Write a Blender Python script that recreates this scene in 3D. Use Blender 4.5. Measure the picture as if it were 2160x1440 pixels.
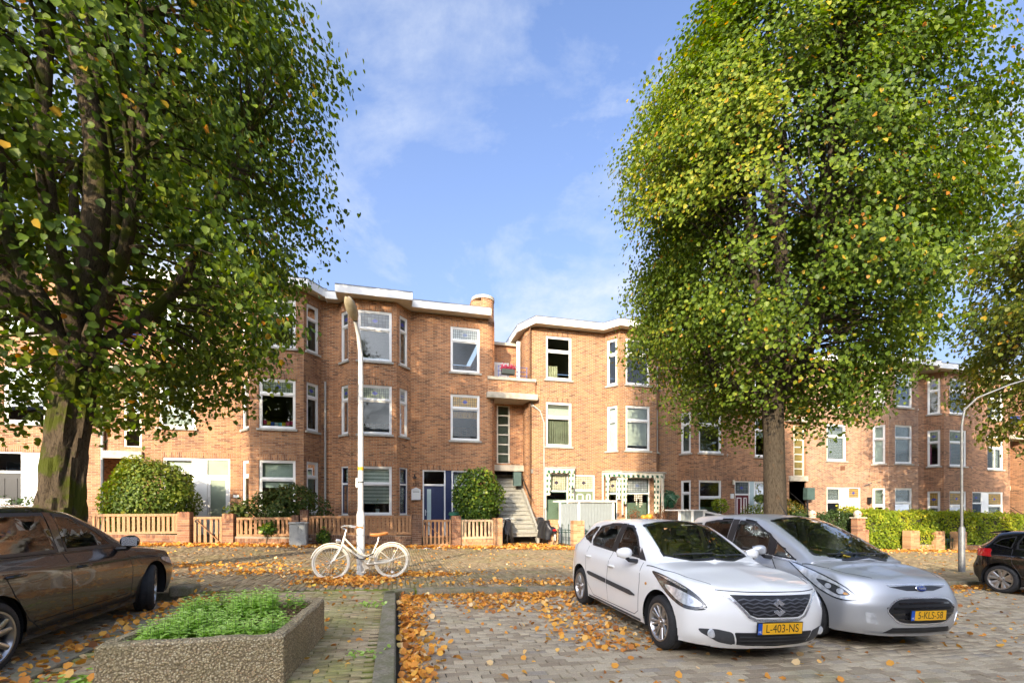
import bpy, bmesh, math, random
import numpy as np
from mathutils import Vector, Matrix
from mathutils.bvhtree import BVHTree
from mathutils.geometry import tessellate_polygon
R = math.radians
scene = bpy.context.scene
for o in list(bpy.data.objects):
 bpy.data.objects.remove(o)
COL = scene.collection
# ------------------------------------------------------------ camera, sky, sun, exposure
CAM_H = 1.53
cd = bpy.data.cameras.new('camera')
cam = bpy.data.objects.new('camera', cd)
COL.objects.link(cam)
cam.location = (0, 0, CAM_H)
cam.rotation_euler = (R(90), 0, -R(14.3))
cd.sensor_width = 36
cd.lens = 16.0
cd.shift_y = 350 / 2160
cd.clip_start = 0.05
cd.clip_end = 2000
scene.camera = cam
SUN_EL = 20.0
TX, TY = 0.513, 0.858          # horizontal direction the light travels in
world = bpy.data.worlds.new('World')
scene.world = world
world.use_nodes = True
def make_world():
 nt = world.node_tree
 nt.nodes.clear()
 N = nt.nodes.new
 L = nt.links.new
 out = N('ShaderNodeOutputWorld')
 bg = N('ShaderNodeBackground')
 sky = N('ShaderNodeTexSky')
 sky.sky_type = 'NISHITA'
 sky.sun_disc = False
 sky.sun_elevation = R(SUN_EL)
 sky.sun_rotation = math.atan2(-TX, -TY)
 sky.air_density = 0.6
 sky.dust_density = 10.0
 sky.ozone_density = 4.5
 tc = N('ShaderNodeTexCoord')
 sep = N('ShaderNodeSeparateXYZ')
 L(tc.outputs['Generated'], sep.inputs[0])
 # cloud layer: direction projected on a high flat sheet
 zz = N('ShaderNodeMath'); zz.operation = 'MAXIMUM'; zz.inputs[1].default_value = 0.0
 L(sep.outputs[2], zz.inputs[0])
 za = N('ShaderNodeMath'); za.operation = 'ADD'; za.inputs[1].default_value = 0.22
 L(zz.outputs[0], za.inputs[0])
 dx = N('ShaderNodeMath'); dx.operation = 'DIVIDE'
 dy = N('ShaderNodeMath'); dy.operation = 'DIVIDE'
 L(sep.outputs[0], dx.inputs[0]); L(za.outputs[0], dx.inputs[1])
 L(sep.outputs[1], dy.inputs[0]); L(za.outputs[0], dy.inputs[1])
 cmb = N('ShaderNodeCombineXYZ')
 L(dx.outputs[0], cmb.inputs[0]); L(dy.outputs[0], cmb.inputs[1])
 def cloud(scale, rot, loc, lo, hi, sc=(1, 1, 1), rough=0.62, dist=0.25):
  mp = N('ShaderNodeMapping')
  mp.inputs['Rotation'].default_value = (0, 0, R(rot))
  mp.inputs['Location'].default_value = loc
  mp.inputs['Scale'].default_value = sc
  L(cmb.outputs[0], mp.inputs[0])
  nz = N('ShaderNodeTexNoise')
  nz.inputs['Scale'].default_value = scale
  nz.inputs['Detail'].default_value = 9
  nz.inputs['Roughness'].default_value = rough
  nz.inputs['Distortion'].default_value = dist
  L(mp.outputs[0], nz.inputs['Vector'])
  mr = N('ShaderNodeMapRange')
  mr.inputs['From Min'].default_value = lo
  mr.inputs['From Max'].default_value = hi
  L(nz.outputs['Fac'], mr.inputs['Value'])
  return mr.outputs[0]
 a = cloud(1.7, 25, (3.1, 1.7, 0), 0.46, 0.66)
 b = cloud(5.0, 40, (0.3, 5.0, 0), 0.34, 0.86, (1, 0.6, 1), 0.7)
 mul = N('ShaderNodeMath'); mul.operation = 'MULTIPLY'
 L(a, mul.inputs[0]); L(b, mul.inputs[1])
 add = N('ShaderNodeMath'); add.operation = 'MULTIPLY_ADD'; add.use_clamp = True
 L(a, add.inputs[0]); add.inputs[1].default_value = 0.42
 m2 = N('ShaderNodeMath'); m2.operation = 'MULTIPLY'; m2.inputs[1].default_value = 1.15
 L(mul.outputs[0], m2.inputs[0]); L(m2.outputs[0], add.inputs[2])
 # thin veil that thickens towards the horizon
 veil = N('ShaderNodeMapRange')
 veil.inputs['From Min'].default_value = 0.75
 veil.inputs['From Max'].default_value = 0.05
 veil.inputs['To Min'].default_value = 0.02
 veil.inputs['To Max'].default_value = 0.36
 L(sep.outputs[2], veil.inputs['Value'])
 mx = N('ShaderNodeMath'); mx.operation = 'MAXIMUM'
 sc2 = N('ShaderNodeMath'); sc2.operation = 'ADD'; sc2.use_clamp = True
 s3 = N('ShaderNodeMath'); s3.operation = 'MULTIPLY'; s3.inputs[1].default_value = 0.85
 L(add.outputs[0], s3.inputs[0])
 L(s3.outputs[0], sc2.inputs[0]); L(veil.outputs[0], sc2.inputs[1])
 mix = N('ShaderNodeMix'); mix.data_type = 'RGBA'
 L(sc2.outputs[0], mix.inputs['Factor'])
 hs = N('ShaderNodeHueSaturation')
 hs.inputs['Saturation'].default_value = 1.0
 hs.inputs['Value'].default_value = SKY_GAIN
 L(sky.outputs[0], hs.inputs['Color'])
 L(hs.outputs[0], mix.inputs['A'])
 mix.inputs['B'].default_value = CLOUD
 L(mix.outputs['Result'], bg.inputs['Color'])
 bg.inputs['Strength'].default_value = SKY_STR
 L(bg.outputs[0], out.inputs[0])
SKY_STR = 0.15
SKY_GAIN = 1.0
CLOUD = (1.4, 1.52, 1.72, 1)
make_world()
sd = bpy.data.lights.new('sun', 'SUN')
sd.energy = 2.0
sd.angle = R(0.6)
sd.color = (1.0, 0.83, 0.60)
sun = bpy.data.objects.new('sun', sd)
COL.objects.link(sun)
ce = math.cos(R(SUN_EL))
sun.rotation_euler = Vector((TX * ce, TY * ce, -math.sin(R(SUN_EL)))).to_track_quat('-Z', 'Y').to_euler()
sun.location = (-10, -20, 20)
vs = scene.view_settings
vs.view_transform = 'Standard'
vs.look = 'None'
vs.gamma = 1
vs.use_curve_mapping = False
vs.exposure = 2.12
scene.render.engine = 'CYCLES'
cy = scene.cycles
cy.max_bounces = 8
cy.transparent_max_bounces = 12
cy.caustics_reflective = False
cy.caustics_refractive = False
cy.sample_clamp_indirect = 6
cy.use_denoising = True
rng = random.Random(7)
nrg = np.random.default_rng(11)
def gz(x, h=0.0):
 """height of the sloping street at x along it"""
 return -0.03 * max(-60.0, min(80.0, x)) + h
# ------------------------------------------------------------ materials
MATS = {}
def new_mat(name):
 m = bpy.data.materials.new(name)
 m.use_nodes = True
 nt = m.node_tree
 nt.nodes.clear()
 out = nt.nodes.new('ShaderNodeOutputMaterial')
 return m, nt, out
def n_(nt, typ, **kw):
 n = nt.nodes.new('ShaderNode' + typ)
 for k, v in kw.items():
  if k.startswith('i_'):
   n.inputs[k[2:].replace('_', ' ')].default_value = v
  else:
   setattr(n, k, v)
 return n
def c4(c):
 return (c[0], c[1], c[2], 1)
def ramp(nt, stops):
 r = nt.nodes.new('ShaderNodeValToRGB')
 el = r.color_ramp.elements
 while len(el) < len(stops):
  el.new(0.5)
 for e, (p, c) in zip(el, stops):
  e.position = p
  e.color = c4(c)
 return r
def mat(name, color, rough=0.6, metal=0.0, var=0.15, vscale=6.0, bump=0.0, bscale=40.0, coat=0.0, spec=0.5,
  dark=None, dlo=0.5, dhi=0.7, dscale=2.0, stretch=None, coord='Object'):
 """principled with a little mottling, optional second colour in noise patches, optional bump"""
 if name in MATS:
  return MATS[name]
 m, nt, out = new_mat(name)
 L = nt.links.new
 p = n_(nt, 'BsdfPrincipled')
 p.inputs['Roughness'].default_value = rough
 p.inputs['Metallic'].default_value = metal
 p.inputs['Coat Weight'].default_value = coat
 p.inputs['Coat Roughness'].default_value = 0.03
 p.inputs['Specular IOR Level'].default_value = spec
 L(p.outputs[0], out.inputs[0])
 tc = n_(nt, 'TexCoord')
 vec = tc.outputs[coord]
 if stretch:
  mp = n_(nt, 'Mapping')
  mp.inputs['Scale'].default_value = stretch
  L(vec, mp.inputs[0])
  vec = mp.outputs[0]
 nz = n_(nt, 'TexNoise')
 nz.inputs['Scale'].default_value = vscale
 nz.inputs['Detail'].default_value = 6
 L(vec, nz.inputs['Vector'])
 lo = tuple(max(0, c * (1 - var)) for c in color)
 hi = tuple(min(1, c * (1 + var)) for c in color)
 rp = ramp(nt, [(0.3, lo), (0.7, hi)])
 L(nz.outputs['Fac'], rp.inputs[0])
 col = rp.outputs[0]
 if dark:
  n2 = n_(nt, 'TexNoise')
  n2.inputs['Scale'].default_value = dscale
  n2.inputs['Detail'].default_value = 7
  n2.inputs['Roughness'].default_value = 0.65
  L(vec, n2.inputs['Vector'])
  mr = n_(nt, 'MapRange')
  mr.inputs['From Min'].default_value = dlo
  mr.inputs['From Max'].default_value = dhi
  L(n2.outputs['Fac'], mr.inputs['Value'])
  mx = n_(nt, 'Mix', data_type='RGBA')
  L(mr.outputs[0], mx.inputs['Factor'])
  L(col, mx.inputs['A'])
  mx.inputs['B'].default_value = c4(dark)
  col = mx.outputs['Result']
 L(col, p.inputs['Base Color'])
 if bump:
  n3 = n_(nt, 'TexNoise')
  n3.inputs['Scale'].default_value = bscale
  n3.inputs['Detail'].default_value = 5
  L(vec, n3.inputs['Vector'])
  b = n_(nt, 'Bump')
  b.inputs['Strength'].default_value = bump
  b.inputs['Distance'].default_value = 0.01
  L(n3.outputs['Fac'], b.inputs['Height'])
  L(b.outputs[0], p.inputs['Normal'])
 MATS[name] = m
 return m
def brick_mat(name, c1, c2, mortar, stain=(0.10, 0.07, 0.05), stain_amt=0.35, bw=0.222, rh=0.0625, bump=0.5, pale=None, pale_amt=0.0):
 m, nt, out = new_mat(name)
 L = nt.links.new
 p = n_(nt, 'BsdfPrincipled')
 p.inputs['Roughness'].default_value = 0.85
 p.inputs['Specular IOR Level'].default_value = 0.25
 L(p.outputs[0], out.inputs[0])
 uv = n_(nt, 'UVMap')
 br = n_(nt, 'TexBrick')
 br.offset = 0.5
 br.inputs['Scale'].default_value = 1.0
 br.inputs['Brick Width'].default_value = bw
 br.inputs['Row Height'].default_value = rh
 br.inputs['Mortar Size'].default_value = 0.008
 br.inputs['Mortar Smooth'].default_value = 0.15
 br.inputs['Bias'].default_value = 0.0
 br.inputs['Color1'].default_value = (0, 0, 0, 1)
 br.inputs['Color2'].default_value = (1, 1, 1, 1)
 br.inputs['Mortar'].default_value = (0.5, 0.5, 0.5, 1)
 # slightly wavering courses
 nw = n_(nt, 'TexNoise')
 nw.inputs['Scale'].default_value = 3.0
 L(uv.outputs[0], nw.inputs['Vector'])
 vm = n_(nt, 'VectorMath', operation='MULTIPLY_ADD')
 L(nw.outputs['Color'], vm.inputs[0])
 vm.inputs[1].default_value = (0.008, 0.004, 0)
 L(uv.outputs[0], vm.inputs[2])
 L(vm.outputs[0], br.inputs['Vector'])
 dk = tuple(c * 0.55 for c in c2)
 rp = ramp(nt, [(0.0, dk), (0.12, c2), (0.6, c1), (1.0, tuple(min(1, c * 1.3) for c in c1))])
 L(br.outputs['Color'], rp.inputs[0])
 n1 = n_(nt, 'TexNoise')
 n1.inputs['Scale'].default_value = 0.55
 n1.inputs['Detail'].default_value = 8
 n1.inputs['Roughness'].default_value = 0.6
 L(uv.outputs[0], n1.inputs['Vector'])
 mr = n_(nt, 'MapRange')
 mr.inputs['From Min'].default_value = 0.48
 mr.inputs['From Max'].default_value = 0.75
 mr.inputs['To Max'].default_value = stain_amt
 L(n1.outputs['Fac'], mr.inputs['Value'])
 fine = n_(nt, 'TexNoise')
 fine.inputs['Scale'].default_value = 28
 fine.inputs['Detail'].default_value = 4
 L(uv.outputs[0], fine.inputs['Vector'])
 mixf = n_(nt, 'Mix', data_type='RGBA', blend_type='OVERLAY')
 mixf.inputs['Factor'].default_value = 0.35
 L(rp.outputs[0], mixf.inputs['A'])
 L(fine.outputs['Fac'], mixf.inputs['B'])
 mm = n_(nt, 'Mix', data_type='RGBA')
 L(br.outputs['Fac'], mm.inputs['Factor'])
 L(mixf.outputs['Result'], mm.inputs['A'])
 mm.inputs['B'].default_value = c4(mortar)
 st = n_(nt, 'Mix', data_type='RGBA')
 L(mr.outputs[0], st.inputs['Factor'])
 L(mm.outputs['Result'], st.inputs['A'])
 st.inputs['B'].default_value = c4(stain)
 # rain streaks run down the wall
 ms = n_(nt, 'Mapping')
 ms.inputs['Scale'].default_value = (3.2, 0.22, 1)
 L(uv.outputs[0], ms.inputs[0])
 ns = n_(nt, 'TexNoise')
 ns.inputs['Scale'].default_value = 1.6
 ns.inputs['Detail'].default_value = 6
 L(ms.outputs[0], ns.inputs['Vector'])
 rs = n_(nt, 'MapRange')
 rs.inputs['From Min'].default_value = 0.5
 rs.inputs['From Max'].default_value = 0.78
 rs.inputs['To Max'].default_value = 0.4
 L(ns.outputs['Fac'], rs.inputs['Value'])
 sx = n_(nt, 'Mix', data_type='RGBA', blend_type='MULTIPLY')
 L(rs.outputs[0], sx.inputs['Factor'])
 L(st.outputs['Result'], sx.inputs['A'])
 sx.inputs['B'].default_value = (0.45, 0.40, 0.38, 1)
 st = sx
 last = st
 if pale:
  n5 = n_(nt, 'TexNoise')
  n5.inputs['Scale'].default_value = 0.9
  n5.inputs['Detail'].default_value = 9
  n5.inputs['Roughness'].default_value = 0.7
  mp = n_(nt, 'Mapping')
  mp.inputs['Location'].default_value = (7, 3, 0)
  L(uv.outputs[0], mp.inputs[0])
  L(mp.outputs[0], n5.inputs['Vector'])
  m5 = n_(nt, 'MapRange')
  m5.inputs['From Min'].default_value = 0.5
  m5.inputs['From Max'].default_value = 0.8
  m5.inputs['To Max'].default_value = pale_amt
  L(n5.outputs['Fac'], m5.inputs['Value'])
  s5 = n_(nt, 'Mix', data_type='RGBA')
  L(m5.outputs[0], s5.inputs['Factor'])
  L(st.outputs['Result'], s5.inputs['A'])
  s5.inputs['B'].default_value = c4(pale)
  last = s5
 L(last.outputs['Result'], p.inputs['Base Color'])
 b = n_(nt, 'Bump')
 b.inputs['Strength'].default_value = bump
 b.inputs['Distance'].default_value = 0.006
 b.invert = True
 L(br.outputs['Fac'], b.inputs['Height'])
 L(b.outputs[0], p.inputs['Normal'])
 MATS[name] = m
 return m
def glass_mat(name, tint=(0.85, 0.9, 0.88), ior=1.55, refl=1.0, rough=0.0, dirt=0.0):
 m, nt, out = new_mat(name)
 L = nt.links.new
 tr = n_(nt, 'BsdfTransparent')
 tr.inputs[0].default_value = c4(tint)
 gl = n_(nt, 'BsdfGlossy')
 gl.inputs['Roughness'].default_value = rough
 gl.inputs['Color'].default_value = (1, 1, 1, 1)
 fr = n_(nt, 'Fresnel')
 fr.inputs['IOR'].default_value = ior
 mu = n_(nt, 'Math', operation='MULTIPLY', use_clamp=True)
 L(fr.outputs[0], mu.inputs[0])
 mu.inputs[1].default_value = refl
 mx = n_(nt, 'MixShader')
 L(mu.outputs[0], mx.inputs[0])
 L(tr.outputs[0], mx.inputs[1])
 L(gl.outputs[0], mx.inputs[2])
 last = mx
 # old panes are never quite flat
 tc = n_(nt, 'TexCoord')
 nz = n_(nt, 'TexNoise')
 nz.inputs['Scale'].default_value = 1.3
 L(tc.outputs['Object'], nz.inputs['Vector'])
 b = n_(nt, 'Bump')
 b.inputs['Strength'].default_value = 0.06
 b.inputs['Distance'].default_value = 0.05
 L(nz.outputs['Fac'], b.inputs['Height'])
 L(b.outputs[0], gl.inputs['Normal'])
 if dirt:
  df = n_(nt, 'BsdfDiffuse')
  df.inputs[0].default_value = (0.5, 0.5, 0.45, 1)
  n2 = n_(nt, 'TexNoise')
  n2.inputs['Scale'].default_value = 60
  n2.inputs['Detail'].default_value = 3
  L(tc.outputs['Object'], n2.inputs['Vector'])
  mr = n_(nt, 'MapRange')
  mr.inputs['From Min'].default_value = 0.55
  mr.inputs['From Max'].default_value = 0.75
  mr.inputs['To Max'].default_value = dirt
  L(n2.outputs['Fac'], mr.inputs['Value'])
  m2 = n_(nt, 'MixShader')
  L(mr.outputs[0], m2.inputs[0])
  L(mx.outputs[0], m2.inputs[1])
  L(df.outputs[0], m2.inputs[2])
  last = m2
 L(last.outputs[0], out.inputs[0])
 MATS[name] = m
 return m
def leaded_mat(name, c_a, c_b, cell=(0.085, 0.11), motif=(0.05, 0.06, 0.25)):
 """leaded light: small coloured panes between lead cames, with a darker motif in the middle (UV 0..1 over the pane, metres in uv2)"""
 m, nt, out = new_mat(name)
 L = nt.links.new
 uv = n_(nt, 'UVMap')
 br = n_(nt, 'TexBrick')
 br.offset = 0.0
 br.inputs['Scale'].default_value = 1
 br.inputs['Brick Width'].default_value = cell[0]
 br.inputs['Row Height'].default_value = cell[1]
 br.inputs['Mortar Size'].default_value = 0.007
 br.inputs['Color1'].default_value = c4(c_a)
 br.inputs['Color2'].default_value = c4(c_b)
 br.inputs['Mortar'].default_value = (0.02, 0.02, 0.02, 1)
 L(uv.outputs[0], br.inputs['Vector'])
 sep = n_(nt, 'SeparateXYZ')
 L(uv.outputs[0], sep.inputs[0])
 ax = n_(nt, 'Math', operation='ABSOLUTE')
 ay = n_(nt, 'Math', operation='ABSOLUTE')
 L(sep.outputs[0], ax.inputs[0])
 L(sep.outputs[1], ay.inputs[0])
 ys = n_(nt, 'Math', operation='MULTIPLY')
 L(ay.outputs[0], ys.inputs[0])
 ys.inputs[1].default_value = 1.5
 ad = n_(nt, 'Math', operation='ADD')
 L(ax.outputs[0], ad.inputs[0])
 L(ys.outputs[0], ad.inputs[1])
 lt = n_(nt, 'Math', operation='LESS_THAN')
 L(ad.outputs[0], lt.inputs[0])
 lt.inputs[1].default_value = 0.13
 mx = n_(nt, 'Mix', data_type='RGBA')
 L(lt.outputs[0], mx.inputs['Factor'])
 L(br.outputs['Color'], mx.inputs['A'])
 mx.inputs['B'].default_value = c4(motif)
 p = n_(nt, 'BsdfPrincipled')
 L(mx.outputs['Result'], p.inputs['Base Color'])
 p.inputs['Roughness'].default_value = 0.12
 p.inputs['Specular IOR Level'].default_value = 0.6
 L(p.outputs[0], out.inputs[0])
 MATS[name] = m
 return m
def leaf_mat(name, stops, under=(0.16, 0.20, 0.09), trans=0.35, rough=0.45):
 m, nt, out = new_mat(name)
 L = nt.links.new
 at = n_(nt, 'Attribute', attribute_name='var')
 rp = ramp(nt, stops)
 L(at.outputs['Fac'], rp.inputs[0])
 geo = n_(nt, 'NewGeometry')
 mx = n_(nt, 'Mix', data_type='RGBA')
 bk = n_(nt, 'Math', operation='MULTIPLY')
 L(geo.outputs['Backfacing'], bk.inputs[0])
 bk.inputs[1].default_value = 0.4
 L(bk.outputs[0], mx.inputs['Factor'])
 L(rp.outputs[0], mx.inputs['A'])
 mx.inputs['B'].default_value = c4(under)
 p = n_(nt, 'BsdfPrincipled')
 p.inputs['Roughness'].default_value = rough
 p.inputs['Specular IOR Level'].default_value = 0.18
 L(mx.outputs['Result'], p.inputs['Base Color'])
 t = n_(nt, 'BsdfTranslucent')
 hs = n_(nt, 'HueSaturation')
 hs.inputs['Value'].default_value = 1.7
 hs.inputs['Saturation'].default_value = 1.3
 L(rp.outputs[0], hs.inputs['Color'])
 L(hs.outputs[0], t.inputs[0])
 ms = n_(nt, 'MixShader')
 ms.inputs[0].default_value = trans
 L(p.outputs[0], ms.inputs[1])
 L(t.outputs[0], ms.inputs[2])
 L(ms.outputs[0], out.inputs[0])
 MATS[name] = m
 return m
# ------------------------------------------------------------ object helpers
BASE = {}          # world position of every thing's root
def tag(o, label=None, cat=None, group=None, kind=None):
 if label:
  o['label'] = label
 if cat:
  o['category'] = cat
 if group:
  o['group'] = group
 if kind:
  o['kind'] = kind
 return o
def thing(name, label, cat, loc=(0, 0, 0), rotz=0.0, group=None, rot=None):
 o = bpy.data.objects.new(name, None)
 o.empty_display_size = 0.2
 COL.objects.link(o)
 o.location = loc
 o.rotation_euler = rot if rot else (0, 0, rotz)
 BASE[o.name] = Vector(loc)
 return tag(o, label, cat, group)
class MB:
 """collects faces; build() links them as one mesh object"""
 def __init__(s):
  s.v, s.f, s.uv, s.mi = [], [], [], []
  s.m = 0
 def add(s, pts, faces, uvs=None):
  b = len(s.v)
  s.v.extend([tuple(p) for p in pts])
  for k, f in enumerate(faces):
   s.f.append(tuple(b + i for i in f))
   s.uv.append(uvs[k] if uvs else None)
   s.mi.append(s.m)
  return s
 def quad(s, pts, uv=None):
  return s.add(pts, [tuple(range(len(pts)))], [uv] if uv else None)
 def fbox(s, T, a0, a1, b0, b1, c0, c1):
  if a0 > a1: a0, a1 = a1, a0
  if b0 > b1: b0, b1 = b1, b0
  if c0 > c1: c0, c1 = c1, c0
  pts = [T(a, b, c) for c in (c0, c1) for b in (b0, b1) for a in (a0, a1)]
  fs = [(0, 2, 3, 1), (4, 5, 7, 6), (0, 1, 5, 4), (2, 6, 7, 3), (0, 4, 6, 2), (1, 3, 7, 5)]
  A, B, C = a1 - a0, b1 - b0, c1 - c0
  uvs = [[(a0, b0), (a0, b1), (a1, b1), (a1, b0)], [(a0, b0), (a1, b0), (a1, b1), (a0, b1)],
    [(a0, c0), (a1, c0), (a1, c1), (a0, c1)], [(a0, c0), (a0, c1), (a1, c1), (a1, c0)],
    [(b0, c0), (b0, c1), (b1, c1), (b1, c0)], [(b0, c0), (b1, c0), (b1, c1), (b0, c1)]]
  return s.add(pts, fs, uvs)
 def box(s, x0, x1, y0, y1, z0, z1):
  return s.fbox(lambda a, b, c: (a, b, c), x0, x1, y0, y1, z0, z1)
 def bar(s, p, q, w, h, up=(0, 0, 1)):
  """rectangular bar from p to q"""
  p, q = Vector(p), Vector(q)
  d = (q - p)
  ln = d.length
  d.normalize()
  sd_ = d.cross(Vector(up))
  if sd_.length < 1e-4:
   sd_ = d.cross(Vector((1, 0, 0)))
  sd_.normalize()
  u = sd_.cross(d)
  return s.fbox(lambda a, b, c: p + d * a + sd_ * b + u * c, 0, ln, -w / 2, w / 2, -h / 2, h / 2)
 def tube(s, pts, r, n=8, caps=True):
  P = [Vector(p) for p in pts]
  rs = r if hasattr(r, '__len__') else [r] * len(P)
  rings = []
  up = None
  for i, p in enumerate(P):
   d = (P[min(i + 1, len(P) - 1)] - P[max(i - 1, 0)])
   if d.length < 1e-9:
    d = Vector((0, 0, 1))
   d.normalize()
   if up is None:
    up = Vector((0, 0, 1)) if abs(d.z) < 0.9 else Vector((1, 0, 0))
   a = d.cross(up)
   if a.length < 1e-4:
    a = d.cross(Vector((0, 1, 0)))
   a.normalize()
   up = a.cross(d)
   rings.append([p + (a * math.cos(2 * math.pi * k / n) + up * math.sin(2 * math.pi * k / n)) * rs[i] for k in range(n)])
  fs = []
  for i in range(len(P) - 1):
   for k in range(n):
    k2 = (k + 1) % n
    fs.append((i * n + k, i * n + k2, (i + 1) * n + k2, (i + 1) * n + k))
  if caps:
   fs.append(tuple(range(n - 1, -1, -1)))
   fs.append(tuple((len(P) - 1) * n + k for k in range(n)))
  return s.add([q for rg in rings for q in rg], fs)
 def cyl(s, p, q, r0, r1=None, n=16):
  return s.tube([p, q], [r0, r0 if r1 is None else r1], n)
 def lathe(s, prof, n=32, T=None, close=False):
  """profile of (r, z) turned about the local z axis"""
  T = T or (lambda x, y, z: (x, y, z))
  pts = []
  for (r, z) in prof:
   for k in range(n):
    a = 2 * math.pi * k / n
    pts.append(T(r * math.cos(a), r * math.sin(a), z))
  fs = []
  m = len(prof)
  for i in range(m - (0 if close else 1)):
   j = (i + 1) % m
   for k in range(n):
    k2 = (k + 1) % n
    fs.append((i * n + k, i * n + k2, j * n + k2, j * n + k))
  return s.add(pts, fs)
 def prism(s, poly, z0, z1, T=None):
  """polygon (x, y) extruded from z0 to z1 along local z"""
  T = T or (lambda x, y, z: (x, y, z))
  n = len(poly)
  pts = [T(x, y, z0) for x, y in poly] + [T(x, y, z1) for x, y in poly]
  tris = tessellate_polygon([[Vector((x, y, 0)) for x, y in poly]])
  fs = [tuple(t) for t in tris] + [tuple(n + i for i in reversed(t)) for t in tris]
  for i in range(n):
   j = (i + 1) % n
   fs.append((i, j, n + j, n + i))
  return s.add(pts, fs)
 def build(s, name, m, parent=None, world=True, smooth=False, root=None, bevel=0):
  me = bpy.data.meshes.new(name)
  off = Vector((0, 0, 0))
  rt = root or parent
  if rt is not None and world:
   r = rt
   while r.parent is not None:
    r = r.parent
   off = BASE.get(r.name, off)
  me.from_pydata([(v[0] - off[0], v[1] - off[1], v[2] - off[2]) for v in s.v], [], s.f)
  if any(u is not None for u in s.uv):
   ul = me.uv_layers.new(name='UVMap')
   i = 0
   buf = []
   for f, u in zip(s.f, s.uv):
    if u is None:
     buf.extend([0.0] * (2 * len(f)))
    else:
     for q in u:
      buf.extend((q[0], q[1]))
   ul.data.foreach_set('uv', buf)
  for mm in (m if isinstance(m, (list, tuple)) else [m]):
   me.materials.append(mm)
  if isinstance(m, (list, tuple)):
   me.polygons.foreach_set('material_index', s.mi)
  if smooth:
   me.polygons.foreach_set('use_smooth', [True] * len(me.polygons))
  me.update()
  bmx = bmesh.new()
  bmx.from_mesh(me)
  if smooth:
   bmesh.ops.remove_doubles(bmx, verts=bmx.verts, dist=1e-5)
   for e in bmx.edges:
    if len(e.link_faces) == 2 and e.calc_face_angle(0) > R(40):
     e.smooth = False
  bmesh.ops.recalc_face_normals(bmx, faces=bmx.faces)
  bmx.to_mesh(me)
  bmx.free()
  o = bpy.data.objects.new(name, me)
  COL.objects.link(o)
  if parent is not None:
   o.parent = parent
  if bevel:
   md = o.modifiers.new('bevel', 'BEVEL')
   md.width = bevel
   md.segments = 2
   md.limit_method = 'ANGLE'
   md.angle_limit = R(35)
  return o
def np_mesh(name, verts, quads, m, parent=None, var=None, uv=None, smooth=False, off=(0, 0, 0), nper=4):
 """big mesh from numpy arrays (all faces with nper corners)"""
 me = bpy.data.meshes.new(name)
 verts = np.asarray(verts, dtype=np.float32) - np.asarray(off, dtype=np.float32)
 quads = np.asarray(quads, dtype=np.int32)
 me.vertices.add(len(verts))
 me.vertices.foreach_set('co', verts.ravel())
 me.loops.add(quads.size)
 me.loops.foreach_set('vertex_index', quads.ravel())
 me.polygons.add(len(quads))
 me.polygons.foreach_set('loop_start', np.arange(0, quads.size, nper, dtype=np.int32))
 me.polygons.foreach_set('loop_total', np.full(len(quads), nper, dtype=np.int32))
 if smooth:
  me.polygons.foreach_set('use_smooth', np.ones(len(quads), dtype=bool))
 me.update(calc_edges=True)
 if var is not None:
  a = me.attributes.new('var', 'FLOAT', 'POINT')
  a.data.foreach_set('value', np.asarray(var, dtype=np.float32))
 me.materials.append(m)
 o = bpy.data.objects.new(name, me)
 COL.objects.link(o)
 if parent is not None:
  o.parent = parent
 return o
def join_arrays(parts):
 vs_, qs, va, b = [], [], [], 0
 for v, q, a in parts:
  vs_.append(v)
  qs.append(q + b)
  va.append(a)
  b += len(v)
 return np.concatenate(vs_), np.concatenate(qs), np.concatenate(va)
def unit(a):
 return a / np.maximum(np.linalg.norm(a, axis=-1, keepdims=True), 1e-9)
LEAF = np.array([(0, 0, 0), (-0.42, 0.18, 0.10), (-0.40, 0.62, 0.08), (0, 1.0, -0.06), (0.40, 0.62, 0.08), (0.42, 0.18, 0.10)], dtype=np.float32)
LEAF_Q = np.array([(0, 3, 2, 1), (0, 5, 4, 3)], dtype=np.int32)
def leaves(pos, nrm, size, var, tang=None, shape=LEAF, wide=1.0):
 """leaf blades: returns verts, quads, per-vertex var"""
 n = len(pos)
 nrm = unit(nrm)
 t = nrg.normal(size=(n, 3)) if tang is None else tang
 t = unit(t - (t * nrm).sum(1, keepdims=True) * nrm)
 s_ = np.cross(t, nrm)
 sz = (size if hasattr(size, '__len__') else np.full(n, size))[:, None, None]
 lf = shape[None] * sz
 v = pos[:, None] + s_[:, None] * lf[..., 0:1] * wide + t[:, None] * lf[..., 1:2] + nrm[:, None] * lf[..., 2:3]
 q = (LEAF_Q[None] + (np.arange(n) * 6)[:, None, None]).reshape(-1, 4)
 return v.reshape(-1, 3), q, np.repeat(var, 6)
# ------------------------------------------------------------ shared materials
BRICK_A = brick_mat('brick_orange', (0.36, 0.17, 0.072), (0.25, 0.10, 0.046), (0.34, 0.26, 0.18), stain=(0.10, 0.06, 0.045), stain_amt=0.45)
BRICK_B = brick_mat('brick_red', (0.42, 0.178, 0.072), (0.255, 0.10, 0.045), (0.46, 0.345, 0.22), stain=(0.12, 0.06, 0.045), stain_amt=0.35)  # base colour lightened to offset the tree shade on this front
BRICK_C = brick_mat('brick_warm', (0.32, 0.142, 0.05), (0.22, 0.085, 0.033), (0.42, 0.34, 0.25), stain=(0.14, 0.075, 0.05), stain_amt=0.3)  # base colour darkened because this front stands in full sun
BRICK_D = brick_mat('brick_brown', (0.37, 0.172, 0.08), (0.235, 0.102, 0.052), (0.38, 0.285, 0.19), stain=(0.09, 0.055, 0.045), stain_amt=0.5)  # base colour lightened to offset the shade on the fronts it covers
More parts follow.
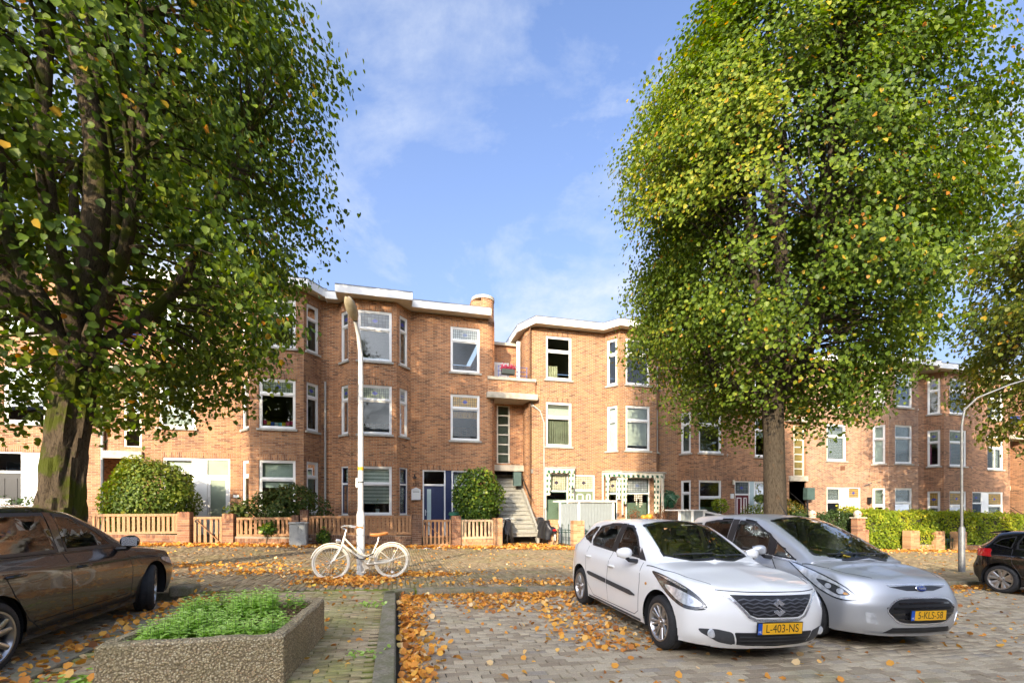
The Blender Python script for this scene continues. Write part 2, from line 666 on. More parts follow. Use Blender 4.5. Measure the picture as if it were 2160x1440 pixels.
BRICK_E = brick_mat('brick_pale', (0.36, 0.182, 0.09), (0.25, 0.115, 0.06), (0.42, 0.35, 0.28), stain=(0.14, 0.085, 0.075), stain_amt=0.4, pale=(0.52, 0.40, 0.30), pale_amt=0.55)
BRICK_F = brick_mat('brick_dusky', (0.35, 0.165, 0.082), (0.22, 0.096, 0.05), (0.36, 0.27, 0.185), stain=(0.10, 0.065, 0.055), stain_amt=0.4)  # base colour lightened, its front being in shade
WHITE = mat('white_paint', (0.78, 0.77, 0.73), 0.4, var=0.04, vscale=3, dark=(0.55, 0.53, 0.47), dlo=0.62, dhi=0.9, dscale=3)
CREAM = mat('cream_paint', (0.70, 0.64, 0.50), 0.5, var=0.05)
SOFFIT = mat('soffit_boards', (0.66, 0.57, 0.44), 0.6, var=0.08, stretch=(1, 1, 1))
ZINC = mat('zinc_edge', (0.12, 0.13, 0.14), 0.5, metal=0.3, var=0.2)
ROOFM = mat('bitumen', (0.06, 0.06, 0.065), 0.9, var=0.3)
STONE = mat('sill_stone', (0.40, 0.37, 0.31), 0.8, var=0.12, vscale=12, dark=(0.18, 0.16, 0.13), dlo=0.52, dhi=0.8, dscale=4, bump=0.15)
CONCRETE = mat('weathered_concrete', (0.46, 0.41, 0.32), 0.85, var=0.1, vscale=9, dark=(0.22, 0.20, 0.14), dlo=0.5, dhi=0.8, dscale=2.2, bump=0.2)
STAIRM = mat('stair_stone', (0.30, 0.29, 0.245), 0.75, var=0.12, vscale=10, dark=(0.2, 0.2, 0.18), dlo=0.5, dhi=0.8, dscale=3, bump=0.1)
NAVY = mat('navy_paint', (0.012, 0.022, 0.075), 0.35, var=0.1)
GREENP = mat('green_paint', (0.015, 0.05, 0.035), 0.35, var=0.1)
SAGE = mat('sage_paint', (0.17, 0.21, 0.13), 0.4, var=0.05)
MINT = mat('mint_paint', (0.42, 0.62, 0.55), 0.4, var=0.05)
BLUEG = mat('pale_blue_paint', (0.42, 0.52, 0.53), 0.45, var=0.05)
BLACKP = mat('black_paint', (0.012, 0.012, 0.013), 0.35, var=0.2)
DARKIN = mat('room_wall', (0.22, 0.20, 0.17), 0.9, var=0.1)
GLASS = glass_mat('window_glass', ior=1.52, refl=0.85)
FROST = mat('frosted_glass', (0.24, 0.29, 0.22), 0.3, var=0.12, vscale=2)
BLINDW = mat('white_blind', (0.72, 0.70, 0.64), 0.7, var=0.05)
BLINDG = mat('grey_blind', (0.36, 0.38, 0.34), 0.7, var=0.06)
CURT = mat('olive_curtain', (0.22, 0.21, 0.15), 0.9, var=0.2, vscale=3)
NET = mat('net_curtain', (0.62, 0.62, 0.58), 0.9, var=0.12, vscale=5)
PINKC = mat('pink_curtain', (0.45, 0.10, 0.22), 0.9, var=0.25, vscale=8)
LEAD_G = leaded_mat('leaded_green', (0.20, 0.24, 0.15), (0.10, 0.13, 0.08))
LEAD_A = leaded_mat('leaded_amber', (0.46, 0.28, 0.07), (0.30, 0.22, 0.08))
LEAD_P = leaded_mat('leaded_pale', (0.42, 0.46, 0.44), (0.30, 0.34, 0.33), motif=(0.18, 0.22, 0.32))
LEAD_K = leaded_mat('leaded_clear', (0.10, 0.12, 0.12), (0.05, 0.06, 0.06), cell=(0.14, 0.14))
LEAD_S = leaded_mat('leaded_cream', (0.55, 0.52, 0.36), (0.34, 0.36, 0.24), cell=(0.09, 0.09), motif=(0.05, 0.04, 0.06))
STEEL = mat('galvanised', (0.42, 0.44, 0.45), 0.5, metal=0.5, var=0.15, vscale=14)
PVC = mat('pipe_grey', (0.40, 0.39, 0.36), 0.5, var=0.1)
WOOD = mat('fence_wood', (0.40, 0.215, 0.10), 0.7, var=0.25, vscale=5, stretch=(12, 12, 1.2), dark=(0.24, 0.16, 0.10), dlo=0.5, dhi=0.8, dscale=1.5, bump=0.25)
WOODP = mat('fence_wood_pale', (0.55, 0.40, 0.24), 0.7, var=0.15, vscale=5, stretch=(12, 12, 1.2), bump=0.2)
SHEDG = mat('shed_grey', (0.24, 0.27, 0.27), 0.55, var=0.12, vscale=4, stretch=(8, 8, 1))
IRON = mat('green_iron', (0.015, 0.045, 0.035), 0.45, metal=0.2, var=0.2)
YW = 20.1      # plane of the main walls
YF = 19.4      # front plane of the bays
YB = 27.0      # back of the row
# ------------------------------------------------------------ ground
def sheet(name, x0, x1, y0, y1, h, m, kind='structure', parent=None, nx=None):
 mb = MB()
 xs = sorted(set([x0, x1] + [x for x in (-60.0, 80.0) if x0 < x < x1]))
 for a, b in zip(xs[:-1], xs[1:]):
  mb.quad([(a, y0, gz(a, h)), (b, y0, gz(b, h)), (b, y1, gz(b, h)), (a, y1, gz(a, h))])
 o = mb.build(name, m, parent)
 if kind and parent is None:
  o['kind'] = kind
 return o
def ground_mat(name, c, moss, lo, hi, scale=0.8, bump=0.3):
 m, nt, out = new_mat(name)
 L = nt.links.new
 p = n_(nt, 'BsdfPrincipled')
 p.inputs['Roughness'].default_value = 0.95
 p.inputs['Specular IOR Level'].default_value = 0.15
 geo = n_(nt, 'NewGeometry')
 nz = n_(nt, 'TexNoise')
 nz.inputs['Scale'].default_value = scale
 nz.inputs['Detail'].default_value = 8
 nz.inputs['Roughness'].default_value = 0.68
 L(geo.outputs['Position'], nz.inputs['Vector'])
 mr = n_(nt, 'MapRange')
 mr.inputs['From Min'].default_value = lo
 mr.inputs['From Max'].default_value = hi
 L(nz.outputs['Fac'], mr.inputs['Value'])
 mx = n_(nt, 'Mix', data_type='RGBA')
 L(mr.outputs[0], mx.inputs['Factor'])
 mx.inputs['A'].default_value = c4(c)
 mx.inputs['B'].default_value = c4(moss)
 L(mx.outputs['Result'], p.inputs['Base Color'])
 L(p.outputs[0], out.inputs[0])
 return m
def paver_mat(name, stops, source, moss=(0.20, 0.215, 0.05), mlo=0.52, mhi=0.72, mscale=0.9, mamt=0.75):
 """brick-paver colour: varies from stone to stone, mossy in patches"""
 m, nt, out = new_mat(name)
 L = nt.links.new
 p = n_(nt, 'BsdfPrincipled')
 p.inputs['Roughness'].default_value = 0.82
 p.inputs['Specular IOR Level'].default_value = 0.3
 if source == 'attr':
  s_ = n_(nt, 'Attribute', attribute_name='var').outputs['Fac']
 else:
  s_ = n_(nt, 'ObjectInfo').outputs['Random']
 rp = ramp(nt, stops)
 L(s_, rp.inputs[0])
 geo = n_(nt, 'NewGeometry')
 nz = n_(nt, 'TexNoise')
 nz.inputs['Scale'].default_value = mscale
 nz.inputs['Detail'].default_value = 9
 nz.inputs['Roughness'].default_value = 0.7
 L(geo.outputs['Position'], nz.inputs['Vector'])
 mr = n_(nt, 'MapRange')
 mr.inputs['From Min'].default_value = mlo
 mr.inputs['From Max'].default_value = mhi
 mr.inputs['To Max'].default_value = mamt
 L(nz.outputs['Fac'], mr.inputs['Value'])
 fn = n_(nt, 'TexNoise')
 fn.inputs['Scale'].default_value = 90
 fn.inputs['Detail'].default_value = 4
 L(geo.outputs['Position'], fn.inputs['Vector'])
 ov = n_(nt, 'Mix', data_type='RGBA', blend_type='OVERLAY')
 ov.inputs['Factor'].default_value = 0.55
 L(rp.outputs[0], ov.inputs['A'])
 L(fn.outputs['Fac'], ov.inputs['B'])
 mx = n_(nt, 'Mix', data_type='RGBA')
 L(mr.outputs[0], mx.inputs['Factor'])
 L(ov.outputs['Result'], mx.inputs['A'])
 mx.inputs['B'].default_value = c4(moss)
 L(mx.outputs['Result'], p.inputs['Base Color'])
 b = n_(nt, 'Bump')
 b.inputs['Strength'].default_value = 0.35
 b.inputs['Distance'].default_value = 0.004
 L(fn.outputs['Fac'], b.inputs['Height'])
 L(b.outputs[0], p.inputs['Normal'])
 L(p.outputs[0], out.inputs[0])
 return m
SOIL = ground_mat('joint_soil', (0.06, 0.048, 0.032), (0.22, 0.26, 0.03), 0.40, 0.60)
SOILR = ground_mat('road_joint_soil', (0.05, 0.04, 0.03), (0.08, 0.09, 0.025), 0.5, 0.75)
ROADST = [(0.0, (0.30, 0.235, 0.155)), (0.5, (0.43, 0.35, 0.235)), (0.85, (0.50, 0.415, 0.285)), (1.0, (0.31, 0.265, 0.205))]
PAVEST = [(0.0, (0.20, 0.14, 0.078)), (0.5, (0.30, 0.225, 0.13)), (0.9, (0.38, 0.295, 0.175)), (1.0, (0.22, 0.18, 0.13))]
ISLEST = [(a, tuple(1.3 * v for v in c)) for a, c in PAVEST]
PV_ROAD = paver_mat('road_paver', ROADST, 'attr', mlo=0.56, mhi=0.8, mamt=0.55)
PV_ROAD1 = paver_mat('road_paver_single', ROADST, 'obj', mlo=0.56, mhi=0.8, mamt=0.55)
PV_WALK = paver_mat('walk_paver', PAVEST, 'attr', mlo=0.47, mhi=0.75, mamt=0.6)
PV_ISLE = paver_mat('island_paver', ISLEST, 'attr', moss=(0.26, 0.28, 0.06), mlo=0.42, mhi=0.68, mamt=0.75, mscale=1.6)
KERBM = mat('kerb_concrete', (0.25, 0.215, 0.15), 0.9, var=0.3, vscale=45, dark=(0.13, 0.13, 0.035), dlo=0.42, dhi=0.7, dscale=4, bump=0.4, bscale=120)
ground = sheet('ground', -600, 600, -300, 700, -0.10, mat('earth', (0.10, 0.09, 0.06), 0.95, var=0.2, vscale=0.3))
road = sheet('road', -60, 80, -13.5, 8.2, -0.016, SOILR)
pavement = MB()
def slab(mb, x0, x1, y0, y1, h):
 mb.quad([(x0, y0, gz(x0, h)), (x1, y0, gz(x1, h)), (x1, y1, gz(x1, h)), (x0, y1, gz(x0, h))])
 for (a, b) in (((x0, y0), (x1, y0)), ((x1, y0), (x1, y1)), ((x1, y1), (x0, y1)), ((x0, y1), (x0, y0))):
  mb.quad([(a[0], a[1], gz(a[0], h)), (b[0], b[1], gz(b[0], h)), (b[0], b[1], gz(b[0], -0.2)), (a[0], a[1], gz(a[0], -0.2))])
slab(pavement, -60, 80, 8.16, 17.25, 0.084)
slab(pavement, -2.97, -0.03, -13.0, 8.16, 0.085)
pavement = pavement.build('pavement', SOIL)
pavement['kind'] = 'structure'
gm = MB()
for x0, x1 in ((-60, 80),):
 n = 28
 for i in range(n):
  a = x0 + (x1 - x0) * i / n
  b = x0 + (x1 - x0) * (i + 1) / n
  gm.quad([(a, 17.2, gz(a, 0.07)), (b, 17.2, gz(b, 0.07)), (b, YW + 0.4, gz(b, 0.30)), (a, YW + 0.4, gz(a, 0.30))])
garden = gm.build('garden_ground', ground_mat('garden_soil', (0.09, 0.07, 0.045), (0.10, 0.09, 0.03), 0.5, 0.7))
garden['kind'] = 'structure'
def bricks_field(x0, x1, y0, y1, bl, bw, h, along='x', keep=None, tilt=0.014, zj=0.003, joint=0.009):
 """paver boxes laid in stretcher bond on the sloping street; returns corner arrays per brick"""
 A0, A1, B0, B1 = (x0, x1, y0, y1) if along == 'x' else (y0, y1, x0, x1)
 nr = int((B1 - B0) / bw)
 nc = int((A1 - A0) / bl) + 1
 rr, cc = np.meshgrid(np.arange(nr), np.arange(nc), indexing='ij')
 a = A0 + (cc + 0.5 * (rr % 2)) * bl
 b = B0 + (rr + 0.5) * bw
 a = a.ravel() + nrg.normal(0, 0.002, a.size)
 b = b.ravel() + nrg.normal(0, 0.0015, b.size)
 ok = (a > A0 + bl * 0.3) & (a < A1 - bl * 0.3)
 a, b = a[ok], b[ok]
 x, y = (a, b) if along == 'x' else (b, a)
 if keep is not None:
  k = keep(x, y)
  x, y = x[k], y[k]
 n = len(x)
 hx, hy = ((bl - joint) / 2, (bw - joint) / 2) if along == 'x' else ((bw - joint) / 2, (bl - joint) / 2)
 rz = nrg.normal(0, 0.010, n)
 tx, ty = nrg.normal(0, tilt, n), nrg.normal(0, tilt, n)
 z0 = -0.03 * np.clip(x, -60, 80) + h + nrg.normal(0, zj, n) - np.abs(tilt * 0)
 return x, y, z0, hx, hy, rz, tx, ty
def field_mesh(name, m, F, parent):
 x, y, z0, hx, hy, rz, tx, ty = F
 n = len(x)
 ch = 0.004
 loc = np.array([(-hx, -hy, -0.03), (hx, -hy, -0.03), (hx, hy, -0.03), (-hx, hy, -0.03),
     (-hx, -hy, -ch), (hx, -hy, -ch), (hx, hy, -ch), (-hx, hy, -ch),
     (-hx + ch, -hy + ch, 0), (hx - ch, -hy + ch, 0), (hx - ch, hy - ch, 0), (-hx + ch, hy - ch, 0)])
 c, s_ = np.cos(rz)[:, None], np.sin(rz)[:, None]
 lx, ly, lz = loc[None, :, 0], loc[None, :, 1], loc[None, :, 2]
 vx = x[:, None] + c * lx - s_ * ly
 vy = y[:, None] + s_ * lx + c * ly
 vz = z0[:, None] + lz + tx[:, None] * lx + ty[:, None] * ly - 0.03 * lx
 v = np.stack([vx, vy, vz], -1).reshape(-1, 3)
 q0 = np.array([(0, 1, 5, 4), (1, 2, 6, 5), (2, 3, 7, 6), (3, 0, 4, 7), (4, 5, 9, 8), (5, 6, 10, 9), (6, 7, 11, 10), (7, 4, 8, 11), (8, 9, 10, 11)])
 q = (q0[None] + (np.arange(n) * 12)[:, None, None]).reshape(-1, 4)
 var = np.repeat(nrg.random(n), 12)
 o = np_mesh(name, v, q, m, parent, var=var)
 o['kind'] = 'stuff'
 return o
# road and parking-bay pavers: the largest 300 in view are single pavers, the rest one laid field
bay_base = MB()
slab(bay_base, 0.02, 13.5, 2.4, 8.12, -0.0145)
bay_base = bay_base.build('parking_bay', SOILR)
bay_base['kind'] = 'structure'
Fd = bricks_field(0.03, 13.5, 2.4, 8.1, 0.21, 0.105, 0.0, 'x')
X, Y = Fd[0], Fd[1]
CS, SN = math.cos(R(14.3)), math.sin(R(14.3))
zc = X * SN + Y * CS
xc = X * CS - Y * SN
inview = (np.abs(xc / zc * 960) < 1085) & ((1070 + 960 * (CAM_H + 0.03 * X) / zc) < 1445) & (X < 8)
order = np.argsort(np.where(inview, zc, 1e9))
single = np.zeros(len(X), bool)
single[order[:300]] = True
pm = MB()
hx, hy = Fd[3], Fd[4]
ch = 0.004
pm.add([(-hx, -hy, -0.03), (hx, -hy, -0.03), (hx, hy, -0.03), (-hx, hy, -0.03), (-hx, -hy, -ch), (hx, -hy, -ch), (hx, hy, -ch), (-hx, hy, -ch),
  (-hx + ch, -hy + ch, 0), (hx - ch, -hy + ch, 0), (hx - ch, hy - ch, 0), (-hx + ch, hy - ch, 0)],
  [(0, 1, 5, 4), (1, 2, 6, 5), (2, 3, 7, 6), (3, 0, 4, 7), (4, 5, 9, 8), (5, 6, 10, 9), (6, 7, 11, 10), (7, 4, 8, 11), (8, 9, 10, 11)])
pave0 = pm.build('paver', PV_ROAD1, bay_base)
first = True
for i in np.nonzero(single)[0]:
 o = pave0 if first else pave0.copy()
 if not first:
  COL.objects.link(o)
  o.parent = bay_base
 first = False
 o.location = (float(X[i]), float(Y[i]), float(Fd[2][i]))
 o.rotation_euler = (float(Fd[7][i]), 0.03 - float(Fd[6][i]), float(Fd[5][i]))
rest = ~single
field_mesh('paver_field', PV_ROAD, tuple(f[rest] if hasattr(f, '__len__') else f for f in Fd), bay_base)
Fg = bricks_field(-9.5, -3.0, 2.6, 8.1, 0.21, 0.105, -0.002, 'x')
field_mesh('paver_field', PV_ROAD, Fg, road)
Fr = bricks_field(13.55, 24, 3.2, 8.1, 0.21, 0.105, -0.002, 'x')
field_mesh('paver_field', PV_ROAD, Fr, road)
Fi = bricks_field(-2.78, -0.185, 3.3, 8.14, 0.20, 0.068, 0.10, 'x')
field_mesh('paver_field', PV_ISLE, Fi, pavement)
Fp = bricks_field(-13.5, 20, 8.30, 17.2, 0.20, 0.08, 0.10, 'y')
field_mesh('paver_field', PV_WALK, Fp, pavement)
Fp = bricks_field(20, 34, 8.3, 17.2, 0.20, 0.10, 0.10, 'y')
field_mesh('paver_field', PV_WALK, Fp, pavement)
# kerb stones, each a piece of the kerb
kerb = MB()
slab(kerb, -0.24, 0.0, -13.0, 8.1, 0.07)
kerb = kerb.build('kerb', KERBM)
kerb['kind'] = 'structure'
def kerb_stone(c, ang, ln, w=0.2, h=0.115):
 mb = MB()
 ca, sa = math.cos(ang), math.sin(ang)
 def T(a, b, z):
  x = c[0] + a * ca - b * sa
  y = c[1] + a * sa + b * ca
  return (x, y, gz(x, z))
 mb.fbox(T, -ln / 2 + 0.003, ln / 2 - 0.003, -w / 2, w / 2, -0.1, h)
 return mb.build('kerb_stone', KERBM, kerb, bevel=0.012)
y = 3.0
while y < 7.7:
 kerb_stone((-0.10, y + 0.5), R(90), 1.0, 0.18)
 y += 1.0
for k in range(4):
 a = R(180 - 11 - k * 22.5)
 kerb_stone((0.29 + 0.42 * math.cos(a), 7.95 - 0.13 + 0.42 * math.sin(a) - 0.06), a + R(90), 0.19, 0.2)
x = 0.35
while x < 26:
 kerb_stone((x + 0.5, 8.2), 0, 1.0, 0.2)
 x += 1.0
y = 3.0
while y < 8.0:
 kerb_stone((-2.88, y + 0.5), R(90), 1.0, 0.2)
 y += 1.0
x = -9.0
while x < -3.0:
 kerb_stone((x + 0.5, 8.2), 0, 1.0, 0.2)
 x += 1.0
# ------------------------------------------------------------ facade pieces
def frame_T(p, d):
 """local frame on a wall: a along the wall, b outward, c up"""
 d = Vector((d[0], d[1], 0)).normalized()
 n = Vector((d.y, -d.x, 0))
 p = Vector((p[0], p[1], 0))
 def T(a, b, c):
  q = p + d * a + n * b
  return (q.x, q.y, c)
 return T
def wall(mb, p0, p1, z0, z1, ops=(), u0=0.0, rev=0.11):
 """flat wall with openings (a0, a1, z0, z1) measured along it, with reveals"""
 ln = math.hypot(p1[0] - p0[0], p1[1] - p0[1])
 T = frame_T(p0, (p1[0] - p0[0], p1[1] - p0[1]))
 us = sorted(set([0, ln] + [v for o in ops for v in o[:2]]))
 zs = sorted(set([z0, z1] + [v for o in ops for v in o[2:4]]))
 us = [u for u in us if -1e-6 <= u <= ln + 1e-6]
 for a, b in zip(us[:-1], us[1:]):
  for c, e in zip(zs[:-1], zs[1:]):
   mu, mz = (a + b) / 2, (c + e) / 2
   if any(o[0] < mu < o[1] and o[2] < mz < o[3] for o in ops):
    continue
   mb.quad([T(a, 0, c), T(b, 0, c), T(b, 0, e), T(a, 0, e)], [(u0 + a, c), (u0 + b, c), (u0 + b, e), (u0 + a, e)])
 for o in ops:
  a, b, c, e = o[:4]
  for v, k in ((a, 1), (b, 0)):
   if any(abs(p[k] - v) < 0.02 and p[2] < e - 0.1 and p[3] > c + 0.1 for p in ops if p is not o):
    continue
   mb.quad([T(v, 0, c), T(v, -rev, c), T(v, -rev, e), T(v, 0, e)], [(u0, c), (u0 + rev, c), (u0 + rev, e), (u0, e)])
  mb.quad([T(a, 0, e), T(b, 0, e), T(b, -rev, e), T(a, -rev, e)], [(u0 + a, 0), (u0 + b, 0), (u0 + b, rev), (u0 + a, rev)])
  mb.quad([T(a, 0, c), T(b, 0, c), T(b, -rev, c), T(a, -rev, c)], [(u0 + a, 0), (u0 + b, 0), (u0 + b, rev), (u0 + a, rev)])
 return ln
def lintel(T, a0, a1, z, todo, h=0.21):
 """a soldier course a hair proud of the wall (bricks on end: UV turned)"""
 mb = MB()
 todo.append(mb)
 pts = [T(a0, 0.003, z), T(a1, 0.003, z), T(a1, 0.003, z + h), T(a0, 0.003, z + h)]
 mb.quad(pts, [(0, a0), (0, a1), (h * 1.02, a1), (h * 1.02, a0)])
 for (p, q) in ((0, 1), (1, 2), (2, 3), (3, 0)):
  a, b = Vector(pts[p]), Vector(pts[q])
  A = Vector(T(0, 1, 0)) - Vector(T(0, 0, 0))
  mb.quad([a, b, b - A * 0.006, a - A * 0.006], [(0, 0), (0.1, 0), (0.1, 0.006), (0, 0.006)])
def pane(T, a0, a1, c0, c1, b, m, parent, name='pane', centre=True):
 mb = MB()
 w, h = a1 - a0, c1 - c0
 mb.quad([T(a0, b, c0), T(a1, b, c0), T(a1, b, c1), T(a0, b, c1)], [(-w / 2, -h / 2), (w / 2, -h / 2), (w / 2, h / 2), (-w / 2, h / 2)])
 mb.quad([T(a0, b - 0.012, c0), T(a0, b - 0.012, c1), T(a1, b - 0.012, c1), T(a1, b - 0.012, c0)], [(-w / 2, -h / 2), (-w / 2, h / 2), (w / 2, h / 2), (w / 2, -h / 2)])
 return mb.build(name, m, parent)
def pleats(T, a0, a1, c0, c1, b, m, parent, name='curtain', amp=0.03, pitch=0.11):
 mb = MB()
 n = max(6, int((a1 - a0) / pitch) * 6)
 pts = []
 for i in range(n + 1):
  a = a0 + (a1 - a0) * i / n
  bb = b + amp * math.sin((a - a0) / pitch * 2 * math.pi) * (0.8 + 0.4 * math.sin(a * 5))
  pts.append((a, bb))
 for (p, q) in zip(pts[:-1], pts[1:]):
  mb.quad([T(p[0], p[1], c0), T(q[0], q[1], c0), T(q[0], q[1], c1), T(p[0], p[1], c1)])
 return mb.build(name, m, parent, smooth=True)
def slats(T, a0, a1, c0, c1, b, m, parent, name='blind', pitch=0.06, fill=0.55, tilt=0.02):
 mb = MB()
 z = c1
 while z - pitch * fill > c0:
  mb.fbox(lambda a, bb, c: T(a, bb, c), a0, a1, b - 0.012, b + 0.004, z - pitch * fill, z)
  z -= pitch
 return mb.build(name, m, parent)
def sill(T, a0, a1, z, parent, h=0.085, over=0.08, out=0.07, m=None):
 mb = MB()
 mb.fbox(T, a0 - over, a1 + over, -0.12, out, z - h, z)
 return mb.build('sill', m or STONE, parent, bevel=0.006)
def window(house, T, a0, a1, z0, z1, tr=0.30, upper=None, lower=None, deco=None, frame=None, sashm=None, bot=True, fw=0.062, single=False, mull=None, sillm=None):
 """frame (with reveal setback), transom and sashes; panes and whatever hangs behind them are its sub-parts"""
 frame = frame or WHITE
 mb = MB()
 bo, bi = -0.035, -0.105
 mb.fbox(T, a0, a0 + fw, bi, bo, z0, z1)
 mb.fbox(T, a1 - fw, a1, bi, bo, z0, z1)
 mb.fbox(T, a0 + fw, a1 - fw, bi, bo, z1 - fw, z1)
 mb.fbox(T, a0 + fw, a1 - fw, bi, bo + 0.012, z0, z0 + fw * 1.15)
 zt = z1 - (z1 - z0) * tr
 if not single:
  mb.fbox(T, a0 + fw, a1 - fw, bi, bo + 0.012, zt - 0.035, zt + 0.035)
 w = mb.build('window', frame, house, bevel=0.004)
 sw = 0.042
 parts = [(z0 + fw * 1.15, z1 - fw, lower)] if single else [(z0 + fw * 1.15, zt - 0.035, lower), (zt + 0.035, z1 - fw, upper)]
 s_ = MB()
 for (c0, c1, g) in parts:
  A0, A1 = a0 + fw, a1 - fw
  s_.fbox(T, A0, A0 + sw, bi + 0.01, bo - 0.022, c0, c1)
  s_.fbox(T, A1 - sw, A1, bi + 0.01, bo - 0.022, c0, c1)
  s_.fbox(T, A0 + sw, A1 - sw, bi + 0.01, bo - 0.022, c1 - sw, c1)
  s_.fbox(T, A0 + sw, A1 - sw, bi + 0.01, bo - 0.022, c0, c0 + sw)
  if mull and c0 < zt - 0.1:
   am = A0 + (A1 - A0) * mull
   s_.fbox(T, am - sw, am + sw, bi + 0.01, bo - 0.018, c0 + sw, c1 - sw)
  pane(T, A0 + sw, A1 - sw, c0 + sw, c1 - sw, -0.078, g or GLASS, w)
 s_.build('sash', sashm or frame, w)
 if bot:
  sill(T, a0, a1, z0, w, m=sillm)
 if deco:
  deco(T, a0 + fw + 0.01, a1 - fw - 0.01, z0 + fw, z1 - fw, zt, w)
 return w
# what hangs behind the glass
def d_blind(frac, m=None):
 def f(T, a0, a1, c0, c1, zt, w):
  mb = MB()
  mb.fbox(T, a0, a1, -0.19, -0.18, c1 - (c1 - c0) * frac, c1)
  mb.build('roller_blind', m or BLINDW, w)
 return f
def d_zebra(low):
 def f(T, a0, a1, c0, c1, zt, w):
  mb = MB()
  z = c1 - 0.05
  while z > c0 + low:
   mb.fbox(T, a0, a1, -0.19, -0.185, z - 0.085, z)
   z -= 0.148
  mb.build('zebra_blind', BLINDW, w)
  m2 = MB()
  m2.fbox(T, a0, a1, -0.20, -0.198, c0 + low, c1)
  m2.build('blind_backing', BLINDG, w)
 return f
def d_venetian(frac, m=None, pitch=0.05):
 def f(T, a0, a1, c0, c1, zt, w):
  slats(T, a0, a1, c1 - (c1 - c0) * frac, c1, -0.18, m or BLINDW, w, pitch=pitch, fill=0.72)
 return f
def d_curtain(m=None, lo=0.0, hi=1.0, part=None):
 def f(T, a0, a1, c0, c1, zt, w):
  z0_, z1_ = c0 + (c1 - c0) * lo, c0 + (c1 - c0) * hi
  if part:
   for (p, q) in part:
    pleats(T, a0 + (a1 - a0) * p, a0 + (a1 - a0) * q, z0_, z1_, -0.22, m or CURT, w)
  else:
   pleats(T, a0, a1, z0_, z1_, -0.22, m or CURT, w)
 return f
def both(*fs):
 def f(*a):
  for g in fs:
   g(*a)
 return f
def d_bunting(T, a0, a1, c0, c1, zt, w):
 cols = [(0.6, 0.05, 0.12), (0.7, 0.5, 0.04), (0.05, 0.12, 0.5), (0.6, 0.65, 0.68), (0.2, 0.55, 0.7), (0.7, 0.5, 0.04), (0.6, 0.1, 0.2), (0.06, 0.2, 0.6)]
 n = len(cols)
 for i, c in enumerate(cols):
  u = (i + 0.5) / n
  a = a0 + (a1 - a0) * (0.04 + 0.92 * u)
  z = c0 + 0.16 - 0.10 * math.sin(math.pi * u)
  mb = MB()
  mb.fbox(T, a - 0.06, a + 0.06, -0.13, -0.127, z, z + 0.14)
  mb.build('flag', mat('flag_%d' % (i % 7), c, 0.8, var=0.05), w)
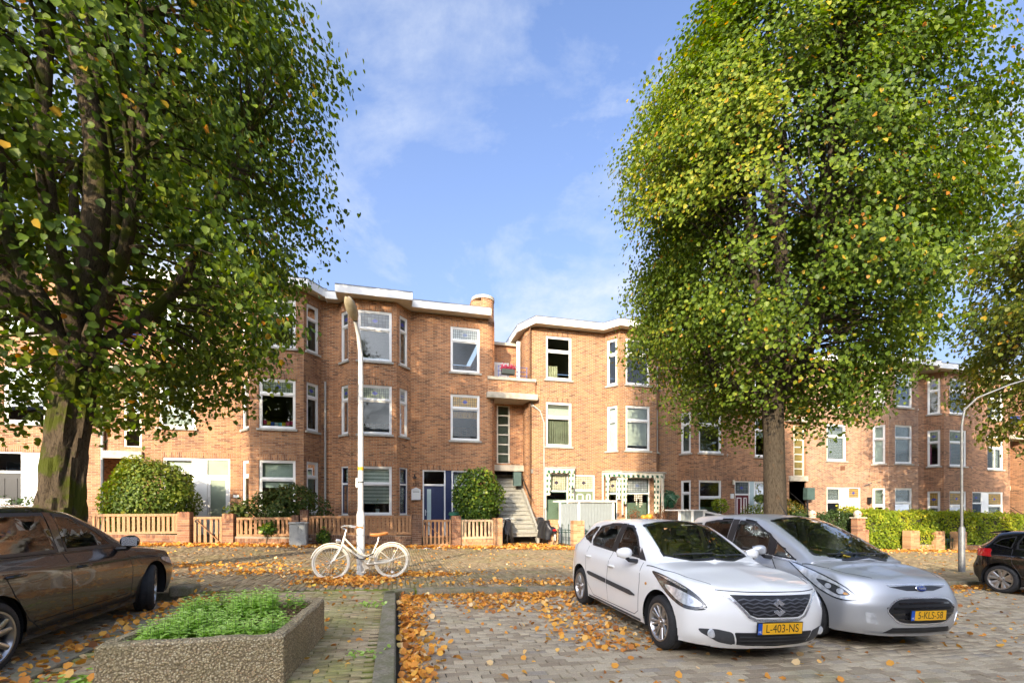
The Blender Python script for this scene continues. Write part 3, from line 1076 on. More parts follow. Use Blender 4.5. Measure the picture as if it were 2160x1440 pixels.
def door(house, T, a0, a1, z0, z1, leafm, zt=None, framem=None, upper=None, style='panel'):
 framem = framem or WHITE
 fw = 0.06
 mb = MB()
 bi, bo = -0.105, -0.03
 mb.fbox(T, a0, a0 + fw, bi, bo, z0, z1)
 mb.fbox(T, a1 - fw, a1, bi, bo, z0, z1)
 mb.fbox(T, a0 + fw, a1 - fw, bi, bo, z1 - fw, z1)
 if zt:
  mb.fbox(T, a0 + fw, a1 - fw, bi, bo + 0.01, zt - 0.04, zt + 0.04)
 fr = mb.build('door_frame', framem, house, bevel=0.004)
 A0, A1 = a0 + fw + 0.004, a1 - fw - 0.004
 top = (zt - 0.044) if zt else z1 - fw - 0.004
 lm = MB()
 if style == 'glass':
  st = 0.10
  lm.fbox(T, A0, A0 + st, bi + 0.02, bo - 0.015, z0, top)
  lm.fbox(T, A1 - st, A1, bi + 0.02, bo - 0.015, z0, top)
  lm.fbox(T, A0 + st, A1 - st, bi + 0.02, bo - 0.015, top - st, top)
  lm.fbox(T, A0 + st, A1 - st, bi + 0.02, bo - 0.015, z0, z0 + 0.62)
  for k in range(3):
   lm.fbox(T, A0 + st + 0.02, A1 - st - 0.02, bo - 0.017, bo - 0.008, z0 + 0.08 + k * 0.15, z0 + 0.205 + k * 0.15)
  dl = lm.build('door', leafm, house, bevel=0.004)
  pane(T, A0 + st, A1 - st, z0 + 0.62, top - st, -0.06, FROST, dl)
  mb = MB()
  mb.fbox(T, A0 + 0.12, A1 - 0.12, bo - 0.02, bo + 0.005, z0 + 0.64, z0 + 0.70)
  mb.build('letter_slot', STEEL, dl)
 else:
  lm.fbox(T, A0, A1, bi + 0.02, bo - 0.02, z0, top)
  if style == 'panel':
   w = A1 - A0
   for (p, q, r_, s_) in ((0.12, 0.46, 0.08, 0.36), (0.54, 0.88, 0.08, 0.36), (0.12, 0.46, 0.42, 0.92), (0.54, 0.88, 0.42, 0.92)):
    h = top - z0
    lm.fbox(T, A0 + w * p, A0 + w * q, bo - 0.02, bo - 0.008, z0 + h * r_, z0 + h * s_)
  dl = lm.build('door', leafm, house, bevel=0.004)
 if style == 'modern':
  mb = MB()
  mb.fbox(T, A0 + 0.13, A0 + 0.30, bo - 0.02, bo - 0.012, z0 + 0.06, top - 0.14)
  mb.build('light_strip', mat('frost_strip', (0.36, 0.46, 0.47), 0.25, var=0.05), dl)
  mb = MB()
  mb.fbox(T, A0 + 0.42, A1 - 0.08, bo - 0.02, bo - 0.008, z0 + 0.22, z0 + 0.42)
  mb.fbox(T, A0 + 0.42, A1 - 0.08, bo - 0.02, bo - 0.010, z0 + 0.50, top - 0.12)
  mb.build('raised_panel', leafm, dl)
 if style == 'cottage':
  for (p, q) in ((0.1, 0.46), (0.62, 0.86)):
   mb = MB()
   w = A1 - A0
   c0, c1 = z0 + 0.8, top - 0.12
   for (e0, e1, f0, f1) in ((p, p + 0.06, c0, c1), (q - 0.06, q, c0, c1), (p, q, c1 - 0.05, c1), (p, q, c0, c0 + 0.05)):
    mb.fbox(T, A0 + w * e0, A0 + w * e1, bo - 0.02, bo - 0.005, f0, f1)
   mb.build('pane_bead', WHITE, dl)
 hb = MB()
 hb.fbox(T, A0 + 0.04, A0 + 0.08, bo - 0.02, bo, z0 + 0.90, z0 + 1.16)
 hb.fbox(T, A0 + 0.04, A0 + 0.16, bo, bo + 0.03, z0 + 1.06, z0 + 1.085)
 hb.build('handle', STEEL, dl)
 if zt:
  pane(T, A0, A1, zt + 0.045, z1 - fw - 0.004, -0.07, upper or GLASS, fr)
 return fr
def panel(house, T, a0, a1, z0, z1, m, boards=True):
 mb = MB()
 if boards:
  z = z0
  while z < z1 - 0.02:
   mb.fbox(T, a0, a1, -0.09, -0.045, z, min(z + 0.148, z1))
   z += 0.154
  mb.fbox(T, a0, a1, -0.095, -0.06, z0, z1)
 else:
  mb.fbox(T, a0, a1, -0.09, -0.04, z0, z1)
 return mb.build('infill_panel', m, house)
def eave(house, poly, z0, z1):
 """flat roof edge: soffit slab, white fascia, dark zinc lip, following the plan outline (x, y); the back edge is the last segment"""
 mb = MB()
 mb.prism(poly, z0 + 0.03, z0 + 0.06)
 mb.build('soffit', SOFFIT, house)
 f = MB()
 n = len(poly)
 for i in range(n - 1):
  a, b = Vector(poly[i]), Vector(poly[i + 1])
  d = (b - a)
  ln = d.length
  T = frame_T(a, (d.x, d.y))
  f.fbox(T, -0.032, ln + 0.032, 0.001, 0.03, z0, z1)
 f.build('fascia', WHITE, house)
 r = MB()
 r.prism([(x, y) for x, y in poly], z0 + 0.065, z1 - 0.02)
 r.build('roof', ROOFM, house)
 zl = MB()
 for i in range(n - 1):
  a, b = Vector(poly[i]), Vector(poly[i + 1])
  d = (b - a)
  T = frame_T(a, (d.x, d.y))
  zl.fbox(T, -0.04, d.length + 0.04, -0.04, 0.042, z1, z1 + 0.03)
 zl.build('roof_trim', ZINC, house)
def pipe(parent, pts, r=0.04, m=None, name='downpipe'):
 mb = MB()
 mb.tube(pts, r, 8)
 return mb.build(name, m or PVC, parent, smooth=True)
def shell(mb, x0, x1, z0, z1, u=0.0):
 """side and back walls of a house"""
 mb.quad([(x0, YB, z0), (x0, YW, z0), (x0, YW, z1), (x0, YB, z1)], [(0, z0), (7, z0), (7, z1), (0, z1)])
 mb.quad([(x1, YB, z0), (x1, YW, z0), (x1, YW, z1), (x1, YB, z1)], [(0, z0), (7, z0), (7, z1), (0, z1)])
 mb.quad([(x0, YB, z0), (x1, YB, z0), (x1, YB, z1), (x0, YB, z1)], [(0, z0), (7, z0), (7, z1), (0, z1)])
def rounded(mb, c, r, a0, a1, z0, z1, u0=0.0, n=12):
 """cylindrical wall round centre c from angle a0 to a1 (degrees)"""
 for i in range(n):
  p, q = R(a0 + (a1 - a0) * i / n), R(a0 + (a1 - a0) * (i + 1) / n)
  ua, ub = u0 + r * abs(p - R(a0)), u0 + r * abs(q - R(a0))
  mb.quad([(c[0] + r * math.cos(p), c[1] + r * math.sin(p), z0), (c[0] + r * math.cos(q), c[1] + r * math.sin(q), z0),
     (c[0] + r * math.cos(q), c[1] + r * math.sin(q), z1), (c[0] + r * math.cos(p), c[1] + r * math.sin(p), z1)],
    [(ua, z0), (ub, z0), (ub, z1), (ua, z1)])
def build_house(name, label, x0, x1, dz, brick, mains, bay, facets, wx0=None, wx1=None, eave_poly=None, group='terraced houses of the brick row', corner=None, ztop=9.97, base=-1.6):
 """mains / bay: list of (kind, x0, x1, z0, z1, kwargs); bay plan = (xl, xfl, xfr, xr)"""
 wx0 = x0 if wx0 is None else wx0
 wx1 = x1 if wx1 is None else wx1
 h = thing(name, label, 'house', ((x0 + x1) / 2, YW, gz((x0 + x1) / 2, 0.2)), group=group)
 wm = MB()
 lm = []
 z0, z1 = base, ztop + dz
 shell(wm, x0, x1, z0, z1)
 bxl, bfl, bfr, bxr = bay
 segs = []
 if bxl > wx0 + 0.02:
  segs.append((wx0, bxl))
 if wx1 > bxr + 0.02:
  segs.append((bxr, wx1))
 todo = []
 for (s0, s1) in segs:
  inside = [w for w in mains if s0 <= w[1] and w[2] <= s1]
  ops = []
  for w in inside:
   ops.append((w[1] - s0, w[2] - s0, w[3] + dz, w[4] + dz))
  wall(wm, (s0, YW), (s1, YW), z0, z1, ops, u0=s0)
  T = frame_T((s0, YW), (1, 0))
  for o in merge_ops(ops):   # openings that touch share one lintel
   lintel(T, o[0] - 0.06, o[1] + 0.06, o[3], lm)
  for w in inside:
   todo.append((T, w, s0))
 flo = MB()
 for zf in (0.3, 3.42, 6.5):
  flo.box(x0 + 0.05, x1 - 0.05, YW + 0.14, YB - 0.05, zf + dz - 0.2, zf + dz)
  flo.prism([(bxl + 0.2, YW + 0.14), (bfl + 0.15, YF + 0.2), (bfr - 0.15, YF + 0.2), (bxr - 0.2, YW + 0.14)], zf + dz - 0.19, zf + dz - 0.01)
 # bay walls
 pts = [(bxl, YW), (bfl, YF), (bfr, YF), (bxr, YW)]
 for k in range(3):
  p, q = pts[k], pts[k + 1]
  ln = math.hypot(q[0] - p[0], q[1] - p[1])
  T = frame_T(p, (q[0] - p[0], q[1] - p[1]))
  ops = []
  for w in facets[k]:
   ops.append((w[1], w[2], w[3] + dz, w[4] + dz))
   todo.append((T, w, 0.0))
  wall(wm, p, q, z0, z1, ops, u0=p[0] + k * 0.1)
  for o in ops:
   lintel(T, o[0] - 0.05, o[1] + 0.05, o[3], lm)
 if corner:
  corner(wm, z0, z1, h)
 wm.build('brick_wall', brick, h)
 for q in lm:
  q.build('lintel', brick, h)
 flo.build('floors', DARKIN, h)
 for (T, w, s0) in todo:
  kind, a0, a1, c0, c1, kw = w
  if kind == 'win':
   window(h, T, a0 - s0, a1 - s0, c0 + dz, c1 + dz, **kw)
  elif kind == 'door':
   kk = dict(kw)
   if kk.get('zt'):
    kk['zt'] += dz
   door(h, T, a0 - s0, a1 - s0, c0 + dz, c1 + dz, **kk)
  elif kind == 'panel':
   panel(h, T, a0 - s0, a1 - s0, c0 + dz, c1 + dz, **kw)
 if eave_poly:
  eave(h, eave_poly, z1, z1 + 0.30)
 return h
def merge_ops(ops):
 out = []
 for o in sorted(ops):
  for i, p in enumerate(out):
   if abs(p[3] - o[3]) < 0.02 and o[0] - p[1] < 0.03:
    out[i] = (p[0], max(p[1], o[1]), min(p[2], o[2]), max(p[3], o[3]))
    break
  else:
   out.append(o)
 return out
# ------------------------------------------------------------ the row of houses across the street
WN = dict
E_ = 0.42      # eave overhang
def bay_facets(bay, fw_l, fw_r, zs, front, sides=None, side_w=0.52):
 """front window (x fw_l..fw_r) and one slim window on each side facet, per storey; zs = list of (z0, z1, kwargs front, kwargs side)"""
 bxl, bfl, bfr, bxr = bay
 out = [[], [], []]
 d = YW - YF
 for (z0, z1, kf, kl, kr) in zs:
  out[1].append(('win', fw_l - bfl, fw_r - bfl, z0, z1, kf))
  for k, (a, b, kk) in ((0, (bxl, bfl, kl)), (2, (bfr, bxr, kr))):
   ln = math.hypot(b - a, d)
   w = min(side_w, ln - 0.22)
   if kk is None:
    continue
   out[k].append(('win', ln / 2 - w / 2, ln / 2 + w / 2, z0 - 0.0, z1, kk))
 return out
# house with the white door, behind the left tree (X -9.3 .. -2.76)
bayA = (-5.95, -5.42, -3.52, -2.98)
houseA = build_house(
 'terraced_house', 'sunlit orange brick house with white glazed front door and flag bunting in its bay window', -9.28, -2.76, 0.07, BRICK_A,
 [('win', -8.75, -7.53, 7.56, 9.5, WN(deco=d_blind(0.3))), ('win', -8.75, -7.53, 4.52, 6.48, WN(deco=d_curtain(NET))),
  ('win', -8.62, -7.56, 1.55, 3.38, WN(deco=d_blind(0.30))), ('panel', -7.56, -7.19, 0.3, 3.38, WN(m=WHITE, boards=False)),
  ('door', -7.19, -6.33, 0.3, 3.38, WN(leafm=WHITE, zt=2.68, style='glass', upper=FROST))],
 bayA, bay_facets(bayA, -5.12, -3.82, [
  (7.68, 9.58, WN(upper=LEAD_G, tr=0.33, deco=d_curtain(BLINDG, 0, 0.1)), WN(), WN(upper=GLASS)),
  (4.52, 6.46, WN(upper=LEAD_G, deco=d_bunting), WN(), WN(upper=LEAD_G)),
  (1.25, 3.30, WN(tr=0.36, deco=d_blind(0.52, BLINDG)), WN(), WN(deco=d_blind(0.6, BLINDG)))], None, side_w=0.6),
 eave_poly=[(-9.6, YW - E_), (-6.15, YW - E_), (-5.62, YF - E_), (-3.32, YF - E_), (-2.72, YW - E_), (-2.72, YB)][::1] and
 [(-9.30, YB), (-9.30, YW - E_), (-6.15, YW - E_), (-5.62, YF - E_), (-3.32, YF - E_), (-2.85, YW - E_), (-2.74, YW - E_), (-2.74, YB)])
T0 = frame_T((-9.28, YW), (1, 0))
pipe(houseA, [(-2.82, YW - 0.06, 6.7), (-2.82, YW - 0.06, 0.1)], 0.035)
mb = MB(); mb.box(-6.22, -6.02, YW - 0.02, YW, 1.92, 2.03); mb.build('number_plate', WHITE, houseA)
mb = MB(); mb.box(-7.43, -7.38, YW - 0.04, YW - 0.02, 1.75, 1.86); mb.build('doorbell', CREAM, houseA)
def corner_right(cx, r):
 def f(wm, z0, z1, h):
  rounded(wm, (cx, YW + r), r, -90, 0, z0, z1, u0=cx)
  wm.quad([(cx + r, YW + r, z0), (cx + r, YW + 2.2, z0), (cx + r, YW + 2.2, z1), (cx + r, YW + r, z1)],
    [(cx + 0.8, z0), (cx + 0.8 + 2.2 - r, z0), (cx + 0.8 + 2.2 - r, z1), (cx + 0.8, z1)])
 return f
def corner_left(cx, r):
 def f(wm, z0, z1, h):
  rounded(wm, (cx, YW + r), r, 180, 270, z0, z1, u0=cx)
  wm.quad([(cx - r, YW + 2.2, z0), (cx - r, YW + r, z0), (cx - r, YW + r, z1), (cx - r, YW + 2.2, z1)],
    [(cx - 0.8 - 2.2 + r, z0), (cx - 0.8, z0), (cx - 0.8, z1), (cx - 0.8 - 2.2 + r, z1)])
 return f
# house number 105 (X -2.76 .. 4.4)
bayB = (-2.32, -1.77, 0.02, 0.62)
kz = WN(tr=0.36, deco=d_zebra(0.42))
kz2 = WN(tr=0.36, deco=d_zebra(0.42), sashm=NAVY)
houseB = build_house(
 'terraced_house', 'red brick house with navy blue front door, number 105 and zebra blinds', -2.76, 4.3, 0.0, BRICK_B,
 [('win', 2.33, 3.63, 7.52, 9.52, WN(upper=LEAD_P, deco=d_blind(0.28))), ('win', 2.33, 3.63, 4.50, 6.54, WN(upper=LEAD_A, deco=d_curtain(mat('amber_valance', (0.42, 0.22, 0.06), 0.8), 0.50, 0.66))),
  ('door', 1.12, 2.11, 0.28, 3.17, WN(leafm=NAVY, zt=2.52, style='modern')), ('panel', 2.11, 2.38, 0.28, 3.17, WN(m=NAVY)),
  ('win', 2.38, 3.62, 0.95, 3.17, WN(deco=d_curtain(NET), sashm=NAVY))],
 bayB, bay_facets(bayB, -1.50, -0.17, [
  (7.50, 9.56, WN(upper=LEAD_K, tr=0.36), WN(upper=LEAD_K), WN(upper=LEAD_K)),
  (4.52, 6.53, WN(upper=LEAD_G, deco=d_curtain(NET, part=[(0.0, 0.1)])), WN(upper=LEAD_G), WN(upper=LEAD_P, deco=d_blind(0.75))),
  (1.22, 3.22, kz, kz2, kz2)], None),
 wx1=3.9, corner=corner_right(3.9, 0.5),
 eave_poly=[(-2.74, YB), (-2.74, YW - E_), (-2.28, YW - E_), (-2.28, YF - E_), (0.62, YF - E_), (0.62, YW - E_ - 0.06), (4.02, YW - E_ - 0.06), (4.02, YB)])
mb = MB()
mb.box(0.64, 1.03, YW - 0.14, YW - 0.003, 1.86, 2.30)
mb.prism([(0.62, 2.30), (1.05, 2.30), (0.835, 2.40)], YW - 0.16, YW - 0.003, T=lambda x, y, z: (x, z, y))
letterbox = mb.build('letterbox', WHITE, houseB, bevel=0.01)
mb = MB(); mb.box(0.70, 0.97, YW - 0.146, YW - 0.14, 2.20, 2.22); mb.build('letter_slot', BLACKP, letterbox)
mb = MB()
mb.cyl((0.78, YW - 0.10, 2.78), (0.78, YW - 0.10, 2.90), 0.075, 0.03, 10)
mb.cyl((0.78, YW - 0.10, 2.90), (0.78, YW - 0.10, 2.97), 0.025, 0.02, 8)
mb.bar((0.78, YW, 2.84), (0.78, YW - 0.08, 2.84), 0.03, 0.03)
mb.build('wall_lamp', BLACKP, houseB)
def text_mesh(s, size, m, name, parent, M, ext=0.004, align='CENTER', spacing=1.0, squash=1.0):
 """lettering as a mesh placed by matrix M (text lies in its local xy plane)"""
 cu = bpy.data.curves.new(name + '_curve', 'FONT')
 cu.body = s
 cu.size = size
 cu.extrude = ext
 cu.align_x = align
 cu.align_y = 'CENTER'
 cu.space_character = spacing
 to = bpy.data.objects.new(name + '_tmp', cu)
 COL.objects.link(to)
 dg = bpy.context.evaluated_depsgraph_get()
 me = bpy.data.meshes.new_from_object(to.evaluated_get(dg))
 bpy.data.objects.remove(to)
 bpy.data.curves.remove(cu)
 me.transform(Matrix.Diagonal((squash, 1, 1, 1)))
 me.transform(M)
 me.materials.clear()
 me.materials.append(m)
 o = bpy.data.objects.new(name, me)
 COL.objects.link(o)
 o.parent = parent
 return o
def wall_M(x, y, z, parent):
 b = BASE[parent.name]
 return Matrix.Translation((x - b.x, y - b.y, z - b.z)) @ Matrix.Rotation(R(90), 4, 'X')
text_mesh('105', 0.20, BLACKP, 'house_number', houseB, wall_M(0.83, YW - 0.012, 2.53, houseB), 0.01)
# round-cornered chimney stack over the corner of number 105
ch = MB()
rounded(ch, (3.9, YW + 0.62), 0.5, -110, 90, 9.9, 11.0, n=18)
ch.quad([(3.28, YW + 0.15, 9.9), (3.75, YW + 0.15, 9.9), (3.75, YW + 0.15, 10.85), (3.28, YW + 0.15, 10.85)], [(0, 0), (0.5, 0), (0.5, 1), (0, 1)])
ch.quad([(3.28, YW + 1.1, 9.9), (3.28, YW + 0.15, 9.9), (3.28, YW + 0.15, 10.85), (3.28, YW + 1.1, 10.85)], [(0, 0), (1, 0), (1, 1), (0, 1)])
ch.quad([(3.28, YW + 1.1, 10.85), (3.28, YW + 0.15, 10.85), (3.75, YW + 0.15, 10.85), (3.75, YW + 1.1, 10.85)], [(0, 0), (1, 0), (1, 1), (0, 1)])
ch = ch.build('chimney', BRICK_B, houseB)
mb = MB(); mb.cyl((3.9, YW + 0.62, 11.0), (3.9, YW + 0.62, 11.14), 0.53, n=24); mb.build('chimney_cap', CONCRETE, ch)
# next house with the striped awnings (X 5.9 .. 13.65)
bayC = (9.68, 10.17, 12.08, 12.66)
LC = dict(sashm=GREENP)
houseC = build_house(
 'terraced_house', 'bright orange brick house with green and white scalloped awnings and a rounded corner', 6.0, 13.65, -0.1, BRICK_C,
 [('win', 6.75, 8.02, 7.60, 9.62, WN(tr=0.34, deco=d_curtain(mat('lamp_cloth', (0.5, 0.45, 0.3), 0.8), 0.02, 0.33, part=[(0.1, 0.5)]))), ('win', 6.75, 8.02, 4.48, 6.55, WN(tr=0.34, deco=both(d_curtain(CURT, 0, 0.62), d_blind(0.33)))),
  ('win', 6.72, 7.86, 0.95, 3.22, WN(upper=LEAD_S, tr=0.36, lower=None, sashm=GREENP, deco=lambda T, a0, a1, c0, c1, zt, w: pane(T, a0 + 0.05, a1 - 0.05, c0, c0 + 1.0, -0.11, FROST, w, 'frosted_film'))),
  ('door', 8.14, 9.20, 0.25, 3.18, WN(leafm=SAGE, zt=2.45, style='cottage', upper=LEAD_S))],
 bayC, bay_facets(bayC, 10.46, 11.73, [
  (7.42, 9.60, WN(tr=0.33), WN(tr=0.33), WN(tr=0.33)),
  (4.32, 6.44, WN(tr=0.33, deco=d_blind(0.90)), WN(tr=0.33, deco=d_blind(1.0)), WN(tr=0.33)),
  (0.95, 3.06, WN(upper=LEAD_P, tr=0.36, sashm=GREENP, deco=lambda T, a0, a1, c0, c1, zt, w: pane(T, a0 + 0.05, a1 - 0.05, c0, c0 + 0.85, -0.11, FROST, w, 'frosted_film')), WN(upper=LEAD_S, tr=0.36, sashm=GREENP), WN(upper=LEAD_S, tr=0.36, sashm=GREENP))], None, side_w=0.54),
 wx0=6.6, corner=corner_left(6.6, 0.7),
 eave_poly=[(5.62, YB), (5.62, YW + 1.0), (5.62, YW + 0.75), (6.15, YW - E_), (9.45, YW - E_), (9.95, YF - E_), (12.3, YF - E_), (12.85, YW - E_), (13.67, YW - E_), (13.67, YB)])
pipe(houseC, [(6.1, YW - 0.02, 6.25), (6.45, YW - 0.05, 5.98), (6.72 - 0.08, YW - 0.06, 5.45), (6.64, YW - 0.06, 0.2)], 0.03)
# its neighbour, partly hidden by the tree (X 13.65 .. 20.6)
bayD = (13.72, 14.14, 16.03, 16.55)
houseD = build_house(
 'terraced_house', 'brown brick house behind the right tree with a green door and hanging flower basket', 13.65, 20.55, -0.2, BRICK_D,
 [('win', 18.35, 19.6, 7.55, 9.5, WN()), ('win', 18.35, 19.6, 4.42, 6.45, WN(deco=d_blind(0.5, BLINDG))),
  ('door', 17.1, 18.05, 0.2, 3.12, WN(leafm=mat('dark_red', (0.11, 0.015, 0.02), 0.4), zt=2.42, style='cottage', upper=LEAD_K)), ('panel', 18.05, 18.32, 0.2, 3.12, WN(m=BLUEG, boards=False)),
  ('win', 18.32, 19.6, 0.6, 3.12, WN(tr=0.30, deco=d_blind(0.6, BLUEG)))],
 bayD, bay_facets(bayD, 14.42, 15.72, [
  (7.45, 9.5, WN(), WN(deco=d_venetian(1.0)), WN()),
  (4.42, 6.45, WN(deco=d_venetian(1.0, BLACKP)), WN(deco=d_venetian(1.0, mat('grey_slats', (0.25, 0.25, 0.24), 0.6))), WN()),
  (0.95, 3.08, WN(tr=0.40, deco=lambda T, a0, a1, c0, c1, zt, w: slats(T, a0, a1, c0, c0 + 0.75, -0.18, BLUEG, w, pitch=0.03, fill=0.8)), WN(), WN())], None, side_w=0.5),
 eave_poly=[(13.67, YB), (13.67, YW - E_), (13.72, YF - E_), (16.35, YF - E_), (16.85, YW - E_), (20.7, YW - E_), (20.7, YB)])
mb = MB(); mb.cyl((16.95, YW - 0.08, 2.72), (16.95, YW - 0.08, 2.95), 0.07, 0.07, 12); mb.build('wall_lamp', CREAM, houseD)
mb = MB(); mb.box(16.8, 17.0, YW - 0.05, YW - 0.002, 2.0, 2.25); mb.build('meter_box', WHITE, houseD)
# pale sunlit house on the right (X 21.8 .. 29.86)
bayE = (26.12, 26.63, 28.80, 29.42)
houseE = build_house(
 'terraced_house', 'pale washed brick house with mint green front door behind the clipped hedge', 21.7, 29.86, -0.45, BRICK_E,
 [('win', 23.1, 24.46, 7.55, 9.5, WN()), ('win', 23.1, 24.46, 4.58, 6.62, WN(tr=0.33, deco=both(d_blind(0.3, mat('cream_blind', (0.6, 0.58, 0.44), 0.7)), d_venetian(1.0, pitch=0.09)))),
  ('win', 23.1, 24.15, 1.2, 3.12, WN(tr=0.42, deco=d_venetian(0.42, pitch=0.08))), ('panel', 24.15, 24.63, 0.0, 3.12, WN(m=WHITE, boards=False)),
  ('door', 24.63, 25.5, 0.0, 3.12, WN(leafm=MINT, zt=2.5, style='modern', upper=LEAD_A))],
 bayE, bay_facets(bayE, 27.08, 28.36, [
  (7.62, 9.66, WN(tr=0.36, deco=d_curtain(mat('tan_cloth', (0.4, 0.33, 0.2), 0.8), 0.0, 0.3, part=[(0.2, 0.8)])), WN(tr=0.36, upper=BLINDW, lower=BLINDW), WN()),
  (4.45, 6.62, WN(tr=0.33, lower=GLASS, deco=d_blind(0.62, mat('moss_blind', (0.26, 0.30, 0.22), 0.6))), WN(tr=0.36, deco=d_blind(1.0)), WN()),
  (1.1, 3.08, WN(tr=0.42, deco=d_venetian(0.5, BLINDG, pitch=0.08)), WN(tr=0.5, deco=d_venetian(0.5, BLINDG, pitch=0.08)), WN())], None, side_w=0.55),
 eave_poly=[(21.6, YB), (21.6, YW - E_), (25.95, YW - E_), (26.45, YF - E_), (29.86, YF - E_ - 0.02), (29.86, YB)])
mb = MB(); mb.cyl((26.0, YW - 0.12, 1.75), (26.0, YW - 0.12, 2.12), 0.09, 0.11, 8); mb.build('wall_lantern', BLACKP, houseE)
mb = MB(); mb.bar((25.75, YW, 2.75), (26.0, YW - 0.25, 2.92), 0.05, 0.05); mb.build('flag_holder', BLACKP, houseE)
mb = MB(); mb.box(24.05, 24.35, YW - 0.02, YW - 0.003, 3.62, 3.86); mb.build('air_vent', mat('rusty_vent', (0.16, 0.07, 0.035), 0.9), houseE)
# dusky house at the far right (X 29.86 .. 37.6)
bayF = (30.32, 30.80, 33.05, 33.62)
houseF = build_house(
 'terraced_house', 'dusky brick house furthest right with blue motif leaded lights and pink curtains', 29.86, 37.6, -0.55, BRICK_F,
 [('win', 35.6, 37.0, 7.55, 9.4, WN(mull=0.52, deco=d_curtain(NET, 0, 0.7, part=[(0.55, 1.0)]))), ('win', 35.6, 37.0, 4.45, 6.55, WN(upper=LEAD_A, tr=0.36, mull=0.52, deco=d_curtain(NET, 0, 0.64, part=[(0.55, 1.0)]))),
  ('door', 34.3, 35.18, 0.0, 3.05, WN(leafm=mat('slate_blue', (0.02, 0.035, 0.055), 0.4), zt=2.35, style='panel', upper=LEAD_K)), ('panel', 35.18, 35.69, 0.0, 3.05, WN(m=WHITE, boards=False)),
  ('win', 35.69, 37.0, 1.0, 3.05, WN(upper=LEAD_A, tr=0.42, deco=d_curtain(NET, 0, 0.55)))],
 bayF, bay_facets(bayF, 31.26, 32.62, [
  (7.55, 9.62, WN(upper=LEAD_G, tr=0.34), WN(upper=LEAD_G, tr=0.34), WN()),
  (4.50, 6.62, WN(upper=LEAD_G, tr=0.34, deco=d_curtain(PINKC, 0, 0.64, part=[(0.12, 0.36)])), WN(upper=LEAD_G, tr=0.34, deco=d_curtain(PINKC, 0, 0.64, part=[(0.0, 0.3)])), WN()),
  (1.0, 3.04, WN(upper=LEAD_A, tr=0.42, deco=d_curtain(NET, 0, 0.55)), WN(upper=LEAD_A, tr=0.46, deco=d_curtain(NET, 0, 0.5)), WN())], None, side_w=0.55),
 eave_poly=[(29.86, YB), (29.86, YF - E_ - 0.02), (33.3, YF - E_ - 0.02), (33.85, YW - E_), (37.7, YW - E_), (37.7, YB)])
mb = MB()
for (x, z) in ((37.45, 3.9),):
 mb.tube([(37.45, YW - 0.04, 6.6), (37.45, YW - 0.04, 3.2)], 0.012, 6)
mb.build('light_string', BLACKP, houseF)
# house at the left edge, behind the trunk (X -18 .. -10.56)
bayZ = (-17.6, -17.1, -15.2, -14.65)
houseZ = build_house(
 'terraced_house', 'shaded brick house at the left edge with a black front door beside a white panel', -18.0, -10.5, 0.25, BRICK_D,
 [('win', -13.5, -12.25, 7.5, 9.4, WN(deco=d_curtain(NET))), ('win', -13.5, -12.25, 4.3, 6.3, WN(deco=d_blind(0.5))),
  ('door', -13.95, -12.95, 0.3, 3.27, WN(leafm=BLACKP, zt=2.55, style='panel')), ('panel', -12.95, -12.4, 0.3, 3.27, WN(m=WHITE, boards=False))],
 bayZ, bay_facets(bayZ, -16.8, -15.5, [(7.5, 9.5, WN(), WN(), WN()), (4.4, 6.4, WN(), WN(), WN()), (1.2, 3.2, WN(), WN(), WN())], None),
 eave_poly=[(-18.0, YB), (-18.0, YF - E_), (-15.0, YF - E_), (-14.4, YW - E_), (-10.4, YW - E_), (-10.4, YB)])
pipe(houseZ, [(-10.52, YW - 0.06, 9.9), (-10.52, YW - 0.06, 3.3)], 0.045, STEEL)
pipe(houseZ, [(-10.52, YW - 0.06, 3.3), (-10.52, YW - 0.06, 0.4)], 0.055, mat('iron_pipe', (0.10, 0.11, 0.12), 0.5))
mb = MB(); mb.box(-13.68, -13.3, YW + 0.02, YW + 0.045, 1.55, 1.85); mb.build('paper_notice', WHITE, houseZ)
bayG = (41.5, 42.0, 44.0, 44.6)
houseG = build_house(
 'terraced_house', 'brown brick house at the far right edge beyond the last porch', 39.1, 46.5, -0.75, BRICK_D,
 [('win', 39.7, 41.0, 7.5, 9.4, WN()), ('win', 39.7, 41.0, 4.4, 6.4, WN()), ('win', 39.7, 41.0, 1.0, 3.1, WN())],
 bayG, bay_facets(bayG, 42.3, 43.6, [(7.5, 9.5, WN(), WN(), WN()), (4.4, 6.4, WN(), WN(), WN()), (1.2, 3.2, WN(), WN(), WN())], None),
 eave_poly=[(38.9, YB), (38.9, YW - E_), (41.3, YW - E_), (41.8, YF - E_), (44.2, YF - E_), (44.8, YW - E_), (46.5, YW - E_), (46.5, YB)])
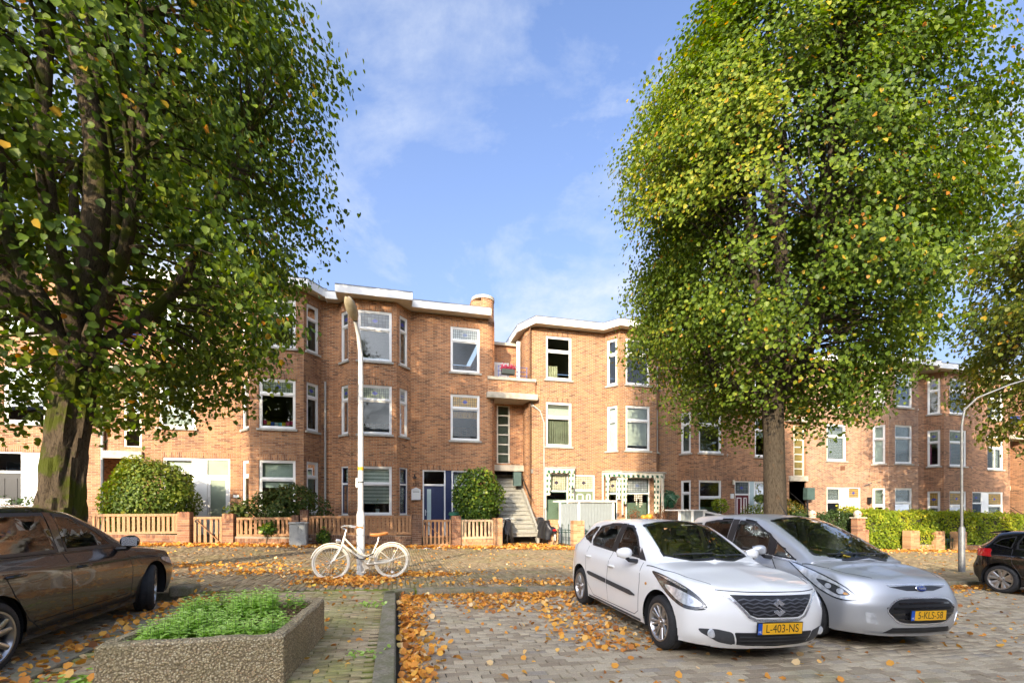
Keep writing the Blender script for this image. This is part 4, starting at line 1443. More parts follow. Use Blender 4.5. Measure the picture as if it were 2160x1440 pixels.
# ------------------------------------------------------------ stair porches between the houses
def porch(label, x0, x1, dz, brick, yb, slit=(0, 0), zslit=(3.6, 6.4), npan=6, stair=True, slab_x=None, balcony=True, rail=True, back_top=9.6, y0=18.55, zb=0.30, glassm=None):
 p = thing('stair_porch', label, 'porch', ((x0 + x1) / 2, YW + 0.5, gz((x0 + x1) / 2, 0.25)), group='stair porches between the houses')
 wm = MB()
 sx0, sx1 = slab_x or (x0 - 0.05, x1 + 0.05)
 # recessed wall over the stair, with the tall stair window
 a0, a1 = slit
 T = frame_T((x0, yb), (1, 0))
 wall(wm, (x0, yb), (x1, yb), 3.5 + dz, 6.5 + dz, [(a0 - x0, a1 - x0, zslit[0] + dz, zslit[1] + dz)], u0=x0)
 # parapet of the balcony above
 wall(wm, (sx0 + 0.02, YW - 0.06), (sx1 - 0.02, YW - 0.06), 6.70 + dz, 7.28 + dz, (), u0=x0)
 wm.quad([(sx0 + 0.02, YW - 0.06, 6.7 + dz), (sx0 + 0.02, YW + 2, 6.7 + dz), (sx0 + 0.02, YW + 2, 7.28 + dz), (sx0 + 0.02, YW - 0.06, 7.28 + dz)], [(0, 0), (2, 0), (2, 0.6), (0, 0.6)])
 # back wall of the balcony
 if balcony:
  wall(wm, (x0 - 0.2, YW + 2.1), (x1 + 0.2, YW + 2.1), 7.0 + dz, back_top + dz, (), u0=x0)
 wm.build('brick_wall', brick, p)
 mb = MB(); mb.box(sx0 - 0.05, sx1 + 0.05, YW - 0.22, yb + 0.2, 6.44 + dz, 6.70 + dz); mb.build('lintel_slab', CONCRETE, p, bevel=0.01)
 mb = MB(); mb.box(sx0, sx1, YW - 0.12, YW + 0.14, 7.28 + dz, 7.42 + dz); mb.build('coping', CONCRETE, p, bevel=0.012)
 mb = MB(); mb.box(x0, x1, YW, YW + 2.1, 7.0 + dz, 7.1 + dz); mb.build('balcony_floor', CONCRETE, p)
 mb = MB(); mb.box(x0 - 0.05, x1 + 0.02, yb - 0.16, yb + 0.2, 3.26 + dz, 3.54 + dz); mb.build('lower_slab', CONCRETE, p, bevel=0.01)
 mb = MB(); mb.box(x0 - 0.2, x1 + 0.2, YW + 1.95, YW + 2.3, back_top + dz, back_top + 0.15 + dz); mb.build('coping', CONCRETE, p, bevel=0.01)
 # stair window: white bars, one pane per light
 z0, z1 = zslit[0] + dz, zslit[1] + dz
 f = MB()
 f.fbox(T, a0 - x0, a0 - x0 + 0.07, -0.1, -0.02, z0, z1)
 f.fbox(T, a1 - x0 - 0.07, a1 - x0, -0.1, -0.02, z0, z1)
 st = (z1 - z0) / npan
 for k in range(npan + 1):
  z = z0 + st * k
  f.fbox(T, a0 - x0 + 0.07, a1 - x0 - 0.07, -0.1, -0.025, max(z0, z - 0.03), min(z1, z + 0.03))
 w = f.build('window', CREAM, p)
 for k in range(npan):
  pane(T, a0 - x0 + 0.07, a1 - x0 - 0.07, z0 + st * k + 0.03, z0 + st * (k + 1) - 0.03, -0.06, glassm or GLASS, w)
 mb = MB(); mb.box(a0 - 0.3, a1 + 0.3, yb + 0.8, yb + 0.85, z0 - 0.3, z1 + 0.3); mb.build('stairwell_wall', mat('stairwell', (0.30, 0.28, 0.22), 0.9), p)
 if stair:
  n = 15
  for k in range(n):
   s = MB()
   y = y0 + 0.245 * k
   z = zb + 0.19 * (k + 1) + dz
   wdt = 0.0 if k > 3 else (4 - k) * 0.05
   s.box(x0 + 0.02, x1 - 0.10 + wdt, y - 0.02, y + 0.29, z - 0.05, z)
   s.box(x0 + 0.02, x1 - 0.10 + wdt, y + 0.035, y + 0.29, z - 0.19, z - 0.045)
   s.build('step', STAIRM, p)
  s = MB()
  yy = [y0 - 0.05 + 0.3 * k for k in range(13)]
  for q, r_ in zip(yy[:-1], yy[1:]):
   def hz(v):
    return zb + dz + 0.30 + 0.19 / 0.245 * (v - y0)
   xx = x1 - 0.10
   s.add([(xx, q, hz(q) - 0.6), (xx + 0.1, q, hz(q) - 0.6), (xx + 0.1, q, hz(q)), (xx, q, hz(q)),
     (xx, r_, hz(r_) - 0.6), (xx + 0.1, r_, hz(r_) - 0.6), (xx + 0.1, r_, hz(r_)), (xx, r_, hz(r_))],
     [(0, 1, 2, 3), (4, 5, 6, 7), (3, 2, 6, 7), (0, 3, 7, 4), (1, 2, 6, 5)])
  s.build('stringer', STAIRM, p)
  hr = MB()
  pts = [(x1 - 0.12, v, zb + dz + 0.95 + 0.19 / 0.245 * (v - y0)) for v in (y0 + 0.9, y0 + 1.6, y0 + 2.6, y0 + 3.4)]
  hr.tube(pts, 0.025, 8)
  hr.build('handrail', BLACKP, p, smooth=True)
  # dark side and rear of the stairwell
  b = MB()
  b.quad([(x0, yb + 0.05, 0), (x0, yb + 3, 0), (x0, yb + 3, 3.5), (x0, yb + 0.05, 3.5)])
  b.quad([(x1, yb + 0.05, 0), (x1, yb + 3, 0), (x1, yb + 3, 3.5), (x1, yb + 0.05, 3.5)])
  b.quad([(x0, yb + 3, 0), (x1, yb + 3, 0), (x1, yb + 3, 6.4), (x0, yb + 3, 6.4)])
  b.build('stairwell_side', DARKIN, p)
 else:
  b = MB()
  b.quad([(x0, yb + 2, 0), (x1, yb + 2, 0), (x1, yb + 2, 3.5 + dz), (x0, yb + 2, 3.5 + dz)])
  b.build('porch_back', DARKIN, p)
 if rail:
  rl = MB()
  for z in (7.56, 7.74, 7.95):
   rl.tube([(x0 + 0.05, YW + 0.05, z + dz), (x1 - 0.05, YW + 0.05, z + dz)], 0.014, 6)
  k = 0
  n = 4
  for k in range(n):
   x = x0 + 0.08 + (x1 - x0 - 0.16) * k / (n - 1)
   rl.tube([(x, YW + 0.05, 7.40 + dz), (x, YW + 0.05, 7.97 + dz)], 0.018, 6)
  rl.build('railing', mat('blue_rail', (0.03, 0.06, 0.22), 0.45), p)
 return p
porch1 = porch('porch with long stone stair between number 105 and the awning house', 4.42, 5.92, 0.0, BRICK_B, YW + 0.95, slit=(4.62, 5.26), zslit=(3.62, 6.36), npan=6, slab_x=(3.98, 6.25))
mb = MB()
mb.box(4.72, 5.48, YW + 2.02, YW + 2.1, 7.1, 8.75)
bd = mb.build('door', WHITE, porch1)
mb = MB(); mb.box(4.82, 5.3, YW + 2.0, YW + 2.02, 7.6, 8.62); mb.build('pane', BLINDW, bd)
mb = MB(); mb.box(5.62, 5.78, YW + 1.0, YW + 1.12, 7.1, 9.5); mb.build('door_frame', WHITE, porch1)
mb = MB(); mb.box(5.36, 5.72, YW + 0.55, YW + 0.75, 2.55, 3.2); mb.build('meter_box', mat('box_green', (0.06, 0.10, 0.09), 0.5), porch1, bevel=0.01)
porch0 = porch('porch with flat roof slab half hidden behind the round green bush', -10.46, -9.28, 0.1, BRICK_D, YW + 0.05, slit=(-9.9, -9.33), zslit=(3.72, 6.2), npan=4, slab_x=(-10.46, -9.32), stair=False)
porch2 = porch('porch with amber stair window beside the right tree trunk', 20.56, 21.7, -0.3, BRICK_D, YW + 0.05, slit=(20.9, 21.6), zslit=(3.55, 6.3), npan=7, slab_x=(20.3, 21.72), y0=18.8, zb=0.0, glassm=mat('amber_pane', (0.20, 0.15, 0.04), 0.15))  # stair panes are a plain opaque amber
mb = MB(); mb.box(21.35, 21.85, YW - 0.40, YW - 0.12, 1.95, 2.6); mb.build('meter_box', mat('box_green', (0.06, 0.10, 0.09), 0.5), porch2, bevel=0.01)
mb = MB(); mb.tube([(21.45, YW - 0.3, 1.95), (21.45, YW - 0.3, 0.2)], 0.05, 8); mb.build('post', BLACKP, porch2)
porch3 = porch('porch with balcony and pale green slab at the right edge', 37.66, 39.05, -0.6, BRICK_F, YW + 0.9, slit=(38.1, 38.7), zslit=(3.6, 6.3), npan=6, slab_x=(37.55, 39.1), y0=19.2, zb=0.0)
# flower box on the balcony rail and the planter at the far balcony
fb = thing('flower_box', 'dark flower box of pink heather on the balcony railing', 'flower box', (4.95, YW - 0.05, 7.62))
mb = MB(); mb.box(4.62, 5.22, YW - 0.16, YW + 0.03, 7.56, 7.79); mb.build('box', mat('box_dark', (0.03, 0.04, 0.035), 0.6), fb, bevel=0.01)
n = 420
P = np.stack([nrg.uniform(4.6, 5.25, n), nrg.uniform(YW - 0.16, YW + 0.03, n), 7.78 + np.abs(nrg.normal(0, 0.09, n))], -1)
v, q, a = leaves(P, nrg.normal(size=(n, 3)), 0.06, nrg.random(n))
np_mesh('heather', v, q, leaf_mat('heather', [(0, (0.30, 0.02, 0.06)), (0.6, (0.50, 0.06, 0.14)), (1, (0.6, 0.25, 0.3))], under=(0.4, 0.05, 0.1)), fb, var=a, off=BASE[fb.name])['kind'] = 'stuff'
bb = thing('storage_box', 'blue box standing on the far right balcony', 'box', (38.2, YW + 0.2, 6.5))
mb = MB(); mb.box(37.85, 38.6, YW + 0.1, YW + 0.5, 6.85, 7.3); mb.build('box', mat('blue_plastic', (0.02, 0.05, 0.2), 0.4), bb, bevel=0.02)
mb = MB(); mb.box(37.82, 38.63, YW + 0.07, YW + 0.53, 7.3, 7.36); mb.build('lid', mat('blue_plastic', (0.02, 0.05, 0.2), 0.4), bb, bevel=0.01)
# ------------------------------------------------------------ scalloped awnings
def awning_mat():
 m, nt, out = new_mat('awning_cloth')
 L = nt.links.new
 p = n_(nt, 'BsdfPrincipled')
 p.inputs['Roughness'].default_value = 0.9
 uv = n_(nt, 'UVMap')
 ck = n_(nt, 'TexChecker')
 ck.inputs['Scale'].default_value = 1 / 0.13
 ck.inputs['Color1'].default_value = (0.72, 0.66, 0.50, 1)
 ck.inputs['Color2'].default_value = (0.72, 0.66, 0.50, 1)
 sep = n_(nt, 'SeparateXYZ')
 L(uv.outputs[0], sep.inputs[0])
 def st(o, off):
  a = n_(nt, 'Math', operation='MULTIPLY_ADD')
  L(o, a.inputs[0])
  a.inputs[1].default_value = 1 / 0.25
  a.inputs[2].default_value = off
  f = n_(nt, 'Math', operation='FRACT')
  L(a.outputs[0], f.inputs[0])
  g = n_(nt, 'Math', operation='LESS_THAN')
  L(f.outputs[0], g.inputs[0])
  g.inputs[1].default_value = 0.5
  return g.outputs[0]
 a = st(sep.outputs[0], 0.0)
 b = st(sep.outputs[1], 0.2)
 mu = n_(nt, 'Math', operation='MULTIPLY')
 L(a, mu.inputs[0]); L(b, mu.inputs[1])
 mx = n_(nt, 'Mix', data_type='RGBA')
 L(mu.outputs[0], mx.inputs['Factor'])
 mx.inputs['A'].default_value = (0.70, 0.65, 0.50, 1)
 mx.inputs['B'].default_value = (0.03, 0.11, 0.06, 1)
 L(mx.outputs['Result'], p.inputs['Base Color'])
 L(p.outputs[0], out.inputs[0])
 return m
AWN = awning_mat()
def awning(label, plan, ztop, zlow, legs, fall):
 """pelmet that follows plan [(x, y)...] with scalloped valance and gathered side falls at the given indices"""
 x, y = plan[0]
 a = thing('awning', label, 'awning', (x, YW, ztop - 0.3), group='striped awnings of the orange house')
 top = MB()
 for p, q in zip(plan[:-1], plan[1:]):
  top.bar((p[0], p[1] + 0.05, ztop + 0.03), (q[0], q[1] + 0.05, ztop + 0.03), 0.22, 0.045)
 top.build('pelmet_board', STONE, a)
 val = MB()
 u = 0.0
 for p, q in zip(plan[:-1], plan[1:]):
  ln = math.hypot(q[0] - p[0], q[1] - p[1])
  T = frame_T(p, (q[0] - p[0], q[1] - p[1]))
  n = max(2, int(ln / 0.04))
  for k in range(n):
   s0, s1 = ln * k / n, ln * (k + 1) / n
   def low(s):
    return ztop - 0.20 - 0.05 * abs(math.sin((u + s) / 0.25 * math.pi))
   w0, w1 = 0.02 + 0.02 * math.sin((u + s0) * 18), 0.02 + 0.02 * math.sin((u + s1) * 18)
   val.quad([T(s0, w0, low(s0)), T(s1, w1, low(s1)), T(s1, w1 * 0.3, ztop), T(s0, w0 * 0.3, ztop)],
      [(u + s0, 0.125 - 0.1), (u + s1, 0.125 - 0.1), (u + s1, 0.124), (u + s0, 0.124)])
  u += ln
 val.build('valance', AWN, a)
 for (fx, fy, dx, dy, w, zl) in fall:
  T = frame_T((fx, fy), (dx, dy))
  f = MB()
  n = 10
  for k in range(n):
   s0, s1 = w * k / n, w * (k + 1) / n
   b0, b1 = 0.03 * math.sin(k * 1.9), 0.03 * math.sin((k + 1) * 1.9)
   m = 9
   for j in range(m):
    z0, z1 = ztop - (ztop - zl) * (j + 1) / m, ztop - (ztop - zl) * j / m
    t0, t1 = 1 - 0.25 * (j + 1) / m, 1 - 0.25 * j / m
    f.quad([T(s0 * t0, b0, z0), T(s1 * t0, b1, z0), T(s1 * t1, b1, z1), T(s0 * t1, b0, z1)],
      [(s0 * 1.4, z0), (s1 * 1.4, z0), (s1 * 1.4, z1), (s0 * 1.4, z1)])
  f.build('side_fall', AWN, a, smooth=True)
 for (lx, ly, zl) in legs:
  lg = MB(); lg.bar((lx, ly, ztop), (lx, ly, zl), 0.06, 0.06); lg.build('guide_rail', CREAM, a)
 return a
awning('green and white awning over the window beside the sage front door', [(6.72, YW - 0.05), (6.72, YW - 0.28), (8.05, YW - 0.28), (8.05, YW - 0.05)], 3.36, 2.0,
  [(6.66, YW - 0.2, 1.5)], [(6.70, YW - 0.22, 1, 0, 0.24, 2.1), (7.80, YW - 0.24, 1, 0, 0.30, 1.85)])
awning('narrow green and white awning over the slim side window of the bay', [(9.52, YW - 0.30), (10.05, YF - 0.32)], 3.2, 2.0,
  [(9.5, YW - 0.25, 1.3)], [(9.6, YW - 0.36, 0.55, -0.7, 0.22, 1.75), (9.98, YF - 0.06, 0.55, -0.7, 0.24, 1.9)])
awning('wide green and white awning across the front of the bay', [(10.12, YF - 0.30), (12.22, YF - 0.30), (12.62, YF + 0.12)], 3.16, 2.0,
  [(10.14, YF - 0.28, 1.2), (12.2, YF - 0.28, 1.0)], [(10.2, YF - 0.26, 1, 0, 0.22, 1.7), (11.78, YF - 0.28, 1, 0, 0.36, 1.25), (12.24, YF - 0.24, 0.6, 0.6, 0.42, 1.15)])
# ------------------------------------------------------------ houses on the near side of the street (behind the camera: they shade the foreground and show in the reflections)
def opposite_house(x0, x1, label, brick):
 yf = -14.6
 h = thing('terraced_house', label, 'house', ((x0 + x1) / 2, yf, gz((x0 + x1) / 2, 0.1)), group='houses on the near side of the street')
 w = MB()
 z1 = 9.9 + gz((x0 + x1) / 2)
 ops = []
 for k in range(3):
  for j in range(2):
   c = x1 - (x1 - x0) * (0.28 + 0.45 * j)
   ops.append((x1 - c - 0.75, x1 - c + 0.75, 1.0 + 3.05 * k, 2.9 + 3.05 * k))
 wall(w, (x1, yf), (x0, yf), -2, z1, ops, u0=x0)
 for x in (x0, x1):
  w.quad([(x, yf, -2), (x, yf - 9, -2), (x, yf - 9, z1), (x, yf, z1)], [(0, 0), (9, 0), (9, 10), (0, 10)])
 w.quad([(x0, yf - 9, -2), (x1, yf - 9, -2), (x1, yf - 9, z1), (x0, yf - 9, z1)], [(0, 0), (9, 0), (9, 10), (0, 10)])
 w.build('brick_wall', brick, h)
 m = MB(); m.box(x0, x1, yf - 9.2, yf + 0.4, z1, z1 + 0.3); m.build('roof', WHITE, h)
 T = frame_T((x1, yf), (-1, 0))
 for o in ops:
  f = MB()
  a0, a1, c0, c1 = o
  f.fbox(T, a0, a0 + 0.07, -0.1, -0.03, c0, c1)
  f.fbox(T, a1 - 0.07, a1, -0.1, -0.03, c0, c1)
  f.fbox(T, a0 + 0.07, a1 - 0.07, -0.1, -0.03, c0, c0 + 0.08)
  f.fbox(T, a0 + 0.07, a1 - 0.07, -0.1, -0.03, c1 - 0.07, c1)
  f.fbox(T, a0 + 0.07, a1 - 0.07, -0.1, -0.03, c0 + 1.2, c0 + 1.27)
  wd = f.build('window', WHITE, h)
  pane(T, a0 + 0.07, a1 - 0.07, c0 + 0.08, c1 - 0.07, -0.07, mat('dark_glazing', (0.02, 0.025, 0.03), 0.05, spec=0.8), wd)
 return h
BRICK_N = brick_mat('brick_near_side', (0.22, 0.115, 0.07), (0.15, 0.07, 0.045), (0.25, 0.2, 0.15))
xs_ = [-44, -33, -22, -11, 0, 11, 22, 33]
for k, x in enumerate(xs_):
 opposite_house(x, x + 10.98, 'brick house on the near side of the street facing the row', BRICK_N)
# ------------------------------------------------------------ garden walls and fences
BR_P = brick_mat('brick_pillar', (0.33, 0.165, 0.085), (0.22, 0.10, 0.06), (0.36, 0.30, 0.22), stain=(0.07, 0.05, 0.035), stain_amt=0.6, bw=0.215, rh=0.078)
BR_PALE = brick_mat('brick_pillar_pale', (0.44, 0.25, 0.12), (0.33, 0.16, 0.08), (0.46, 0.38, 0.28), stain=(0.16, 0.11, 0.06), stain_amt=0.4, bw=0.215, rh=0.078)
YFEN = 17.3
PX = MB()
def brick_mesh(l, w, h):
 mb = MB()
 mb.box(-l / 2, l / 2, -w / 2, w / 2, -h / 2, h / 2)
 return mb
def single_brick_mat(name, stops):
 m, nt, out = new_mat(name)
 L = nt.links.new
 p = n_(nt, 'BsdfPrincipled')
 p.inputs['Roughness'].default_value = 0.9
 oi = n_(nt, 'ObjectInfo')
 rp = ramp(nt, stops)
 L(oi.outputs['Random'], rp.inputs[0])
 geo = n_(nt, 'NewGeometry')
 nz = n_(nt, 'TexNoise')
 nz.inputs['Scale'].default_value = 35
 nz.inputs['Detail'].default_value = 4
 L(geo.outputs['Position'], nz.inputs['Vector'])
 ov = n_(nt, 'Mix', data_type='RGBA', blend_type='OVERLAY')
 ov.inputs['Factor'].default_value = 0.6
 L(rp.outputs[0], ov.inputs['A'])
 L(nz.outputs['Fac'], ov.inputs['B'])
 L(ov.outputs['Result'], p.inputs['Base Color'])
 L(p.outputs[0], out.inputs[0])
 return m
PB_A = single_brick_mat('pillar_brick', [(0, (0.17, 0.075, 0.045)), (0.4, (0.30, 0.14, 0.075)), (1, (0.40, 0.21, 0.11))])
PB_B = single_brick_mat('pillar_brick_pale', [(0, (0.34, 0.16, 0.075)), (0.4, (0.46, 0.25, 0.115)), (1, (0.54, 0.33, 0.17))])
PB_C = single_brick_mat('pillar_brick_dark', [(0, (0.10, 0.055, 0.038)), (0.4, (0.19, 0.10, 0.06)), (1, (0.27, 0.15, 0.085))])
MORT = mat('mortar', (0.34, 0.29, 0.22), 0.95, var=0.15)
_bm = {}
def put_brick(parent, c, size, m):
 key = (size, m.name)
 b = BASE[parent.name]
 loc = (c[0] - b.x, c[1] - b.y, c[2] - b.z)
 if key not in _bm:
  o = brick_mesh(*size).build('brick', m, None)
  _bm[key] = o.data
 else:
  o = bpy.data.objects.new('brick', _bm[key])
  COL.objects.link(o)
 o.parent = parent
 o.location = loc
 return o
def pillar(label, x, w, h, m, y=YFEN, cap=None, single=True, group='brick pillars along the front gardens', d=0.32):
 z0 = gz(x, 0.06)
 p = thing('brick_pillar', label, 'pillar', (x, y + d / 2, z0), group=group)
 core = MB(); core.box(x - w / 2 + 0.008, x + w / 2 - 0.008, y + 0.008, y + d - 0.008, z0 - 0.1, z0 + h - 0.01)
 core.build('mortar_core', MORT, p)
 ch_ = 0.078
 n = int((h - 0.11) / ch_)
 for k in range(n):
  z = z0 + ch_ * (k + 0.5)
  L1 = w * 0.66
  L2 = w - L1
  seq = (L1, L2) if k % 2 else (L2, L1)
  xx = x - w / 2
  for s_ in seq:
   put_brick(p, (xx + s_ / 2, y + d / 2, z), (round(s_ - 0.01, 3), round(d, 3), 0.066), m)
   xx += s_
 # soldier course on top
 ns = max(3, int(round(w / 0.075)))
 for k in range(ns):
  put_brick(p, (x - w / 2 + w * (k + 0.5) / ns, y + d / 2, z0 + n * ch_ + (h - n * ch_) / 2), (round(w / ns - 0.01, 3), round(d, 3), round(h - n * ch_ - 0.004, 3)), m)
 if cap:
  c = MB(); c.box(x - w / 2 - 0.05, x + w / 2 + 0.05, y - 0.05, y + d + 0.05, z0 + h, z0 + h + 0.06); c.build('cap', cap, p, bevel=0.01)
 return p
def dwarf_wall(label, x0, x1, h, m, y=YFEN + 0.06):
 xm = (x0 + x1) / 2
 p = thing('garden_wall', label, 'wall', (xm, y, gz(xm, 0.06)), group='low brick walls under the fences')
 c = MB()
 c.add([(x0, y + 0.01, gz(x0, -0.1)), (x1, y + 0.01, gz(x1, -0.1)), (x1, y + 0.2, gz(x1, -0.1)), (x0, y + 0.2, gz(x0, -0.1)),
   (x0, y + 0.01, gz(x0, h + 0.05)), (x1, y + 0.01, gz(x1, h + 0.05)), (x1, y + 0.2, gz(x1, h + 0.05)), (x0, y + 0.2, gz(x0, h + 0.05))],
   [(0, 1, 5, 4), (1, 2, 6, 5), (2, 3, 7, 6), (3, 0, 4, 7), (4, 5, 6, 7)])
 c.build('mortar_core', MORT, p)
 rows = max(1, int((h - 0.11) / 0.078))
 for k in range(rows):
  x = x0 + 0.11 * (k % 2)
  while x + 0.1 < x1:
   ln = min(0.215, x1 - x)
   put_brick(p, (x + ln / 2, y + 0.1, gz(x, 0.06 + 0.078 * (k + 0.5))), (round(ln - 0.01, 2), 0.2, 0.066), m)
   x += 0.215
 n = int((x1 - x0) / 0.078)
 for k in range(n):
  x = x0 + (x1 - x0) * (k + 0.5) / n
  put_brick(p, (x, y + 0.1, gz(x, 0.06 + 0.078 * rows + 0.055)), (0.066, 0.2, 0.105), m)
 return p
def slat_fence(name, label, x0, x1, h0, h1, m, y=YFEN + 0.1, pitch=0.138, sw=0.085, gate=False, group='picket fence panels along the front gardens'):
 """level timber panel: frame rails and stiles, each picket its own board"""
 xm = (x0 + x1) / 2
 f = thing(name, label, 'gate' if gate else 'fence', (xm, y, gz(xm, h0)), group=group)
 za, zb = gz(xm, h0), gz(xm, h1)
 for (a, b, c, d, nm) in ((x0, x1, zb - 0.085, zb, 'top_rail'), (x0, x1, za, za + 0.085, 'bottom_rail')):
  r = MB(); r.box(a, b, y - 0.025, y + 0.03, c, d); r.build(nm, m, f, bevel=0.004)
 for (a, b) in ((x0, x0 + 0.075), (x1 - 0.075, x1)):
  r = MB(); r.box(a, b, y - 0.022, y + 0.028, za + 0.0855, zb - 0.0855); r.build('stile', m, f, bevel=0.004)
 if (x1 - x0) > 2.5:
  for k in (1,):
   r = MB(); r.box(xm + 0.05, xm + 0.13, y - 0.024, y + 0.03, za + 0.0855, zb - 0.0855); r.build('stile', m, f, bevel=0.004)
 n = int((x1 - x0 - 0.15) / pitch)
 st = (x1 - x0 - 0.15) / n
 mesh = None
 for k in range(n):
  x = x0 + 0.075 + st * (k + 0.5)
  if mesh is None:
   r = MB(); r.box(-sw / 2, sw / 2, -0.011, 0.011, 0, zb - za - 0.12)
   o = r.build('slat', m, None)
   mesh = o.data
  else:
   o = bpy.data.objects.new('slat', mesh)
   COL.objects.link(o)
  o.parent = f
  o.location = (x - xm + rng.uniform(-0.006, 0.006), 0.012 + rng.uniform(-0.004, 0.004), za - BASE[f.name].z + 0.06)
  o.rotation_euler = (0, rng.uniform(-0.01, 0.01), rng.uniform(-0.05, 0.05))
 if gate:
  r = MB(); r.bar((x0 + 0.1, y - 0.035, zb - 0.12), (x1 - 0.06, y - 0.035, za + 0.1), 0.02, 0.085, up=(0, 1, 0)); r.build('brace', m, f, bevel=0.004)
  r = MB()
  r.lathe([(0.025, -0.01), (0.05, -0.01), (0.05, 0.01), (0.025, 0.01)], 14, T=lambda a, b, c: (x0 + 0.09 + a, y - 0.045 + c, zb - 0.15 + b), close=True)
  r.build('ring_handle', BLACKP, f)
 return f
slat_fence('picket_fence', 'orange picket fence in front of the round green bush', -9.4, -7.02, 0.42, 1.08, WOOD)
dwarf_wall('low brick wall under the fence by the round green bush', -9.4, -7.02, 0.36, PB_A)
pillar('brown brick pillar on the left of the gate to the white door', -6.83, 0.36, 1.12, PB_A)
slat_fence('garden_gate', 'wooden picket gate with diagonal brace before the white door', -6.56, -5.72, 0.08, 1.04, WOOD, gate=True)
pillar('brown brick pillar on the right of the gate to the white door', -5.52, 0.34, 1.10, PB_A)
slat_fence('picket_fence', 'orange picket fence under the berry shrub beside the grey cabinet', -5.28, -3.55, 0.40, 1.06, WOOD)
dwarf_wall('low brick wall under the fence beside the grey cabinet', -5.34, -3.55, 0.34, PB_A)
pillar('lower dark brick pillar just left of the taller pillar behind the cabinet', -3.42, 0.24, 1.10, PB_C)
pillar('dark brick pillar behind the grey cabinet', -3.14, 0.26, 1.30, PB_C)
slat_fence('picket_fence', 'long brown picket fence behind the cream bicycle', -3.0, 0.55, 0.50, 1.20, WOOD)
dwarf_wall('low dark brick wall behind the cream bicycle', -3.0, 0.55, 0.44, PB_C)
pillar('dark brick pillar on the left of the gate to the blue door', 0.75, 0.36, 1.22, PB_C)
slat_fence('garden_gate', 'weathered picket gate with iron ring before the navy blue door', 0.98, 2.03, 0.12, 1.12, WOOD, gate=True)
pillar('brown brick pillar on the right of the gate to the blue door', 2.23, 0.36, 1.22, PB_A)
slat_fence('picket_fence', 'short pale picket fence in front of the glossy laurel', 2.43, 3.68, 0.42, 1.16, WOODP)
dwarf_wall('low pale brick wall under the short pale fence', 2.43, 3.68, 0.36, PB_B)
pillar('sunlit pale brick pillar beside the stair with the lamp shadow on it', 3.86, 0.34, 1.18, PB_B)
pillar('pale brick pillar left of the iron railings, further from the kerb', 6.38, 0.34, 1.16, PB_B, y=17.9)
pillar('pale brick pillar between the iron railings in front of the shed', 7.1, 0.48, 1.16, PB_B, y=17.0)
pillar('pale brick pillar behind the white car roof', 8.85, 0.5, 1.12, PB_B, y=17.0)
pillar('pale low brick pillar under the bay window with pumpkins', 11.6, 0.8, 1.10, PB_B, y=17.9)
for xx, lab in ((22.3, 'brown brick post at the corner of the dark hedge'), (25.65, 'sunlit brick post in front of the yellow green hedge'), (27.4, 'brick post on the left of the iron garden gate'), (29.0, 'brick post right of the iron garden gate behind the second lamp')):
 pillar(lab, xx, 0.62, 1.06, PB_B if xx > 23 else PB_A, y=17.4, d=0.4)
dwarf_wall('low brick wall between the two brick posts in the hedge', 25.97, 27.08, 0.36, PB_B, y=17.5)
dwarf_wall('low brick wall under the hedge right of the gate', 29.3, 36.0, 0.36, PB_B, y=17.5)
def iron_rail(label, x0, x1, y, h=0.95, p2=None):
 xm = (x0 + x1) / 2
 f = thing('iron_railing', label, 'railing', (xm, y, gz(xm, 0.08)), group='green iron railings')
 zb = gz(xm, 0.12)
 T = frame_T((x0, y), ((p2[0] - x0), (p2[1] - y)) if p2 else (1, 0))
 ln = math.hypot(p2[0] - x0, p2[1] - y) if p2 else x1 - x0
 r = MB()
 for z in (0.08, 0.62, 0.72):
  r.fbox(T, 0, ln, -0.012, 0.012, zb + z * h, zb + z * h + 0.03)
 r.build('rails', IRON, f)
 n = max(3, int(ln / 0.16))
 for k in range(n):
  a = ln * (k + 0.5) / n
  b = MB()
  b.fbox(T, a - 0.009, a + 0.009, -0.009, 0.009, zb, zb + h * (0.9 if k % 2 else 0.7))
  p = Vector(T(a, 0, zb + h * (0.9 if k % 2 else 0.7)))
  b.tube([p, p + Vector((0, 0, 0.03)), p + Vector((0, 0, 0.11))], [0.012, 0.028, 0.002], 6)
  b.build('spear_bar', IRON, f)
 return f
iron_rail('green iron railing left of the pale pillar by the parked bicycle', 6.5, 6.9, 17.9, p2=(6.95, 17.2))
iron_rail('green spear topped railing in front of the grey shed', 7.36, 8.6, 17.12)
iron_rail('green spear topped railing right of the white car roof', 9.1, 11.2, 17.12)
iron_rail('low iron garden gate between the brick posts at the hedge', 27.75, 28.65, 17.6, 0.8)
# ------------------------------------------------------------ sheds
def board_side(parent, p0, p1, z0, z1a, z1b, m, w=0.14):
 T = frame_T(p0, (p1[0] - p0[0], p1[1] - p0[1]))
 ln = math.hypot(p1[0] - p0[0], p1[1] - p0[1])
 n = max(2, int(ln / w))
 for k in range(n):
  a, b = ln * k / n, ln * (k + 1) / n
  zt = z1a + (z1b - z1a) * (a + b) / 2 / ln
  mb = MB(); mb.fbox(T, a + 0.006, b - 0.006, -0.02, 0.0, z0, zt); mb.build('board', m, parent)
 mb = MB(); mb.fbox(T, 0, ln, -0.04, -0.021, z0, min(z1a, z1b)); mb.build('backing', m, parent)
sh = thing('garden_shed', 'grey boarded bicycle shed with white edged flat roof in the awning garden', 'shed', (8.2, 18.6, 0.1))
board_side(sh, (7.0, 18.9), (7.55, 18.1), -0.1, 1.68, 1.76, SHEDG)
board_side(sh, (7.55, 18.1), (9.15, 18.1), -0.1, 1.76, 1.74, SHEDG)
